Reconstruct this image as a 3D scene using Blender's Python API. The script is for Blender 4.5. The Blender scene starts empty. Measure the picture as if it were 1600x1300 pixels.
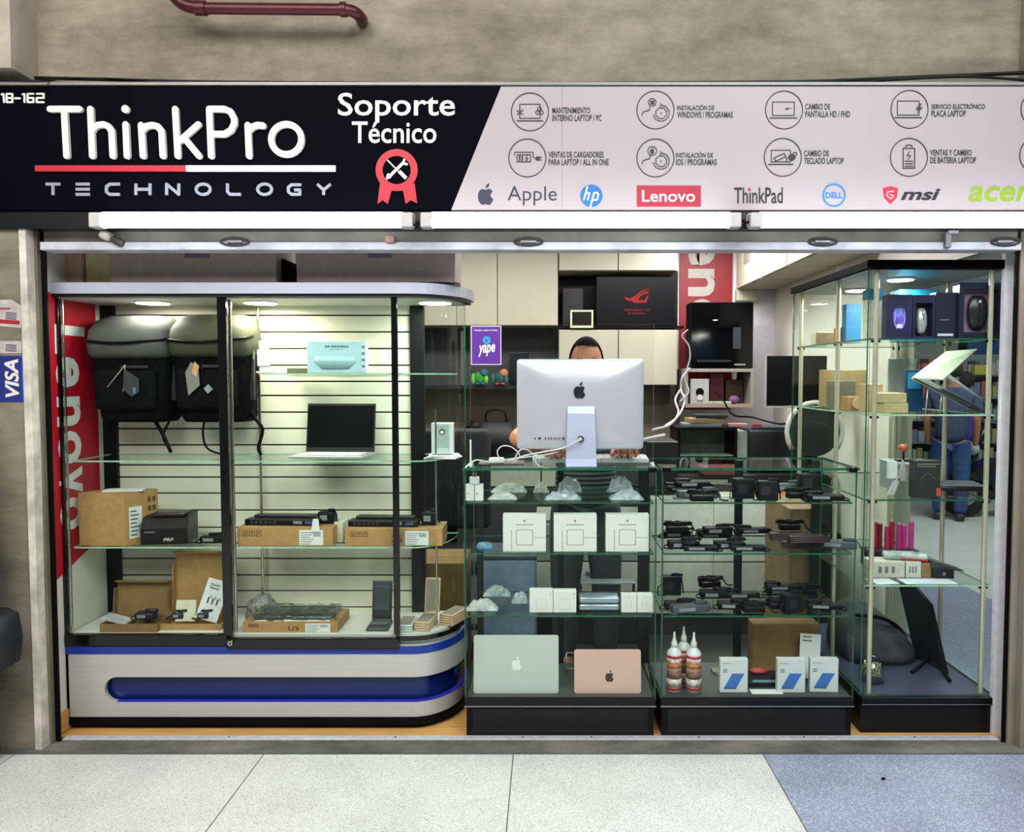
import bpy, bmesh, math, random
from mathutils import Vector as V, Matrix as M
from math import pi, sin, cos, atan2, radians as R
random.seed(7)
S = bpy.context.scene
C = S.collection
# ---------------------------------------------------------------- camera, world, lights, exposure
FP, CY, CH, TH, PX = 1250.0, -3.205, 1.48, math.atan(62/1250), 855.0
cam = bpy.data.cameras.new('camera'); co = bpy.data.objects.new('camera', cam); C.objects.link(co)
cam.sensor_fit = 'HORIZONTAL'; cam.sensor_width = 36; cam.lens = 36*FP/1600
cam.shift_x = -(PX-800)/1600; cam.clip_start = .05
co.location = (0, CY, CH); co.rotation_euler = (pi/2-TH, 0, 0)
S.camera = co
S.view_settings.view_transform = 'Standard'; S.view_settings.look = 'None'
S.view_settings.exposure = 0.35; S.view_settings.gamma = 1; S.view_settings.use_curve_mapping = False
try:
    S.cycles.transparent_max_bounces = 40; S.cycles.max_bounces = 10; S.cycles.sample_clamp_indirect = 6
    S.cycles.caustics_reflective = False; S.cycles.caustics_refractive = False
except Exception: pass
w = bpy.data.worlds.new('world'); S.world = w; w.use_nodes = True
w.node_tree.nodes['Background'].inputs[0].default_value = (.62, .66, .72, 1)
w.node_tree.nodes['Background'].inputs[1].default_value = .16
def area(name, loc, size, power, col=(1,1,1), rot=(0,0,0), sy=None, spread=None):
    l = bpy.data.lights.new(name, 'AREA'); l.energy = power; l.color = col; l.size = size
    if sy: l.shape = 'RECTANGLE'; l.size_y = sy
    if spread: l.spread = spread
    o = bpy.data.objects.new(name, l); o.location = loc; o.rotation_euler = rot; C.objects.link(o); return o
# corridor ceiling lamps (above and behind the camera), shop ceiling panels, an added wall fill, side corridor lamp
area('corridor_lamp', (-1.9, -3.4, 3.9), 3.0, 150, (1, .96, .9), (R(25), 0, 0), 2.2)
area('corridor_lamp', (1.9, -3.4, 3.9), 3.0, 145, (.94, .97, 1), (R(25), 0, 0), 2.2)
area('shop_lamp_and_fill', (-.6, 1.9, 2.56), 1.3, 27, (1, .98, .93), (0, 0, 0), .3)
area('shop_lamp_and_fill', (.9, 1.9, 2.56), 1.3, 27, (1, .98, .96), (0, 0, 0), .3)
area('shop_lamp_and_fill', (.75, .75, 2.56), .9, 16, (.97, .97, 1), (0, 0, 0), .25)
area('shop_lamp_and_fill', (1.15, 2.55, 2.56), .5, 13, (.97, .97, 1), (0, 0, 0), .5)  # unseen fill light, added to brighten the right part of the back wall
area('side_corridor_lamp', (4.2, 3.2, 3.4), 2.0, 90, (.93, .96, 1), (0, 0, 0), 2.0)
# ---------------------------------------------------------------- pixel <-> place helpers
def P(px, py, Y):
    u, v = (px-PX)/FP, (650-py)/FP
    dy, dz = cos(TH)+v*sin(TH), -sin(TH)+v*cos(TH)
    t = (Y-CY)/dy
    return u*t, CH+dz*t
def X(px, Y, py=700): return P(px, py, Y)[0]
def Z(py, Y): return P(800, py, Y)[1]
# ---------------------------------------------------------------- materials
def lin(h):
    h = h.lstrip('#'); c = [int(h[i:i+2], 16)/255 for i in (0, 2, 4)]
    return tuple(x/12.92 if x <= .04045 else ((x+.055)/1.055)**2.4 for x in c)
_m = {}
def nn(nt, t, **k):
    n = nt.nodes.new(t)
    for a, b in k.items(): setattr(n, a, b)
    return n
def mat(h, rough=.5, metal=0, var=.06, sc=25, bump=0, spec=.5, emit=0, alpha=1, coat=0, stretch=None):
    key = (h, rough, metal, var, sc, bump, spec, emit, alpha, coat, stretch)
    if key in _m: return _m[key]
    m = bpy.data.materials.new('surface_'+h.strip('#')); m.use_nodes = True; nt = m.node_tree
    b = nt.nodes['Principled BSDF']; c = lin(h)
    b.inputs['Roughness'].default_value = rough; b.inputs['Metallic'].default_value = metal
    b.inputs['Specular IOR Level'].default_value = spec
    if coat: b.inputs['Coat Weight'].default_value = coat
    if alpha < 1: b.inputs['Alpha'].default_value = alpha
    tc = nn(nt, 'ShaderNodeTexCoord'); n = nn(nt, 'ShaderNodeTexNoise'); n.inputs['Scale'].default_value = sc; n.inputs['Detail'].default_value = 3
    src = tc.outputs['Object']
    if stretch:
        mp = nn(nt, 'ShaderNodeMapping'); mp.inputs['Scale'].default_value = stretch
        nt.links.new(src, mp.inputs[0]); src = mp.outputs[0]
    nt.links.new(src, n.inputs['Vector'])
    r = nn(nt, 'ShaderNodeValToRGB'); e = r.color_ramp.elements
    e[0].position, e[1].position = .3, .7
    e[0].color = tuple(max(0, x*(1-var*1.6)) for x in c)+(1,); e[1].color = tuple(min(1, x*(1+var)+var*.004) for x in c)+(1,)
    nt.links.new(n.outputs[0], r.inputs[0]); nt.links.new(r.outputs[0], b.inputs['Base Color'])
    if bump:
        bp = nn(nt, 'ShaderNodeBump'); bp.inputs['Strength'].default_value = bump; bp.inputs['Distance'].default_value = .01
        nt.links.new(n.outputs[0], bp.inputs['Height']); nt.links.new(bp.outputs[0], b.inputs['Normal'])
    if emit:
        nt.links.new(r.outputs[0], b.inputs['Emission Color']); b.inputs['Emission Strength'].default_value = emit
    _m[key] = m; return m
def glow(name, col, st):
    m = bpy.data.materials.new(name); m.use_nodes = True; nt = m.node_tree; nt.nodes.clear()
    o = nn(nt, 'ShaderNodeOutputMaterial'); e = nn(nt, 'ShaderNodeEmission')
    e.inputs[0].default_value = (*col, 1); e.inputs[1].default_value = st; nt.links.new(e.outputs[0], o.inputs[0]); return m
def glass(name, tint, refl=1.0, base=0.0, rough=0.0):
    m = bpy.data.materials.new(name); m.use_nodes = True; nt = m.node_tree; nt.nodes.clear()
    o = nn(nt, 'ShaderNodeOutputMaterial'); t = nn(nt, 'ShaderNodeBsdfTransparent'); g = nn(nt, 'ShaderNodeBsdfGlossy')
    t.inputs[0].default_value = (*tint, 1); g.inputs['Roughness'].default_value = rough
    f = nn(nt, 'ShaderNodeFresnel'); f.inputs[0].default_value = 1.45
    mu = nn(nt, 'ShaderNodeMath', operation='MULTIPLY_ADD'); mu.inputs[1].default_value = refl; mu.inputs[2].default_value = base
    mx = nn(nt, 'ShaderNodeMixShader'); L = nt.links.new
    ge = nn(nt, 'ShaderNodeNewGeometry'); mm = nn(nt, 'ShaderNodeMath', operation='SUBTRACT'); mm.inputs[0].default_value = 1
    L(ge.outputs['Backfacing'], mm.inputs[1]); m2 = nn(nt, 'ShaderNodeMath', operation='MULTIPLY')
    L(f.outputs[0], mu.inputs[0]); L(mu.outputs[0], m2.inputs[0]); L(mm.outputs[0], m2.inputs[1]); L(m2.outputs[0], mx.inputs[0])
    L(t.outputs[0], mx.inputs[1]); L(g.outputs[0], mx.inputs[2]); L(mx.outputs[0], o.inputs[0]); return m
GL = glass('clear_glass', (.95, .98, .962), .25); GLC = glass('curved_glass', (.93, .975, .95), .6, .0)
GLS = glass('shelf_glass', (.93, .97, .95), .5, .0); ACR = glass('acrylic', (.97, .975, .975), .9, .0)
BAG = glass('clear_plastic_bag', (.86, .88, .86), 1.6, .06, .12)
EDG = mat('#1f5a45', .15, var=.2, sc=60); EDL = mat('#9cc7a6', .2, var=.1); EDW = mat('#c9cfcf', .2, var=.1)
BLK = mat('#060607', .45, spec=.12); BLG = mat('#0a0a0c', .12, var=.1); DKG = mat('#1c1e20', .5, spec=.2); WHT = mat('#e6e6e2', .5); WPL = mat('#dcdedc', .3)
CHR = mat('#c9c2b4', .18, 1, var=.05); ALU = mat('#c4c8cc', .32, 1, var=.04); KRF = mat('#a8824f', .8, var=.08, sc=40, bump=.05); KRD = mat('#7d6038', .85, var=.1)
RUB = mat('#0c0c0e', .45, spec=.22, var=.15, sc=40, bump=.1)
# ---------------------------------------------------------------- mesh collector
class G:
    def __init__(s): s.bm = bmesh.new(); s.ms = []
    def mi(s, m):
        if m not in s.ms: s.ms.append(m)
        return s.ms.index(m)
    def add(s, vs, fs, m, smooth=False):
        k = s.mi(m); bv = [s.bm.verts.new(v) for v in vs]
        for f in fs:
            try: fc = s.bm.faces.new([bv[i] for i in f])
            except ValueError: continue
            fc.material_index = k; fc.smooth = smooth
        return s
    def box(s, x0, y0, z0, x1, y1, z1, m, bev=0, mtx=None, seg=2):
        if x0 > x1: x0, x1 = x1, x0
        if y0 > y1: y0, y1 = y1, y0
        if z0 > z1: z0, z1 = z1, z0
        b = bmesh.new()
        vs = [b.verts.new((x, y, z)) for x in (x0, x1) for y in (y0, y1) for z in (z0, z1)]
        for f in ((0,1,3,2), (4,6,7,5), (0,4,5,1), (2,3,7,6), (0,2,6,4), (1,5,7,3)): b.faces.new([vs[i] for i in f])
        if bev:
            bev = min(bev, .48*min(x1-x0, y1-y0, z1-z0))
            bmesh.ops.bevel(b, geom=b.edges[:], offset=bev, segments=seg, affect='EDGES', profile=.5)
        return s.take(b, m, mtx, bool(bev) and seg > 2)
    def take(s, b, m, mtx=None, smooth=False):
        k = s.mi(m) if m else None; d = {}
        for v in b.verts: d[v] = s.bm.verts.new(mtx @ v.co if mtx else v.co)
        for f in b.faces:
            try: nf = s.bm.faces.new([d[v] for v in f.verts])
            except ValueError: continue
            if k is not None: nf.material_index = k
            nf.smooth = smooth
        b.free(); return s
    def pane(s, x0, y0, z0, x1, y1, z1, m=None, e=None):
        m = m or GL; e = e or EDG
        d = (x1-x0, y1-y0, z1-z0); ax = d.index(min(d))
        p = [(x, y, z) for x in (x0, x1) for y in (y0, y1) for z in (z0, z1)]
        F = ((0,1,3,2), (4,6,7,5), (0,4,5,1), (2,3,7,6), (0,2,6,4), (1,5,7,3))
        for i, f in enumerate(F): s.add([p[j] for j in f], [(0,1,2,3)], m if i//2 == ax else e)
        return s
    def cyl(s, p0, p1, r0, r1=None, m=None, n=14, cap=True, smooth=True):
        r1 = r0 if r1 is None else r1; p0, p1 = V(p0), V(p1); d = (p1-p0).normalized()
        a = d.orthogonal().normalized(); b = d.cross(a)
        vs = [tuple(p+(a*cos(2*pi*i/n)+b*sin(2*pi*i/n))*r) for p, r in ((p0, r0), (p1, r1)) for i in range(n)]
        s.add(vs, [(i, (i+1) % n, n+(i+1) % n, n+i) for i in range(n)], m, smooth)
        if cap:
            s.add(vs[:n], [tuple(range(n))[::-1]], m); s.add(vs[n:], [tuple(range(n))], m)
        return s
    def tube(s, pts, r, m, n=6, closed=False):
        pts = [V(p) for p in pts]; L = len(pts); rings = []; a = None
        for i, p in enumerate(pts):
            t = (pts[min(i+1, L-1)]-pts[max(i-1, 0)])
            t = t.normalized() if t.length > 1e-9 else V((0, 0, 1))
            a = t.orthogonal() if a is None else a-t*a.dot(t)
            if a.length < 1e-6: a = t.orthogonal()
            a.normalize(); b = t.cross(a)
            rings.append([tuple(p+(a*cos(2*pi*k/n)+b*sin(2*pi*k/n))*r) for k in range(n)])
        vs = [v for q in rings for v in q]
        fs = [(i*n+k, i*n+(k+1) % n, (i+1)*n+(k+1) % n, (i+1)*n+k) for i in range(L-1) for k in range(n)]
        fs += [tuple(range(n))[::-1], tuple(range((L-1)*n, L*n))]
        return s.add(vs, fs, m, True)
    def sph(s, c, r, m, n=14, k=9, mtx=None):
        if not isinstance(r, (tuple, list)): r = (r, r, r)
        vs = [(0, 0, 1)]+[(sin(pi*j/k)*cos(2*pi*i/n), sin(pi*j/k)*sin(2*pi*i/n), cos(pi*j/k)) for j in range(1, k) for i in range(n)]+[(0, 0, -1)]
        vs = [V((c[0]+a*r[0], c[1]+b*r[1], c[2]+d*r[2])) for a, b, d in vs]
        if mtx: vs = [mtx @ v for v in vs]
        e = len(vs)-1
        fs = [(0, 1+i, 1+(i+1) % n) for i in range(n)]+[(e, e-n+(i+1) % n, e-n+i) for i in range(n)]
        fs += [(1+j*n+i, 1+(j+1)*n+i, 1+(j+1)*n+(i+1) % n, 1+j*n+(i+1) % n) for j in range(k-2) for i in range(n)]
        return s.add([tuple(v) for v in vs], fs, m, True)
    def prism(s, pts, a0, a1, m, ax='y', smooth=False, cap=True):
        """polygon in the plane across `ax`, extruded from a0 to a1; pts = (x,z) for y, (x,y) for z, (y,z) for x"""
        f = {'y': lambda p, a: (p[0], a, p[1]), 'z': lambda p, a: (p[0], p[1], a), 'x': lambda p, a: (a, p[0], p[1])}[ax]
        n = len(pts); A = [f(p, a0) for p in pts]; B = [f(p, a1) for p in pts]
        s.add(A+B, [(i, (i+1) % n, n+(i+1) % n, n+i) for i in range(n)], m, smooth)
        if cap: s.add(A, [tuple(range(n))], m); s.add(B, [tuple(range(n))[::-1]], m)
        return s
    def lathe(s, prof, c, m, n=20):
        vs = [(c[0]+r*cos(2*pi*i/n), c[1]+r*sin(2*pi*i/n), c[2]+z) for r, z in prof for i in range(n)]; L = len(prof)
        fs = [(j*n+i, j*n+(i+1) % n, (j+1)*n+(i+1) % n, (j+1)*n+i) for j in range(L-1) for i in range(n)]
        fs += [tuple(range(n))[::-1], tuple(range((L-1)*n, L*n))]
        return s.add(vs, fs, m, True)
    def quad(s, a, b, c, d, m): return s.add([a, b, c, d], [(0, 1, 2, 3)], m)
    def text(s, st, O, U, W, m, off=0.0, bold=0, shear=0, sp=1.0):
        """writing fitted into the parallelogram O, O+U (reading direction), O+W (up)"""
        cu = bpy.data.curves.new('t', 'FONT'); cu.body = st; cu.resolution_u = 3; cu.offset = bold; cu.shear = shear; cu.space_character = sp
        cu.fill_mode = 'BOTH'; ob = bpy.data.objects.new('t', cu)
        me = bpy.data.meshes.new_from_object(ob); bpy.data.objects.remove(ob); bpy.data.curves.remove(cu)
        if len(me.vertices) == 0: return s
        xs = [v.co.x for v in me.vertices]; ys = [v.co.y for v in me.vertices]
        x0, dx, y0, dy = min(xs), max(xs)-min(xs) or 1, min(ys), max(ys)-min(ys) or 1
        O, U, W = V(O), V(U), V(W); N = U.cross(W).normalized()*off
        vs = [tuple(O+U*((v.co.x-x0)/dx)+W*((v.co.y-y0)/dy)+N) for v in me.vertices]
        s.add(vs, [tuple(p.vertices) for p in me.polygons], m); bpy.data.meshes.remove(me); return s
    def done(s, name, parent=None, mods=None, loc=None):
        bmesh.ops.recalc_face_normals(s.bm, faces=s.bm.faces[:]) if getattr(s, 'fix', False) else None
        me = bpy.data.meshes.new(name); s.bm.to_mesh(me); s.bm.free()
        for m in s.ms: me.materials.append(m)
        o = bpy.data.objects.new(name, me); C.objects.link(o)
        if parent: o.parent = parent
        if loc: o.location = loc
        return o
def tag(o, label, cat, group=None, kind=None):
    o['label'] = label; o['category'] = cat
    if group: o['group'] = group
    if kind: o['kind'] = kind
    return o
def thing(name, label, cat, loc=(0, 0, 0), rz=0, group=None, rx=0, ry=0):
    o = bpy.data.objects.new(name, None); C.objects.link(o); o.empty_display_size = .05
    o.location = loc; o.rotation_euler = (rx, ry, rz); return tag(o, label, cat, group)
def struct(name, g):
    o = g.done(name); o['kind'] = 'structure'; return o
def copy_tree(o, parent=None):
    c = o.copy(); C.objects.link(c); c.parent = parent
    for ch in [k for k in C.objects if k.parent == o]: copy_tree(ch, c)
    return c
def dup(o, label, loc=None, rz=None, scale=None, group=None):
    c = copy_tree(o); c['label'] = label
    if loc: c.location = loc
    if rz is not None: c.rotation_euler = (c.rotation_euler[0], c.rotation_euler[1], rz)
    if scale: c.scale = scale if isinstance(scale, tuple) else (scale,)*3
    if group: c['group'] = group
    return c
def arc(cx, cy, rx, ry, a0, a1, n): return [(cx+rx*cos(R(a0+(a1-a0)*i/n)), cy+ry*sin(R(a0+(a1-a0)*i/n))) for i in range(n+1)]
def smoothpts(pts, k=4):
    """Catmull-Rom through pts"""
    p = [V(q) for q in pts]; p = [p[0]*2-p[1]]+p+[p[-1]*2-p[-2]]; out = []
    for i in range(1, len(p)-2):
        for j in range(k):
            t = j/k; a, b, c, d = p[i-1:i+3]
            out.append(tuple(.5*((2*b)+(c-a)*t+(2*a-5*b+4*c-d)*t*t+(3*b-a-3*c+d)*t**3)))
    return out+[tuple(p[-2])]
# ================================================================ SETTING
def node_mat(name, build):
    m = bpy.data.materials.new(name); m.use_nodes = True; build(m.node_tree, m.node_tree.nodes['Principled BSDF']); return m
def concrete(name, c0, c1, c2, sc=2.2, stain=.5):
    def b(nt, p):
        L = nt.links.new; tc = nn(nt, 'ShaderNodeTexCoord')
        mp = nn(nt, 'ShaderNodeMapping'); mp.inputs['Scale'].default_value = (.45, 1, 1.5); L(tc.outputs['Object'], mp.inputs[0])
        n1 = nn(nt, 'ShaderNodeTexNoise'); n1.inputs['Scale'].default_value = sc; n1.inputs['Detail'].default_value = 9; n1.inputs['Roughness'].default_value = .7; n1.inputs['Distortion'].default_value = .15
        L(mp.outputs[0], n1.inputs['Vector'])
        r = nn(nt, 'ShaderNodeValToRGB'); e = r.color_ramp.elements; e[0].position = .34; e[1].position = .68
        e[0].color = (*lin(c0), 1); e[1].color = (*lin(c2), 1); k = e.new(.5); k.color = (*lin(c1), 1); L(n1.outputs[0], r.inputs[0])
        n2 = nn(nt, 'ShaderNodeTexNoise'); n2.inputs['Scale'].default_value = 9; n2.inputs['Detail'].default_value = 12; n2.inputs['Roughness'].default_value = .72; L(tc.outputs['Object'], n2.inputs['Vector'])
        r2 = nn(nt, 'ShaderNodeValToRGB'); r2.color_ramp.elements[0].position = .36; r2.color_ramp.elements[1].position = .6
        r2.color_ramp.elements[0].color = (1-stain*.5,)*3+(1,); L(n2.outputs[0], r2.inputs[0])
        mx = nn(nt, 'ShaderNodeMixRGB', blend_type='MULTIPLY'); mx.inputs[0].default_value = .8; L(r.outputs[0], mx.inputs[1]); L(r2.outputs[0], mx.inputs[2])
        L(mx.outputs[0], p.inputs['Base Color']); p.inputs['Roughness'].default_value = .85
        bp = nn(nt, 'ShaderNodeBump'); bp.inputs['Strength'].default_value = .35; bp.inputs['Distance'].default_value = .01; L(n2.outputs[0], bp.inputs['Height']); L(bp.outputs[0], p.inputs['Normal'])
    return node_mat(name, b)
def terrazzo(name, base, chips, dark, rough=.3):
    def b(nt, p):
        L = nt.links.new; tc = nn(nt, 'ShaderNodeTexCoord'); col = None
        prev = None
        for sc, lo, c, s in ((110, .42, chips, 1), (80, .5, dark, 2), (150, .45, dark, 3)):
            v = nn(nt, 'ShaderNodeTexVoronoi'); v.inputs['Scale'].default_value = sc
            mp = nn(nt, 'ShaderNodeMapping'); mp.inputs['Location'].default_value = (s*3.1, s, 0); L(tc.outputs['Object'], mp.inputs[0]); L(mp.outputs[0], v.inputs['Vector'])
            r = nn(nt, 'ShaderNodeValToRGB'); r.color_ramp.elements[0].position = .16 if s > 1 else .3; r.color_ramp.elements[1].position = .24 if s > 1 else .5
            r.color_ramp.elements[0].color = (1, 1, 1, 1); r.color_ramp.elements[1].color = (0, 0, 0, 1); L(v.outputs['Distance'], r.inputs[0])
            mx = nn(nt, 'ShaderNodeMixRGB'); mu = nn(nt, 'ShaderNodeMath', operation='MULTIPLY'); mu.inputs[1].default_value = .8; L(r.outputs[0], mu.inputs[0]); L(mu.outputs[0], mx.inputs[0])
            if prev is None: mx.inputs[1].default_value = (*lin(base), 1)
            else: L(prev, mx.inputs[1])
            mx.inputs[2].default_value = (*lin(c), 1); prev = mx.outputs[0]
        n = nn(nt, 'ShaderNodeTexNoise'); n.inputs['Scale'].default_value = 3.5; n.inputs['Detail'].default_value = 5; L(tc.outputs['Object'], n.inputs['Vector'])
        r = nn(nt, 'ShaderNodeValToRGB'); r.color_ramp.elements[0].color = (.86, .86, .86, 1); r.color_ramp.elements[0].position = .3; r.color_ramp.elements[1].position = .65; L(n.outputs[0], r.inputs[0])
        mx = nn(nt, 'ShaderNodeMixRGB', blend_type='MULTIPLY'); mx.inputs[0].default_value = 1; L(prev, mx.inputs[1]); L(r.outputs[0], mx.inputs[2])
        L(mx.outputs[0], p.inputs['Base Color']); p.inputs['Roughness'].default_value = rough
    return node_mat(name, b)
CON = concrete('beam_concrete', '#716857', '#8f8574', '#a69d8b', 2.4, .6); COP = concrete('pillar_concrete', '#635d4e', '#7d7765', '#8f897a', 3.5, .3)
COS = concrete('sill_concrete', '#4b4a45', '#65645c', '#878377', 4, .7)
TZ = terrazzo('terrazzo_pale', '#cfd1cc', '#e4e5e0', '#8d8b80'); TB = terrazzo('terrazzo_blue', '#8f95ad', '#bcc1d2', '#666a7e')
JNT = mat('#4b4a44', .8); WOOD = mat('#d9a763', .35, var=.12, sc=6, stretch=(1, 12, 1)); WALLM = mat('#d8d5c8', .7, var=.03, sc=4)
CAB = mat('#aea996', .45, var=.02, sc=6); CABS = mat('#8b8471', .6)
# floor of the corridor: slabs and joints in one mesh
g = G()
xs = [-7, -3.067, -2.089, -1.111, -.133, .846, 1.9]
for a, b in zip(xs, xs[1:]):
    g.quad((a+.002, -7, 0), (b-.002, -7, 0), (b-.002, -.135, 0), (a+.002, -.135, 0), TZ)
    g.quad((b-.002, -7, 0), (b+.002, -7, 0), (b+.002, -.135, 0), (b-.002, -.135, 0), JNT)
g.quad((.848+1.056, -7, 0), (2.95, -7, 0), (2.95, 9, 0), (.848+1.056, 9, 0), TB)
g.quad((2.95, -7, 0), (12, -7, 0), (12, 9, 0), (2.95, 9, 0), TZ)
g.bm.faces.ensure_lookup_table()
for f in g.bm.faces:
    if f.calc_center_median().x > .85 and f.calc_center_median().x < 2.95 and f.material_index == g.mi(TZ): f.material_index = g.mi(TB)
struct('floor', g)
g = G(); g.box(-4, -.135, -.1, 1.9, -.025, .004, COS); g.box(-4, -.139, -.1, 1.9, -.135, .002, JNT); struct('trim_1', g)
g = G(); g.box(-1.97, -.025, -.1, 1.84, .012, .008, mat('#d8d8dc', .3, .3, var=.1, sc=50), .002)
for x in (-1.3, -.62, -.1, .18, .62, 1.05, 1.5): g.cyl((x, -.006, .008), (x, -.006, .0095), .004, .004, DKG, 8)
struct('trim_2', g)
g = G(); g.box(-2.6, .012, -.1, 1.9, .5, .001, WOOD); g.box(-2.6, .5, -.1, 1.9, 3.4, .001, mat('#3a3c3a', .6, var=.15, sc=3))
for i in range(4): g.box(-2.6, .1+i*.12, .001, 1.9, .102+i*.12, .0013, mat('#9c7440', .6))
struct('floor', g)
# beam over the shop front, its columns, shop walls, ceiling
g = G(); g.box(-5, 0, 2.02, 5, .18, 4.2, CON); struct('wall_front', g)
g = G(); g.prism([(-5, 2.63), (-2.0, 2.63), (-1.985, 4.2), (-5, 4.2)], -.16, 0, concrete('column_concrete', '#84796a', '#a59b8b', '#b5ab9c', 1.5, .3)); struct('wall_front_left', g)
g = G(); g.prism([(1.85, 2.63), (5, 2.63), (5, 4.2), (1.87, 4.2)], -.1, 0, CON); struct('wall_front_right', g)
g = G(); g.box(-4, -.10, 0, -2.022, 0, 2.3, COP); g.box(-2.022, -.06, 0, -1.988, -.03, 2.06, mat('#6b6552', .8, var=.15, sc=9, bump=.2)); struct('wall_left_pillar', g)
g = G(); g.prism([(-2.026, 0), (-1.998, 0), (-2.0, .6), (-1.996, 1.2), (-2.0, 2.06), (-2.026, 2.06)], -.108, -.06, mat('#cfc9bd', .7, var=.2, sc=15, bump=.3)); struct('trim_3', g)
g = G(); g.box(-1.988, -.038, 0, -1.969, -.030, 2.05, BLK); struct('trim_4', g)
g = G(); g.box(1.850, -.055, 0, 1.875, -.040, 2.3, mat('#8a8070', .85, var=.12, sc=5, bump=.15)); g.box(1.875, -.10, 0, 4, .06, 2.3, mat('#8a8070', .85, var=.12, sc=5, bump=.15)); g.box(1.9, -.13, 0, 4, -.10, 2.3, COP); struct('wall_right_pillar', g)
g = G(); g.box(1.835, -.045, 0, 1.850, -.038, 2.05, BLK); struct('trim_5', g)
g = G(); g.box(1.840, .035, 0, 1.90, .06, 2.05, mat('#e6e6ee', .5)); struct('trim_6', g)
g = G(); g.box(-2.6, -.03, 0, -2.012, 3.4, 2.7, WALLM); struct('wall_left', g)
g = G(); g.box(-2.012, .015, 0.008, -2.002, .43, .09, mat('#c98f4f', .5)); struct('baseboard_left', g)
g = G(); g.box(1.825, 1.06, 0, 1.95, 3.4, 2.7, WALLM); g.box(1.825, .06, 2.0, 1.95, 1.06, 2.7, WALLM); struct('wall_right', g)
g = G(); g.box(-2.6, 3.25, 0, 1.95, 3.4, 2.7, mat('#e4e2e6', .7, var=.03)); struct('wall_back', g)
g = G(); g.box(-2.6, .1, 2.6, 1.95, 3.4, 2.7, mat('#d6d4cc', .8)); struct('ceiling', g)
# side corridor seen through the glass: far wall
g = G(); g.box(1.9, 8.2, 0, 12, 8.4, 3.6, mat('#c9cdd0', .8, var=.08, sc=2)); struct('wall_far', g)
g = G(); g.box(1.95, 3.4, 0, 2.0, 8.2, 3.0, mat('#9aa0a4', .8)); struct('wall_far_left', g)
# ---------------------------------------------------------------- rolling shutter bar over the opening
t = thing('roller_shutter', 'grey rolled-up metal shutter bar across the top of the shop opening', 'shutter', (0, -.02, 1.96))
zt, zb = Z(357, -.06), Z(390, -.06)
def rel(o, x, y, z): return (x-o.location.x, y-o.location.y, z-o.location.z)
g = G(); a = rel(t, -1.968, -.05, Z(378, -.05)); b = rel(t, 1.84, .03, Z(357, -.05)); g.box(*a, *b, mat('#8b857c', .6, .1, var=.3, sc=4), .004); g.done('housing', t)
g = G(); a = rel(t, -1.968, -.075, Z(391, -.07)); b = rel(t, 1.84, .01, Z(378, -.07)); g.box(*a, *b, mat('#c6c6d2', .5, .1, var=.2, sc=7), .004); g.done('bottom_rail', t)
for px in (374, 826, 1279, 1560):
    x = X(px, -.07)-t.location.x; z = Z(378, -.07)-t.location.z
    g = G(); g.tube([(x+.055*cos(q), -.058-.012*0, z+.014*sin(q)) for q in [i*pi/8 for i in range(17)]], .005, mat('#4b474c', .4, .7)); g.box(x-.03, -.062, z-.006, x+.03, -.05, z+.006, mat('#8f8c92', .4, .6), .003); g.done('pull_handle', t)
x = X(1470, -.07)-t.location.x; z = Z(376, -.07)-t.location.z
g = G(); g.box(x-.012, -.075, z-.03, x+.01, -.05, z+.03, mat('#77747a', .5, .5), .003); g.box(x-.005, -.08, z+.02, x+.035, -.06, z+.036, mat('#8c898c', .5, .5), .003, None); g.done('latch', t)
x = X(613, -.07)-t.location.x; g = G(); g.box(x-.018, -.07, z-.012, x+.02, -.05, z+.02, mat('#a58774', .8, var=.3), .008); g.done('plaster_patch', t)
# lamp-like sensor at the left of the shutter
t = thing('door_sensor', 'small white sensor on the shutter bar above the left showcase', 'sensor', (X(182, -.08), -.08, Z(372, -.08)), ry=R(28))
g = G(); g.box(-.045, -.02, -.018, .0, .03, .018, mat('#d6d0c8', .5), .015, seg=3); g.done('cap', t)
g = G(); g.box(0, -.012, -.014, .055, .03, .014, mat('#57504c', .4), .012, seg=3); g.done('lens', t)
# ---------------------------------------------------------------- LED tube lights under the sign
TL = glow('tube_glow', (.9, .97, 1), 16)
spans = ((140, 645), (657, 1158), (1172, 1700))
for i, (a, b) in enumerate(spans):
    Y = -.2; x0, x1 = X(a, Y, 340), X(b, Y, 340); z1, z0 = Z(331, Y), Z(356, Y)
    lab = ['white batten tube lamp under the dark half of the sign', 'middle white batten tube lamp under the sign', 'rightmost white batten tube lamp under the sign'][i]
    t = thing('tube_lamp', lab, 'lamp', ((x0+x1)/2, Y, z0), group='tube lamps under the shop sign'); h = (x1-x0)/2; H = z1-z0
    g = G(); g.box(-h, .02, H*.2, h, .06, H, WPL, .003); g.done('housing', t)
    g = G(); n = 10
    g.prism([(.02-.028*cos(q)+.0, H*.55-H*.5*sin(q)) for q in [pi*(-.5+k/n) for k in range(n+1)]][::-1]+[(.03, H), (.03, H*.1)][:0], -h+.04, h-.04, TL, 'x', True); g.done('diffuser', t)
    for s in (-1, 1):
        g = G(); g.box(s*h-s*.045, -.012, 0, s*h, .04, H*.95, mat('#c6c2c0', .4), .006); g.done('end_cap', t)
g = G(); g.tube(smoothpts([(X(640, -.2), -.18, Z(338, -.2)), (X(652, -.2), -.19, Z(352, -.2)), (X(662, -.2), -.18, Z(340, -.2))]), .004, BLK); tag(g.done('cable'), 'short black link cable between the two left tube lamps', 'cable')
g = G(); g.tube(smoothpts([(X(1150, -.2), -.18, Z(336, -.2)), (X(1163, -.2), -.19, Z(347, -.2)), (X(1178, -.2), -.18, Z(338, -.2))]), .004, BLK); tag(g.done('cable'), 'short black link cable between the two right tube lamps', 'cable')
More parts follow.
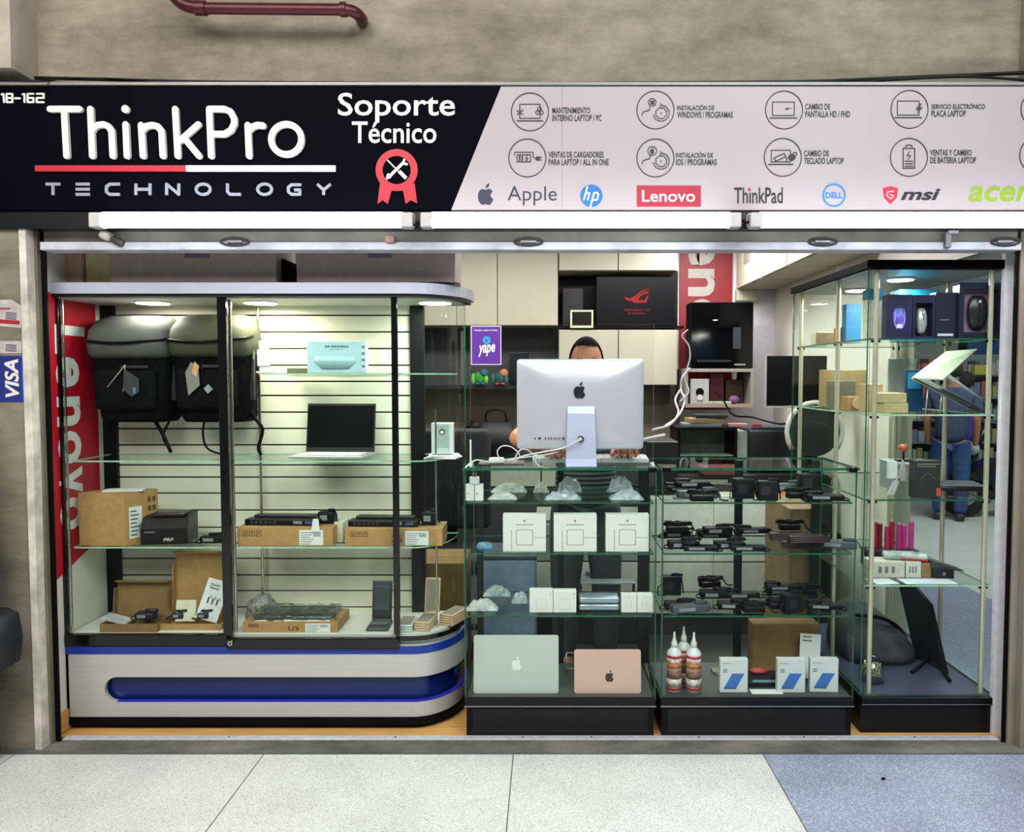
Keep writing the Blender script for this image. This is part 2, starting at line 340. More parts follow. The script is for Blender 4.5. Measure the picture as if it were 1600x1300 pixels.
# ================================================================ SIGN
YS = -.13
sg = thing('shop_sign', 'long shop sign, dark blue left half and pale right half, above the shop front', 'sign', (0, YS, Z(328, YS)))
def sp(px, py, d=0.0):
    x, z = P(px, py, YS); return (x, -d, z-sg.location.z)
NAVY = mat('#04040d', .6, var=.1, sc=2, spec=.03); PALE = mat('#a3989b', .4, var=.02, sc=2); INK = mat('#15131a', .5); SW = mat('#dcdad4', .5, var=.02); RED = mat('#b8142b', .45, var=.03)
g = G(); g.prism([(sp(-120, 330)[0], sp(0, 328)[2]), (sp(705, 328)[0], sp(0, 328)[2]), (sp(783, 135)[0], sp(0, 135)[2]), (sp(-120, 135)[0], sp(0, 135)[2])], 0, .1, NAVY); g.done('dark_panel', sg)
g = G(); g.prism([(sp(705, 328)[0], sp(0, 328)[2]), (sp(1750, 328)[0], sp(0, 328)[2]), (sp(1750, 135)[0], sp(0, 135)[2]), (sp(783, 135)[0], sp(0, 135)[2])], 0, .1, PALE); g.done('pale_panel', sg)
g = G(); a = sp(-120, 134); b = sp(1750, 129); g.box(a[0], -.008, a[2], b[0], .1, b[2], mat('#7c7a78', .4, .5), .001); a = sp(-120, 356); b = sp(1750, 329); g.box(a[0], .012, a[2], b[0], .1, b[2], mat('#05060c', .35)); g.done('frame', sg)
g = G()
for px in (878,): a = sp(px-.5, 328); b = sp(px+.5, 136); g.box(a[0], -.0006, a[2], b[0], 0, b[2], mat('#8d8589', .6))
g.done('panel_seam', sg)
def stroke(g, pts, w, m, d=.004, th=.004, caps=True, n=10):
    """flat rounded stroke through pixel points on the sign, w pixels wide"""
    q = [sp(*p) for p in pts]; h = w/2/(FP/(YS-CY))
    cnt = [getattr(g, 'cnt', 0)]
    def bar(poly): cnt[0] += 1; g.cnt = cnt[0]; e = (cnt[0] % 40)*.00003; g.prism(poly, -d-e, -d+th, m)
    for a, b in zip(q, q[1:]):
        dx, dz = b[0]-a[0], b[2]-a[2]; L = math.hypot(dx, dz) or 1; nx, nz = -dz/L*h, dx/L*h
        bar([(a[0]-nx, a[2]-nz), (b[0]-nx, b[2]-nz), (b[0]+nx, b[2]+nz), (a[0]+nx, a[2]+nz)])
    for i, a in enumerate(q):
        if caps or 0 < i < len(q)-1: bar([(a[0]+h*cos(2*pi*k/n), a[2]+h*sin(2*pi*k/n)) for k in range(n)])
def ell(cx, cy, rx, ry, a0=0, a1=360, n=24): return arc(cx, cy, rx, ry, a0, a1, n)
def line(g, pts, w, m, d=.0012): stroke(g, pts, w, m, d, .0006, n=6)
def poly(g, pts, m, d=.0012):
    g.cnt = getattr(g, 'cnt', 0)+1; d += (g.cnt % 40)*.00003
    q = [sp(*p) for p in pts]; g.prism([(a[0], a[2]) for a in q], -d, -d+.0006, m)
def wr(g, st, x0, y0, x1, y1, m, **k):
    a, b, c = V(sp(x0, y1)), V(sp(x1, y1)), V(sp(x0, y0)); g.text(st, a, b-a, c-a, m, .0015, **k)
# raised shop name
g = G(); W_ = 9.5
for s in ([(81, 172), (127, 172)], [(103, 172), (107, 245)],
          [(144, 172), (147, 245)], [(146, 207), (149, 201), (156, 197), (165, 196), (172, 199), (177, 206), (179, 245)],
          [(199, 196), (201, 245)], [(223, 197), (226, 245)], [(225, 205), (231, 199), (240, 197), (249, 199), (255, 207), (257, 245)],
          [(276, 172), (280, 245)], [(312, 196), (284, 221)], [(290, 217), (313, 245)],
          [(329, 172), (332, 245)], [(329, 172), (352, 172), (362, 176), (368, 187), (368, 195), (363, 205), (353, 211), (333, 211)],
          [(389, 197), (391, 245)], [(390, 206), (396, 200), (404, 197), (413, 198)]): stroke(g, s, W_, SW, .014, .014)
stroke(g, ell(449, 219, 23.5, 23.5), W_, SW, .014, .014)
stroke(g, [(198.4, 172), (198.6, 172.2)], 12, SW, .014, .014); g.done('lettering', sg)
g = G(); stroke(g, [(57, 264), (292, 264)], 9, RED, .01, .01, False); g.done('red_bar', sg)
g = G(); stroke(g, [(292, 264), (525, 264)], 9, SW, .01, .01, False); g.done('white_bar', sg)
SL = mat('#8f90a0', .5); g = G(); w = 4.5
for s in ([(72, 288), (95, 288)], [(83.5, 288), (83.5, 305)], [(119, 288), (141, 288)], [(119, 296), (141, 296)], [(119, 304), (141, 304)],
          [(188, 288), (172, 288), (167, 292), (167, 300), (172, 304), (188, 304)], [(213, 287), (213, 305)], [(235, 287), (235, 305)], [(213, 296), (235, 296)],
          [(261, 305), (261, 288), (280, 304), (280, 287)], [(356, 287), (356, 300), (360, 304), (377, 304)],
          [(471, 289), (456, 289), (451, 293), (451, 300), (456, 304), (469, 304), (469, 297), (460, 297)], [(496, 288), (506, 297), (517, 288)], [(506, 297), (506, 305)]):
    stroke(g, s, w, SL, .004, .004, False)
stroke(g, ell(318, 296, 11, 8.2), w, SL, .004, .004); stroke(g, ell(414, 296, 11, 8.2), w, SL, .004, .004); g.done('lettering', sg)
g = G(); w = 2.8
for s in ([(3, 148), (6, 147), (7, 160)], [(11, 147), (20, 147), (20, 160), (11, 160), (11, 147)], [(11, 153.5), (20, 153.5)], [(24, 154), (32, 154)], [(36, 148), (39, 147), (39, 160)],
          [(53, 147), (44, 147), (44, 160), (53, 160), (53, 153.5), (44, 153.5)], [(58, 147), (69, 147), (69, 153.5), (58, 153.5), (58, 160), (69, 160)]): stroke(g, s, w, SW, .003, .003, True, 6)
g.done('unit_number', sg)
g = G(); wr(g, 'Soporte', 528, 145, 711, 192, SW, bold=.012); wr(g, 'Técnico', 550, 190, 682, 224, SW, bold=.012); g.done('lettering', sg)
# red rosette with crossed tools
g = G(); poly(g, ell(620, 266, 33, 33), RED, .003); poly(g, [(594, 286), (612, 298), (606, 319), (598, 313), (590, 319)], RED, .003); poly(g, [(648, 286), (630, 298), (634, 319), (642, 313), (652, 318)], RED, .003)
stroke(g, [(608, 294), (633, 294)], 8, RED, .003, .001); ro = g.done('rosette', sg)
g = G(); poly(g, ell(620, 266, 22, 22), NAVY, .0038); g.done('disc', ro)
g = G(); stroke(g, [(609, 276), (631, 254)], 4.5, SW, .0046, .0006); stroke(g, [(607, 273), (605, 279), (610, 277)], 3.5, SW, .0046, .0006); stroke(g, [(632, 250), (630, 256), (636, 257)], 3.5, SW, .0046, .0006)
stroke(g, [(606, 251), (622, 267)], 2, SW, .0048, .0006); stroke(g, [(624, 268), (635, 279)], 5.5, SW, .0048, .0006, False); g.done('tools', ro)
# service icons with captions
def cap(l1, l2, x0, x1a, x1b, y):
    g = G(); wr(g, l1, x0, y, x1a, y+9.5, INK, bold=.02); wr(g, l2, x0, y+11.5, x1b, y+21.5, INK, bold=.02); g.done('caption', sg)
def ic(cx, cy, r, draw, cxt=None):
    g = G(); line(g, ell(cx, cy, r, r+.6, n=40), 1.4, INK); draw(g, cx, cy); g.done('service_icon', sg)
def laptop(g, cx, cy, w=16, h=11):
    line(g, [(cx-w, cy+h), (cx-w, cy-h), (cx+w, cy-h), (cx+w, cy+h), (cx-w, cy+h)], 1.4, INK); line(g, [(cx-w-4, cy+h+4), (cx+w+4, cy+h+4)], 1.8, INK)
def i1(g, x, y):
    laptop(g, x, y-1); line(g, [(x-20, y-2), (x-11, y+4)], 1.5, INK); line(g, [(x-11, y-3), (x-20, y+4)], 1.5, INK); line(g, [(x-15.5, y-5), (x-15.5, y+6)], 1.5, INK)
    for a, b in ((12, 1), (18, 1), (15, -5)): line(g, ell(x+a, y+b, 3, 3, n=10), 1.3, INK)
def i2(g, x, y):
    line(g, [(x-20, y-4), (x-20, y-9), (x+9, y-9), (x+9, y-1), (x+13, y+1)], 1.3, INK); line(g, [(x-16, y+6), (x-16, y-5), (x+5, y-5), (x+5, y+6), (x-16, y+6)], 1.4, INK)
    for k in (-12, -8): line(g, [(x+k, y-3), (x+k, y+4)], 2.2, INK)
    line(g, [(x, y-4), (x-3, y+1), (x+1, y+1), (x-2, y+5)], 1.3, INK); poly(g, ell(x+16, y+1, 3.5, 3.5, n=10), INK); line(g, [(x+18, y-1), (x+22, y-1)], 1.2, INK); line(g, [(x+18, y+3), (x+22, y+3)], 1.2, INK)
def i3(g, x, y):
    line(g, ell(x-5, y-12, 6, 6, n=14), 1.3, INK)
    for a, b in ((-8, -15), (-4.6, -15), (-8, -11.6), (-4.6, -11.6)): poly(g, [(x+a, y+b), (x+a+3, y+b), (x+a+3, y+b+3), (x+a, y+b+3)], INK)
    line(g, [(x-21, y+8), (x-19, y+3), (x-9, y), (x-9, y-5)], 1.3, INK); gear(g, x+9, y+5)
def gear(g, x, y):
    line(g, [(x+(8+1.2*(k % 2))*cos(k*pi/8), y+(8+1.2*(k % 2))*sin(k*pi/8)) for k in range(17)], 1.3, INK); poly(g, ell(x, y, 1.2, 1.2, n=8), INK)
    line(g, ell(x, y, 12.5, 12.5, -80, 170, 14), 1.3, INK); line(g, [(x-1, y-15), (x+1, y-12.4), (x-1.5, y-10)], 1.3, INK)
def i4(g, x, y):
    line(g, ell(x-5, y-11, 7, 7, n=14), 1.3, INK); fruit(g, x-5, y-10.5, 3.6, INK, .0012); line(g, [(x-21, y+9), (x-19, y+4), (x-9, y+1), (x-8, y-4)], 1.3, INK); gear(g, x+9, y+5)
def fruit_outline(s, bite=True):
    """outline of the bitten apple emblem, unit size s"""
    a = [(0, -.78), (.18, -.9), (.42, -.95), (.68, -.84), (.86, -.62)]
    if bite: a += [(.68, -.42), (.6, -.12), (.72, .18), (.95, .34)]
    else: a += [(.97, -.3), (.98, .05), (.95, .34)]
    a += [(.78, .75), (.52, 1.05), (.3, 1.08), (.08, .98), (-.12, .98), (-.36, 1.08), (-.6, .98), (-.86, .6), (-.98, .12), (-.95, -.38), (-.76, -.74), (-.46, -.92), (-.2, -.88)]
    return [(p*s, q*s) for p, q in a]
def fruit_leaf(s): return [(p*s, q*s) for p, q in [(.0, -1.02), (.02, -1.3), (.2, -1.55), (.44, -1.66), (.42, -1.38), (.26, -1.14)]]
def fruit(g, x, y, s, m, d=.0014):
    poly(g, [(x+p, y+q) for p, q in fruit_outline(s)], m, d); poly(g, [(x+p, y+q) for p, q in fruit_leaf(s)], m, d)
def i5(g, x, y):
    laptop(g, x-1, y-2, 17, 10.5); poly(g, ell(x+5, y-2, 2.4, 1.8, n=8), INK); line(g, [(x+1, y-1), (x+11, y-3)], .8, INK)
def i6(g, x, y):
    laptop(g, x-3, y-2, 15, 9); line(g, [(x-14, y+1), (x-11, y+6), (x+5, y-1), (x+2, y-6), (x-14, y+1)], 1.6, INK); poly(g, ell(x+14, y, 6, 5.5, n=12), INK); line(g, ell(x+19, y-5, 3, 3, n=8), 1.3, INK); line(g, [(x+6, y+1), (x+6, y+5)], 2, INK)
def i7(g, x, y):
    laptop(g, x-2, y-2, 17, 11); poly(g, [(x+16, y-9), (x+9, y+1), (x+14, y+1), (x+11, y+7), (x+21, y-3), (x+16, y-3), (x+19, y-9)], INK, .002)
def i8(g, x, y):
    line(g, [(x-9, y+17), (x-9, y-14), (x+9, y-14), (x+9, y+17), (x-9, y+17)], 1.6, INK); line(g, [(x-5, y-16), (x-4, y-19), (x+4, y-19), (x+5, y-16)], 1.6, INK); line(g, [(x+1, y-9), (x-3, y-2), (x+3, y-3), (x-1, y+3)], 1.3, INK)
    for k in (6, 10, 14): line(g, [(x-6, y+k), (x+6, y+k)], 1.3, INK)
for cx, cy, f in ((828, 175, i1), (824, 247, i2), (1024, 172, i3), (1024, 247, i4), (1225, 172, i5), (1223, 246, i6), (1421, 171, i7), (1420, 246, i8)): ic(cx, cy, 29, f)
ic(1624, 171, 29, i5); ic(1622, 243, 29, i8)
cap('MANTENIMIENTO', 'INTERNO LAPTOP / PC', 863, 922, 940, 168); cap('VENTAS DE CARGADORES', 'PARA LAPTOP / ALL IN ONE', 857, 943, 951, 237)
cap('INSTALACIÓN DE', 'WINDOWS / PROGRAMAS', 1058, 1116, 1145, 163); cap('INSTALACIÓN DE', 'IOS / PROGRAMAS', 1056, 1114, 1120, 237)
cap('CAMBIO DE', 'PANTALLA HD / FHD', 1258, 1297, 1328, 162); cap('CAMBIO DE', 'TECLADO LAPTOP', 1256, 1295, 1318, 235)
cap('SERVICIO ELECTRÓNICO', 'PLACA LAPTOP', 1455, 1539, 1509, 161); cap('VENTAS Y CAMBIO', 'DE BATERIA LAPTOP', 1453, 1518, 1525, 234)
# brand marks along the bottom
LOGD = mat('#20243a', .5)
g = G(); fruit(g, 759, 307, 12.5, LOGD); g.done('emblem', sg)
g = G(); wr(g, 'Apple', 793, 291, 870, 321, LOGD, bold=-.004); g.done('brand_name', sg)
HB = mat('#0d62a6', .5); g = G(); poly(g, ell(924, 306, 17.5, 17.5, n=32), HB); e = g.done('emblem', sg)
g = G()
for s in ([(918, 291), (912, 313)], [(915, 304), (918, 301), (921, 302), (918, 313)], [(928, 302), (922, 325)], [(927, 302), (933, 301), (935, 304), (933, 312), (926, 313)]): stroke(g, s, 2.4, SW, .002, .0006, False)
g.done('letter_mark', e)
LR = mat('#9c0f30', .5); g = G(); poly(g, [(995, 290), (1095, 290), (1095, 323), (995, 323)], LR); e = g.done('brand_plate', sg)
g = G(); wr(g, 'Lenovo', 1003, 297, 1086, 315.5, SW, bold=.01); g.done('brand_name', e)
g = G(); wr(g, 'ThinkPad', 1147, 293, 1223, 318, mat('#0b0b0e', .5), bold=.012); poly(g, ell(1170.5, 296, 2.4, 2.4, n=10), RED, .0022); g.done('brand_name', sg)
DB = mat('#2377b8', .5); g = G(); line(g, ell(1303, 305, 17, 17, n=32), 2.6, DB); wr(g, 'DELL', 1289.5, 300.5, 1316.5, 310, DB, bold=.03); g.done('emblem', sg)
g = G(); poly(g, [(1379, 294), (1391, 291), (1403, 294), (1401, 309), (1391, 319.5), (1381, 309)], mat('#b32038', .5)); line(g, [(1396, 299), (1387, 300), (1385, 306), (1392, 311), (1396, 306), (1390, 304)], 1.8, PALE, .002); g.done('emblem', sg)
g = G(); wr(g, 'msi', 1407, 295, 1469, 313, mat('#17151c', .5), bold=.03, shear=.3); g.done('brand_name', sg)
g = G(); wr(g, 'acer', 1513, 291, 1612, 315, mat('#7d9c12', .5), bold=.015, shear=.25); g.done('brand_name', sg)
# pipe and cables above
PR = mat('#4b0f19', .4, .2, var=.15); Y = -.12; t = thing('water_pipe', 'dark red pipe running along the top of the concrete beam', 'pipe', (X(430, Y, 15), Y, P(430, 15, Y)[1]))
def pr(px, py, Y=Y): x, z = P(px, py, Y); return (x-t.location.x, Y-t.location.y, z-t.location.z)
g = G(); g.cyl(pr(318, 13), pr(535, 15), .021, .021, PR, 16); g.done('straight_section', t)
g = G(); g.tube(smoothpts([pr(262, -40), pr(270, -10), pr(290, 8), pr(320, 13)], 6), .023, PR, 14); g.cyl(pr(305, 12.5), pr(322, 13), .027, .027, PR, 16); g.done('elbow', t)
g = G(); g.tube(smoothpts([pr(535, 15), pr(552, 18), pr(564, 28, -.08), pr(566, 34, -.02), pr(566, 36, .02)], 6), .022, PR, 14); g.cyl(pr(532, 15), pr(541, 15), .027, .027, PR, 16); g.done('elbow', t)
def wire(pts, r, lab, m=RUB, name='cable', cat='cable', grp=None):
    g = G(); g.tube(smoothpts([(P(a, b, Y)[0], Y, P(a, b, Y)[1]) for a, b, Y in pts], 5), r, m, 6); return tag(g.done(name), lab, cat, grp)
wire([(-30, 119, -.02), (60, 122, -.02), (160, 124, -.03), (300, 128, -.03), (520, 130, -.03), (800, 131, -.03), (1000, 130, -.03), (1250, 128, -.03), (1400, 122, -.03), (1500, 118, -.1), (1640, 112, -.11)], .007, 'long black cable lying along the whole top edge of the sign')
wire([(-30, 124, -.17), (60, 127, -.17), (110, 122, -.04), (200, 124, -.04), (260, 129, -.04)], .004, 'thin dark cable drooping over the top left corner of the sign')
wire([(1330, 129, -.05), (1420, 123, -.12), (1520, 120, -.13), (1640, 128, -.13)], .005, 'black cable curving over the top right end of the sign')
# ================================================================ SHOWCASES
YL = .08
FZ = Z(993, YL)            # display floor of the left showcase
LSH = [Z(583, YL), Z(721, YL), Z(857, YL)]
XL0, XR0 = X(93, YL), X(640, YL)
RX, RY = .2, .29          # rounded right end
XE = XR0+RX
def rbar(g, pts, z0, z1, m, off=0.0):
    """closed outline footprint (list of x,y) extruded"""
    g.prism(pts, z0, z1, m, 'z')
def foot(o=0.0, back=.44, n=14, x0=None):
    """footprint of the case grown by o: front edge, rounded right end, back"""
    x0 = XL0-o*.3 if x0 is None else x0
    return [(x0, YL-o)]+arc(XR0, YL+RY, RX+o, RY+o, -90, 0, n)+[(XE+o, back+o*.3), (x0, back+o*.3)]
lc = thing('showcase', 'large glass showcase with rounded end on a silver and blue base', 'display case', (0, 0, 0))
def lp(g, name, par=None): return g.done(name, par or lc)
SIL = mat('#c4c2bc', .36, .35, var=.03, sc=3, stretch=(1, 1, 40)); BLU = mat('#10308c', .3, .0, var=.05); BLU_SHADE = mat('#0a2160', .25, .1, var=.05, sc=3)  # darker slot blue: shade of a deeper recess put into the colour
g = G(); rbar(g, foot(-.03), .001, .03, BLK)
g.prism([(XL0-.002, YL-.004)]+arc(XR0, YL+RY, RX+.004, RY+.004, -90, 0, 14)+[(XE, .44), (XL0, .44)], .02, .055, BLK, 'z'); lp(g, 'kick_plate')
zs0, zs1, zt, zb2 = Z(1096, YL), Z(1058, YL), Z(1022, YL), .055
g = G(); rs = (zs1-zs0)/2; xsl = X(153, YL)+rs; xA = X(400, YL); zm = (zs0+zs1)/2
L1 = [(xsl+rs*cos(R(a)), zm+rs*sin(R(a))) for a in range(270, 89, -12)]
g.prism([(XL0, zb2), (xA, zb2), (xA, zs0)]+L1+[(xA, zs1), (xA, zt), (XL0, zt)], YL, YL+.02, SIL)
def sweep(g, za, zb, m, o=0.0, x0=xA, th=.02):
    f = [(x0, YL-o)]+arc(XR0, YL+RY, RX+o, RY+o, -90, 0, 20)+[(XE+o, .44)]
    b = [(x0, YL-o+th)]+arc(XR0, YL+RY, RX+o-th, RY+o-th, -90, 0, 20)+[(XE+o-th, .44)]
    n = len(f)
    for i in range(n-1):
        q = [(*f[i], za), (*f[i+1], za), (*f[i+1], zb), (*f[i], zb), (*b[i], za), (*b[i+1], za), (*b[i+1], zb), (*b[i], zb)]
        g.add(q, [(0, 1, 2, 3), (5, 4, 7, 6), (0, 4, 5, 1), (3, 2, 6, 7)], m, False)
sweep(g, zb2, zs0, SIL); sweep(g, zs1, zt, SIL)
g.box(XL0, YL, zb2, XL0+.01, .44, zt, SIL); lp(g, 'base_panel')
g = G(); sweep(g, zs0-.01, zs1+.01, BLU_SHADE, -.035, xsl-.12, .012); lp(g, 'recessed_band')
g = G()
q = .0025
f = [(xsl, zs0), (XR0, zs0)]; sweep(g, zs0-.002, zs0+.002, mat('#2c2fb0', .3), .001, xsl); lp(g, 'band_trim')
g = G(); rbar(g, foot(.002), zt, Z(1010, YL), BLU); lp(g, 'blue_stripe')
g = G(); rbar(g, foot(-.004), Z(1010, YL), Z(1010, YL)+.006, mat('#c9c9cc', .3, .5)); rbar(g, foot(-.02), Z(1010, YL)+.006, FZ, mat('#d8d8d0', .5, var=.02)); lp(g, 'display_floor')
# canopy
zc0, zc1 = Z(463, YL-.04), Z(441, YL-.04)
g = G(); rbar(g, foot(.035), zc0+.012, zc1, mat('#b9bccc', .35, .3, var=.06, sc=5)); lp(g, 'canopy')
g = G(); rbar(g, foot(.022), zc0, zc0+.012, mat('#17161a', .4)); lp(g, 'canopy_lip')
g = G(); rbar(g, foot(-.004), zc0-.004, zc0, mat('#c9c8bd', .6)); lp(g, 'canopy_soffit')
zs = zc0-.004
LEDM = glow('spot_glow', (1, .97, .88), 14)
for k, (px, col, pw) in enumerate(((250, (1, .95, .9), 1.9), (415, (1, .97, .72), 5.5), (683, (.93, 1, .9), 4.5))):
    x = X(px, .27)
    g = G(); g.cyl((x, .24, zs), (x, .24, zs-.006), .075, .075, mat('#e5e5e0', .4), 28); e = lp(g, 'spot_lamp')
    g = G(); g.cyl((x, .24, zs-.006), (x, .24, zs-.009), .066, .066, LEDM, 28); lp(g, 'spot_disc', e)
    area('showcase_spot', (x, .24, zs-.015), .16, pw*.85, col)
# slatwall back
SLW = mat('#d9d6c4', .55, var=.02, sc=3); GRV = mat('#3b2b28', .7)
xs0, xs1, Yb = X(186, .43), X(643, .43), .43
g = G(); gz = [471, 492.5, 518.5, 544.5, 570.5, 596, 618, 644, 669.5, 695, 726.5, 745.5, 770.5, 797, 824, 848, 872.5, 898.5, 923, 948.5, 967]
gz = [Z(p, Yb) for p in gz]; top = zs
for a in gz+[FZ]:
    if top-.004 > a+.002: g.box(xs0, Yb, a+.003, xs1, Yb+.018, top-(.004 if top < zs else 0), SLW, .0015)
    top = a
g.box(xs0, Yb+.012, FZ, xs1, Yb+.02, zs, GRV); lp(g, 'slatwall')
g = G(); g.box(X(151, .43), Yb-.006, FZ, X(165, .43), Yb+.01, zs, mat('#d3d2c6', .6)); lp(g, 'side_filler')
for a, b in ((165, 186), (643, 664)):
    g = G(); g.box(X(a, .43), Yb-.02, FZ, X(b, .43), Yb+.02, zs, mat('#0e0f10', .4, spec=.2)); lp(g, 'back_post')
# front frame: black posts, rails, chrome poles, panes
zr = Z(993, YL)+.002
for a, b, y in ((90, 97, YL), (343, 357, YL-.01), (613, 622, YL)):
    g = G(); g.box(X(a, y), y, zr, X(b, y), y+.02, zc0, BLG, .002); lp(g, 'front_post')
g = G(); g.box(XL0, YL-.008, Z(1009, YL), X(350, YL), YL+.02, Z(991, YL), BLG, .003); lp(g, 'bottom_rail')
g = G(); g.box(X(350, YL), YL-.018, Z(1012, YL), X(622, YL), YL+.015, Z(996, YL), BLG, .003); r = lp(g, 'bottom_rail')
g = G(); x, z = P(361, 1004, YL-.02); g.cyl((x, YL-.018, z), (x, YL-.032, z), .012, .010, CHR, 18); g.cyl((x, YL-.032, z), (x, YL-.033, z), .004, .004, BLK, 8); lp(g, 'lock', r)
g = G(); rbar(g, [p for p in foot(0)], FZ-.02, FZ+.001, BLG) if 0 else sweep(g, FZ-.022, FZ-.004, BLG, .004, X(618, YL), .01); lp(g, 'curved_rail')
g = G(); g.pane(XL0+.02, YL+.006, zr, X(345, YL), YL+.011, zc0); lp(g, 'glass_panel')
g = G(); g.pane(X(345, YL), YL-.004, zr, X(613, YL), YL+.001, zc0); lp(g, 'glass_panel')
g = G()
f = [(X(622, YL), YL+.004)]+arc(XR0, YL+RY, RX-.004, RY-.004, -90, 0, 22)+[(XE-.004, .43)]
b = [(X(622, YL), YL+.009)]+arc(XR0, YL+RY, RX-.009, RY-.009, -90, 0, 22)+[(XE-.009, .43)]
n = len(f)
for F, fl in ((f, 0), (b, 1)):
    vs = [(*p, FZ) for p in F]+[(*p, zc0) for p in F]
    g.add(vs, [((i, i+1, n+i+1, n+i) if not fl else (i+1, i, n+i, n+i+1)) for i in range(n-1)], GLC, True)
g.add([(*f[-1], FZ), (*b[-1], FZ), (*b[-1], zc0), (*f[-1], zc0)], [(0, 1, 2, 3)], EDG); lp(g, 'curved_glass')
for px, y in ((103, .13), (363, .13), (407, .40)):
    x = X(px, y); g = G(); g.cyl((x, y, FZ), (x, y, zs), .008 if px != 407 else .006, None, CHR, 12)
    for z in LSH: g.cyl((x, y-.012, z-.006), (x, y+.012, z-.006), .004, None, CHR, 8)
    lp(g, 'chrome_pole')
g = G(); x = X(681, .2); g.cyl((x, .2, FZ), (x, .2, LSH[1]+.21), .004, None, CHR, 10); lp(g, 'chrome_pole')
# shelves
def shelf_foot(x0): return [(x0, YL+.03)]+arc(XR0, YL+RY, RX-.04, RY-.03, -90, 0, 14)+[(XE-.04, .425), (x0, .425)]
def gshelf(pts, z, th=.006, e=EDL):
    g = G(); n = len(pts); g.add([(*p, z) for p in pts], [tuple(range(n))], GLS); g.add([(*p, z-th) for p in pts], [tuple(range(n))[::-1]], GLS)
    g.add([(*p, z) for p in pts]+[(*p, z-th) for p in pts], [(i, (i+1) % n, n+(i+1) % n, n+i) for i in range(n)], e); return g
gshelf(shelf_foot(X(407, YL)), LSH[0]).done('glass_shelf', lc)
for z in LSH[1:]:
    gshelf([(X(104, YL), YL+.03), (X(350, YL), YL+.03), (X(350, YL), .425), (X(104, YL), .425)], z).done('glass_shelf', lc)
    gshelf(shelf_foot(X(362, YL)), z).done('glass_shelf', lc)
# ---------------------------------------------------------------- red banner on the left wall
BR = mat('#b30f26', .4, var=.05, sc=3); YB0, YB1 = .018, .37
bz1, bz0 = Z(455, .02), Z(895, .1)
bn = thing('banner', 'tall red banner with white vertical lettering on the left wall inside the showcase', 'banner', (-2.011, YB0, bz0))
g = G(); h = bz1-bz0; d = YB1-YB0; g.prism([(0, -.02), (d, .1), (d, h), (0, h)], 0, .002, BR, 'x'); g.done('sheet', bn)
g = G(); w = .165; y0 = .05; Q = lambda p: (p-455)/390
for ch, a, b in (('L', Q(505), Q(552)), ('e', Q(556), Q(606)), ('n', Q(621), Q(669)), ('o', Q(677), Q(731)), ('v', Q(738), Q(782)), ('o', Q(787), Q(840))):
    tall = 1.5 if ch == 'L' else 1
    g.text(ch, (.0035, y0, h-a), (0, 0, -(b-a)), (0, w*(1.28 if ch == 'L' else 1), 0), SW, bold=.03)
g.done('lettering', bn)
# ================================================================ GLASS COUNTERS
CD = .42
CSH = [Z(786, 0), Z(866, 0), Z(964, 0)]; CB = Z(1091, 0); CT = Z(735, 0)
def counter(x0, x1, lab, mid, labels_green=False):
    t = thing('glass_counter', lab, 'display counter', ((x0+x1)/2, 0, 0), group='glass counters on black bases'); h = (x1-x0)/2
    g = G(); g.box(-h+.006, .012, .001, h-.006, CD, CB-.03, mat('#0a0a0b', .5, var=.1, spec=.2)); g.box(-h+.03, .008, .02, h-.03, .013, CB-.045, mat('#161618', .5, var=.15, sc=3, spec=.3), .002); g.done('base', t)
    g = G(); g.box(-h, 0, CB-.034, h, CD, CB-.004, mat('#08080a', .4, spec=.3), .003); g.done('deck', t)
    g = G(); g.box(-h-.001, -.0035, CB-.036, h+.001, 0, CB-.031, mat('#8e9092', .3, .8)); g.done('deck_trim', t)
    g = G(); g.box(-h+.01, .015, CB-.004, h-.01, CD-.01, CB, mat('#3c403e', .5, var=.1)); g.done('display_floor', t)
    g = G(); g.pane(-h+.006, .004, CB-.004, h-.006, .010, CT); g.done('glass_front', t)
    for s in (-1, 1):
        g = G(); g.pane(s*h-.003+(-.003*s), .01, CB-.004, s*h+.003-.003*s, CD, CT); g.done('glass_side', t)
    g = G(); g.pane(-h-.004, -.006, CT, h+.004, CD, CT+.010, GLS, EDG); g.done('glass_top', t)
    for z in CSH:
        g = G(); g.pane(-h+.012, .02, z-.007, h-.012, CD-.03, z, GLS, EDG); g.done('glass_shelf', t)
    for a, b in mid:
        g = G(); g.box(X(a, CD)-(x0+x1)/2, CD-.02, CB, X(b, CD)-(x0+x1)/2, CD, CT-.001, mat('#0d1012', .4), .002); g.done('back_post', t)
    return t
XA0, XA1, XB0, XB1 = X(725, 0, 900), X(1026, 0, 900), X(1034, 0, 900), X(1338, 0, 900)
c1 = counter(XA0, XA1, 'middle glass counter with the white computer on its top', ((745, 755), (871, 881), (997, 1015)))
c2 = counter(XB0, XB1, 'glass counter full of black power adapters, right of the computer', ((1148, 1160), (1268, 1280)))
for t, xs_ in ((c1, (1020,)), (c2, (1042, 1333))):
    for px in xs_:
        x = X(px, 0, 735)-t.location.x; g = G(); g.box(x-.018, -.014, CT-.006, x+.014, .03, CT+.013, BLK, .003); g.done('corner_clamp', t)
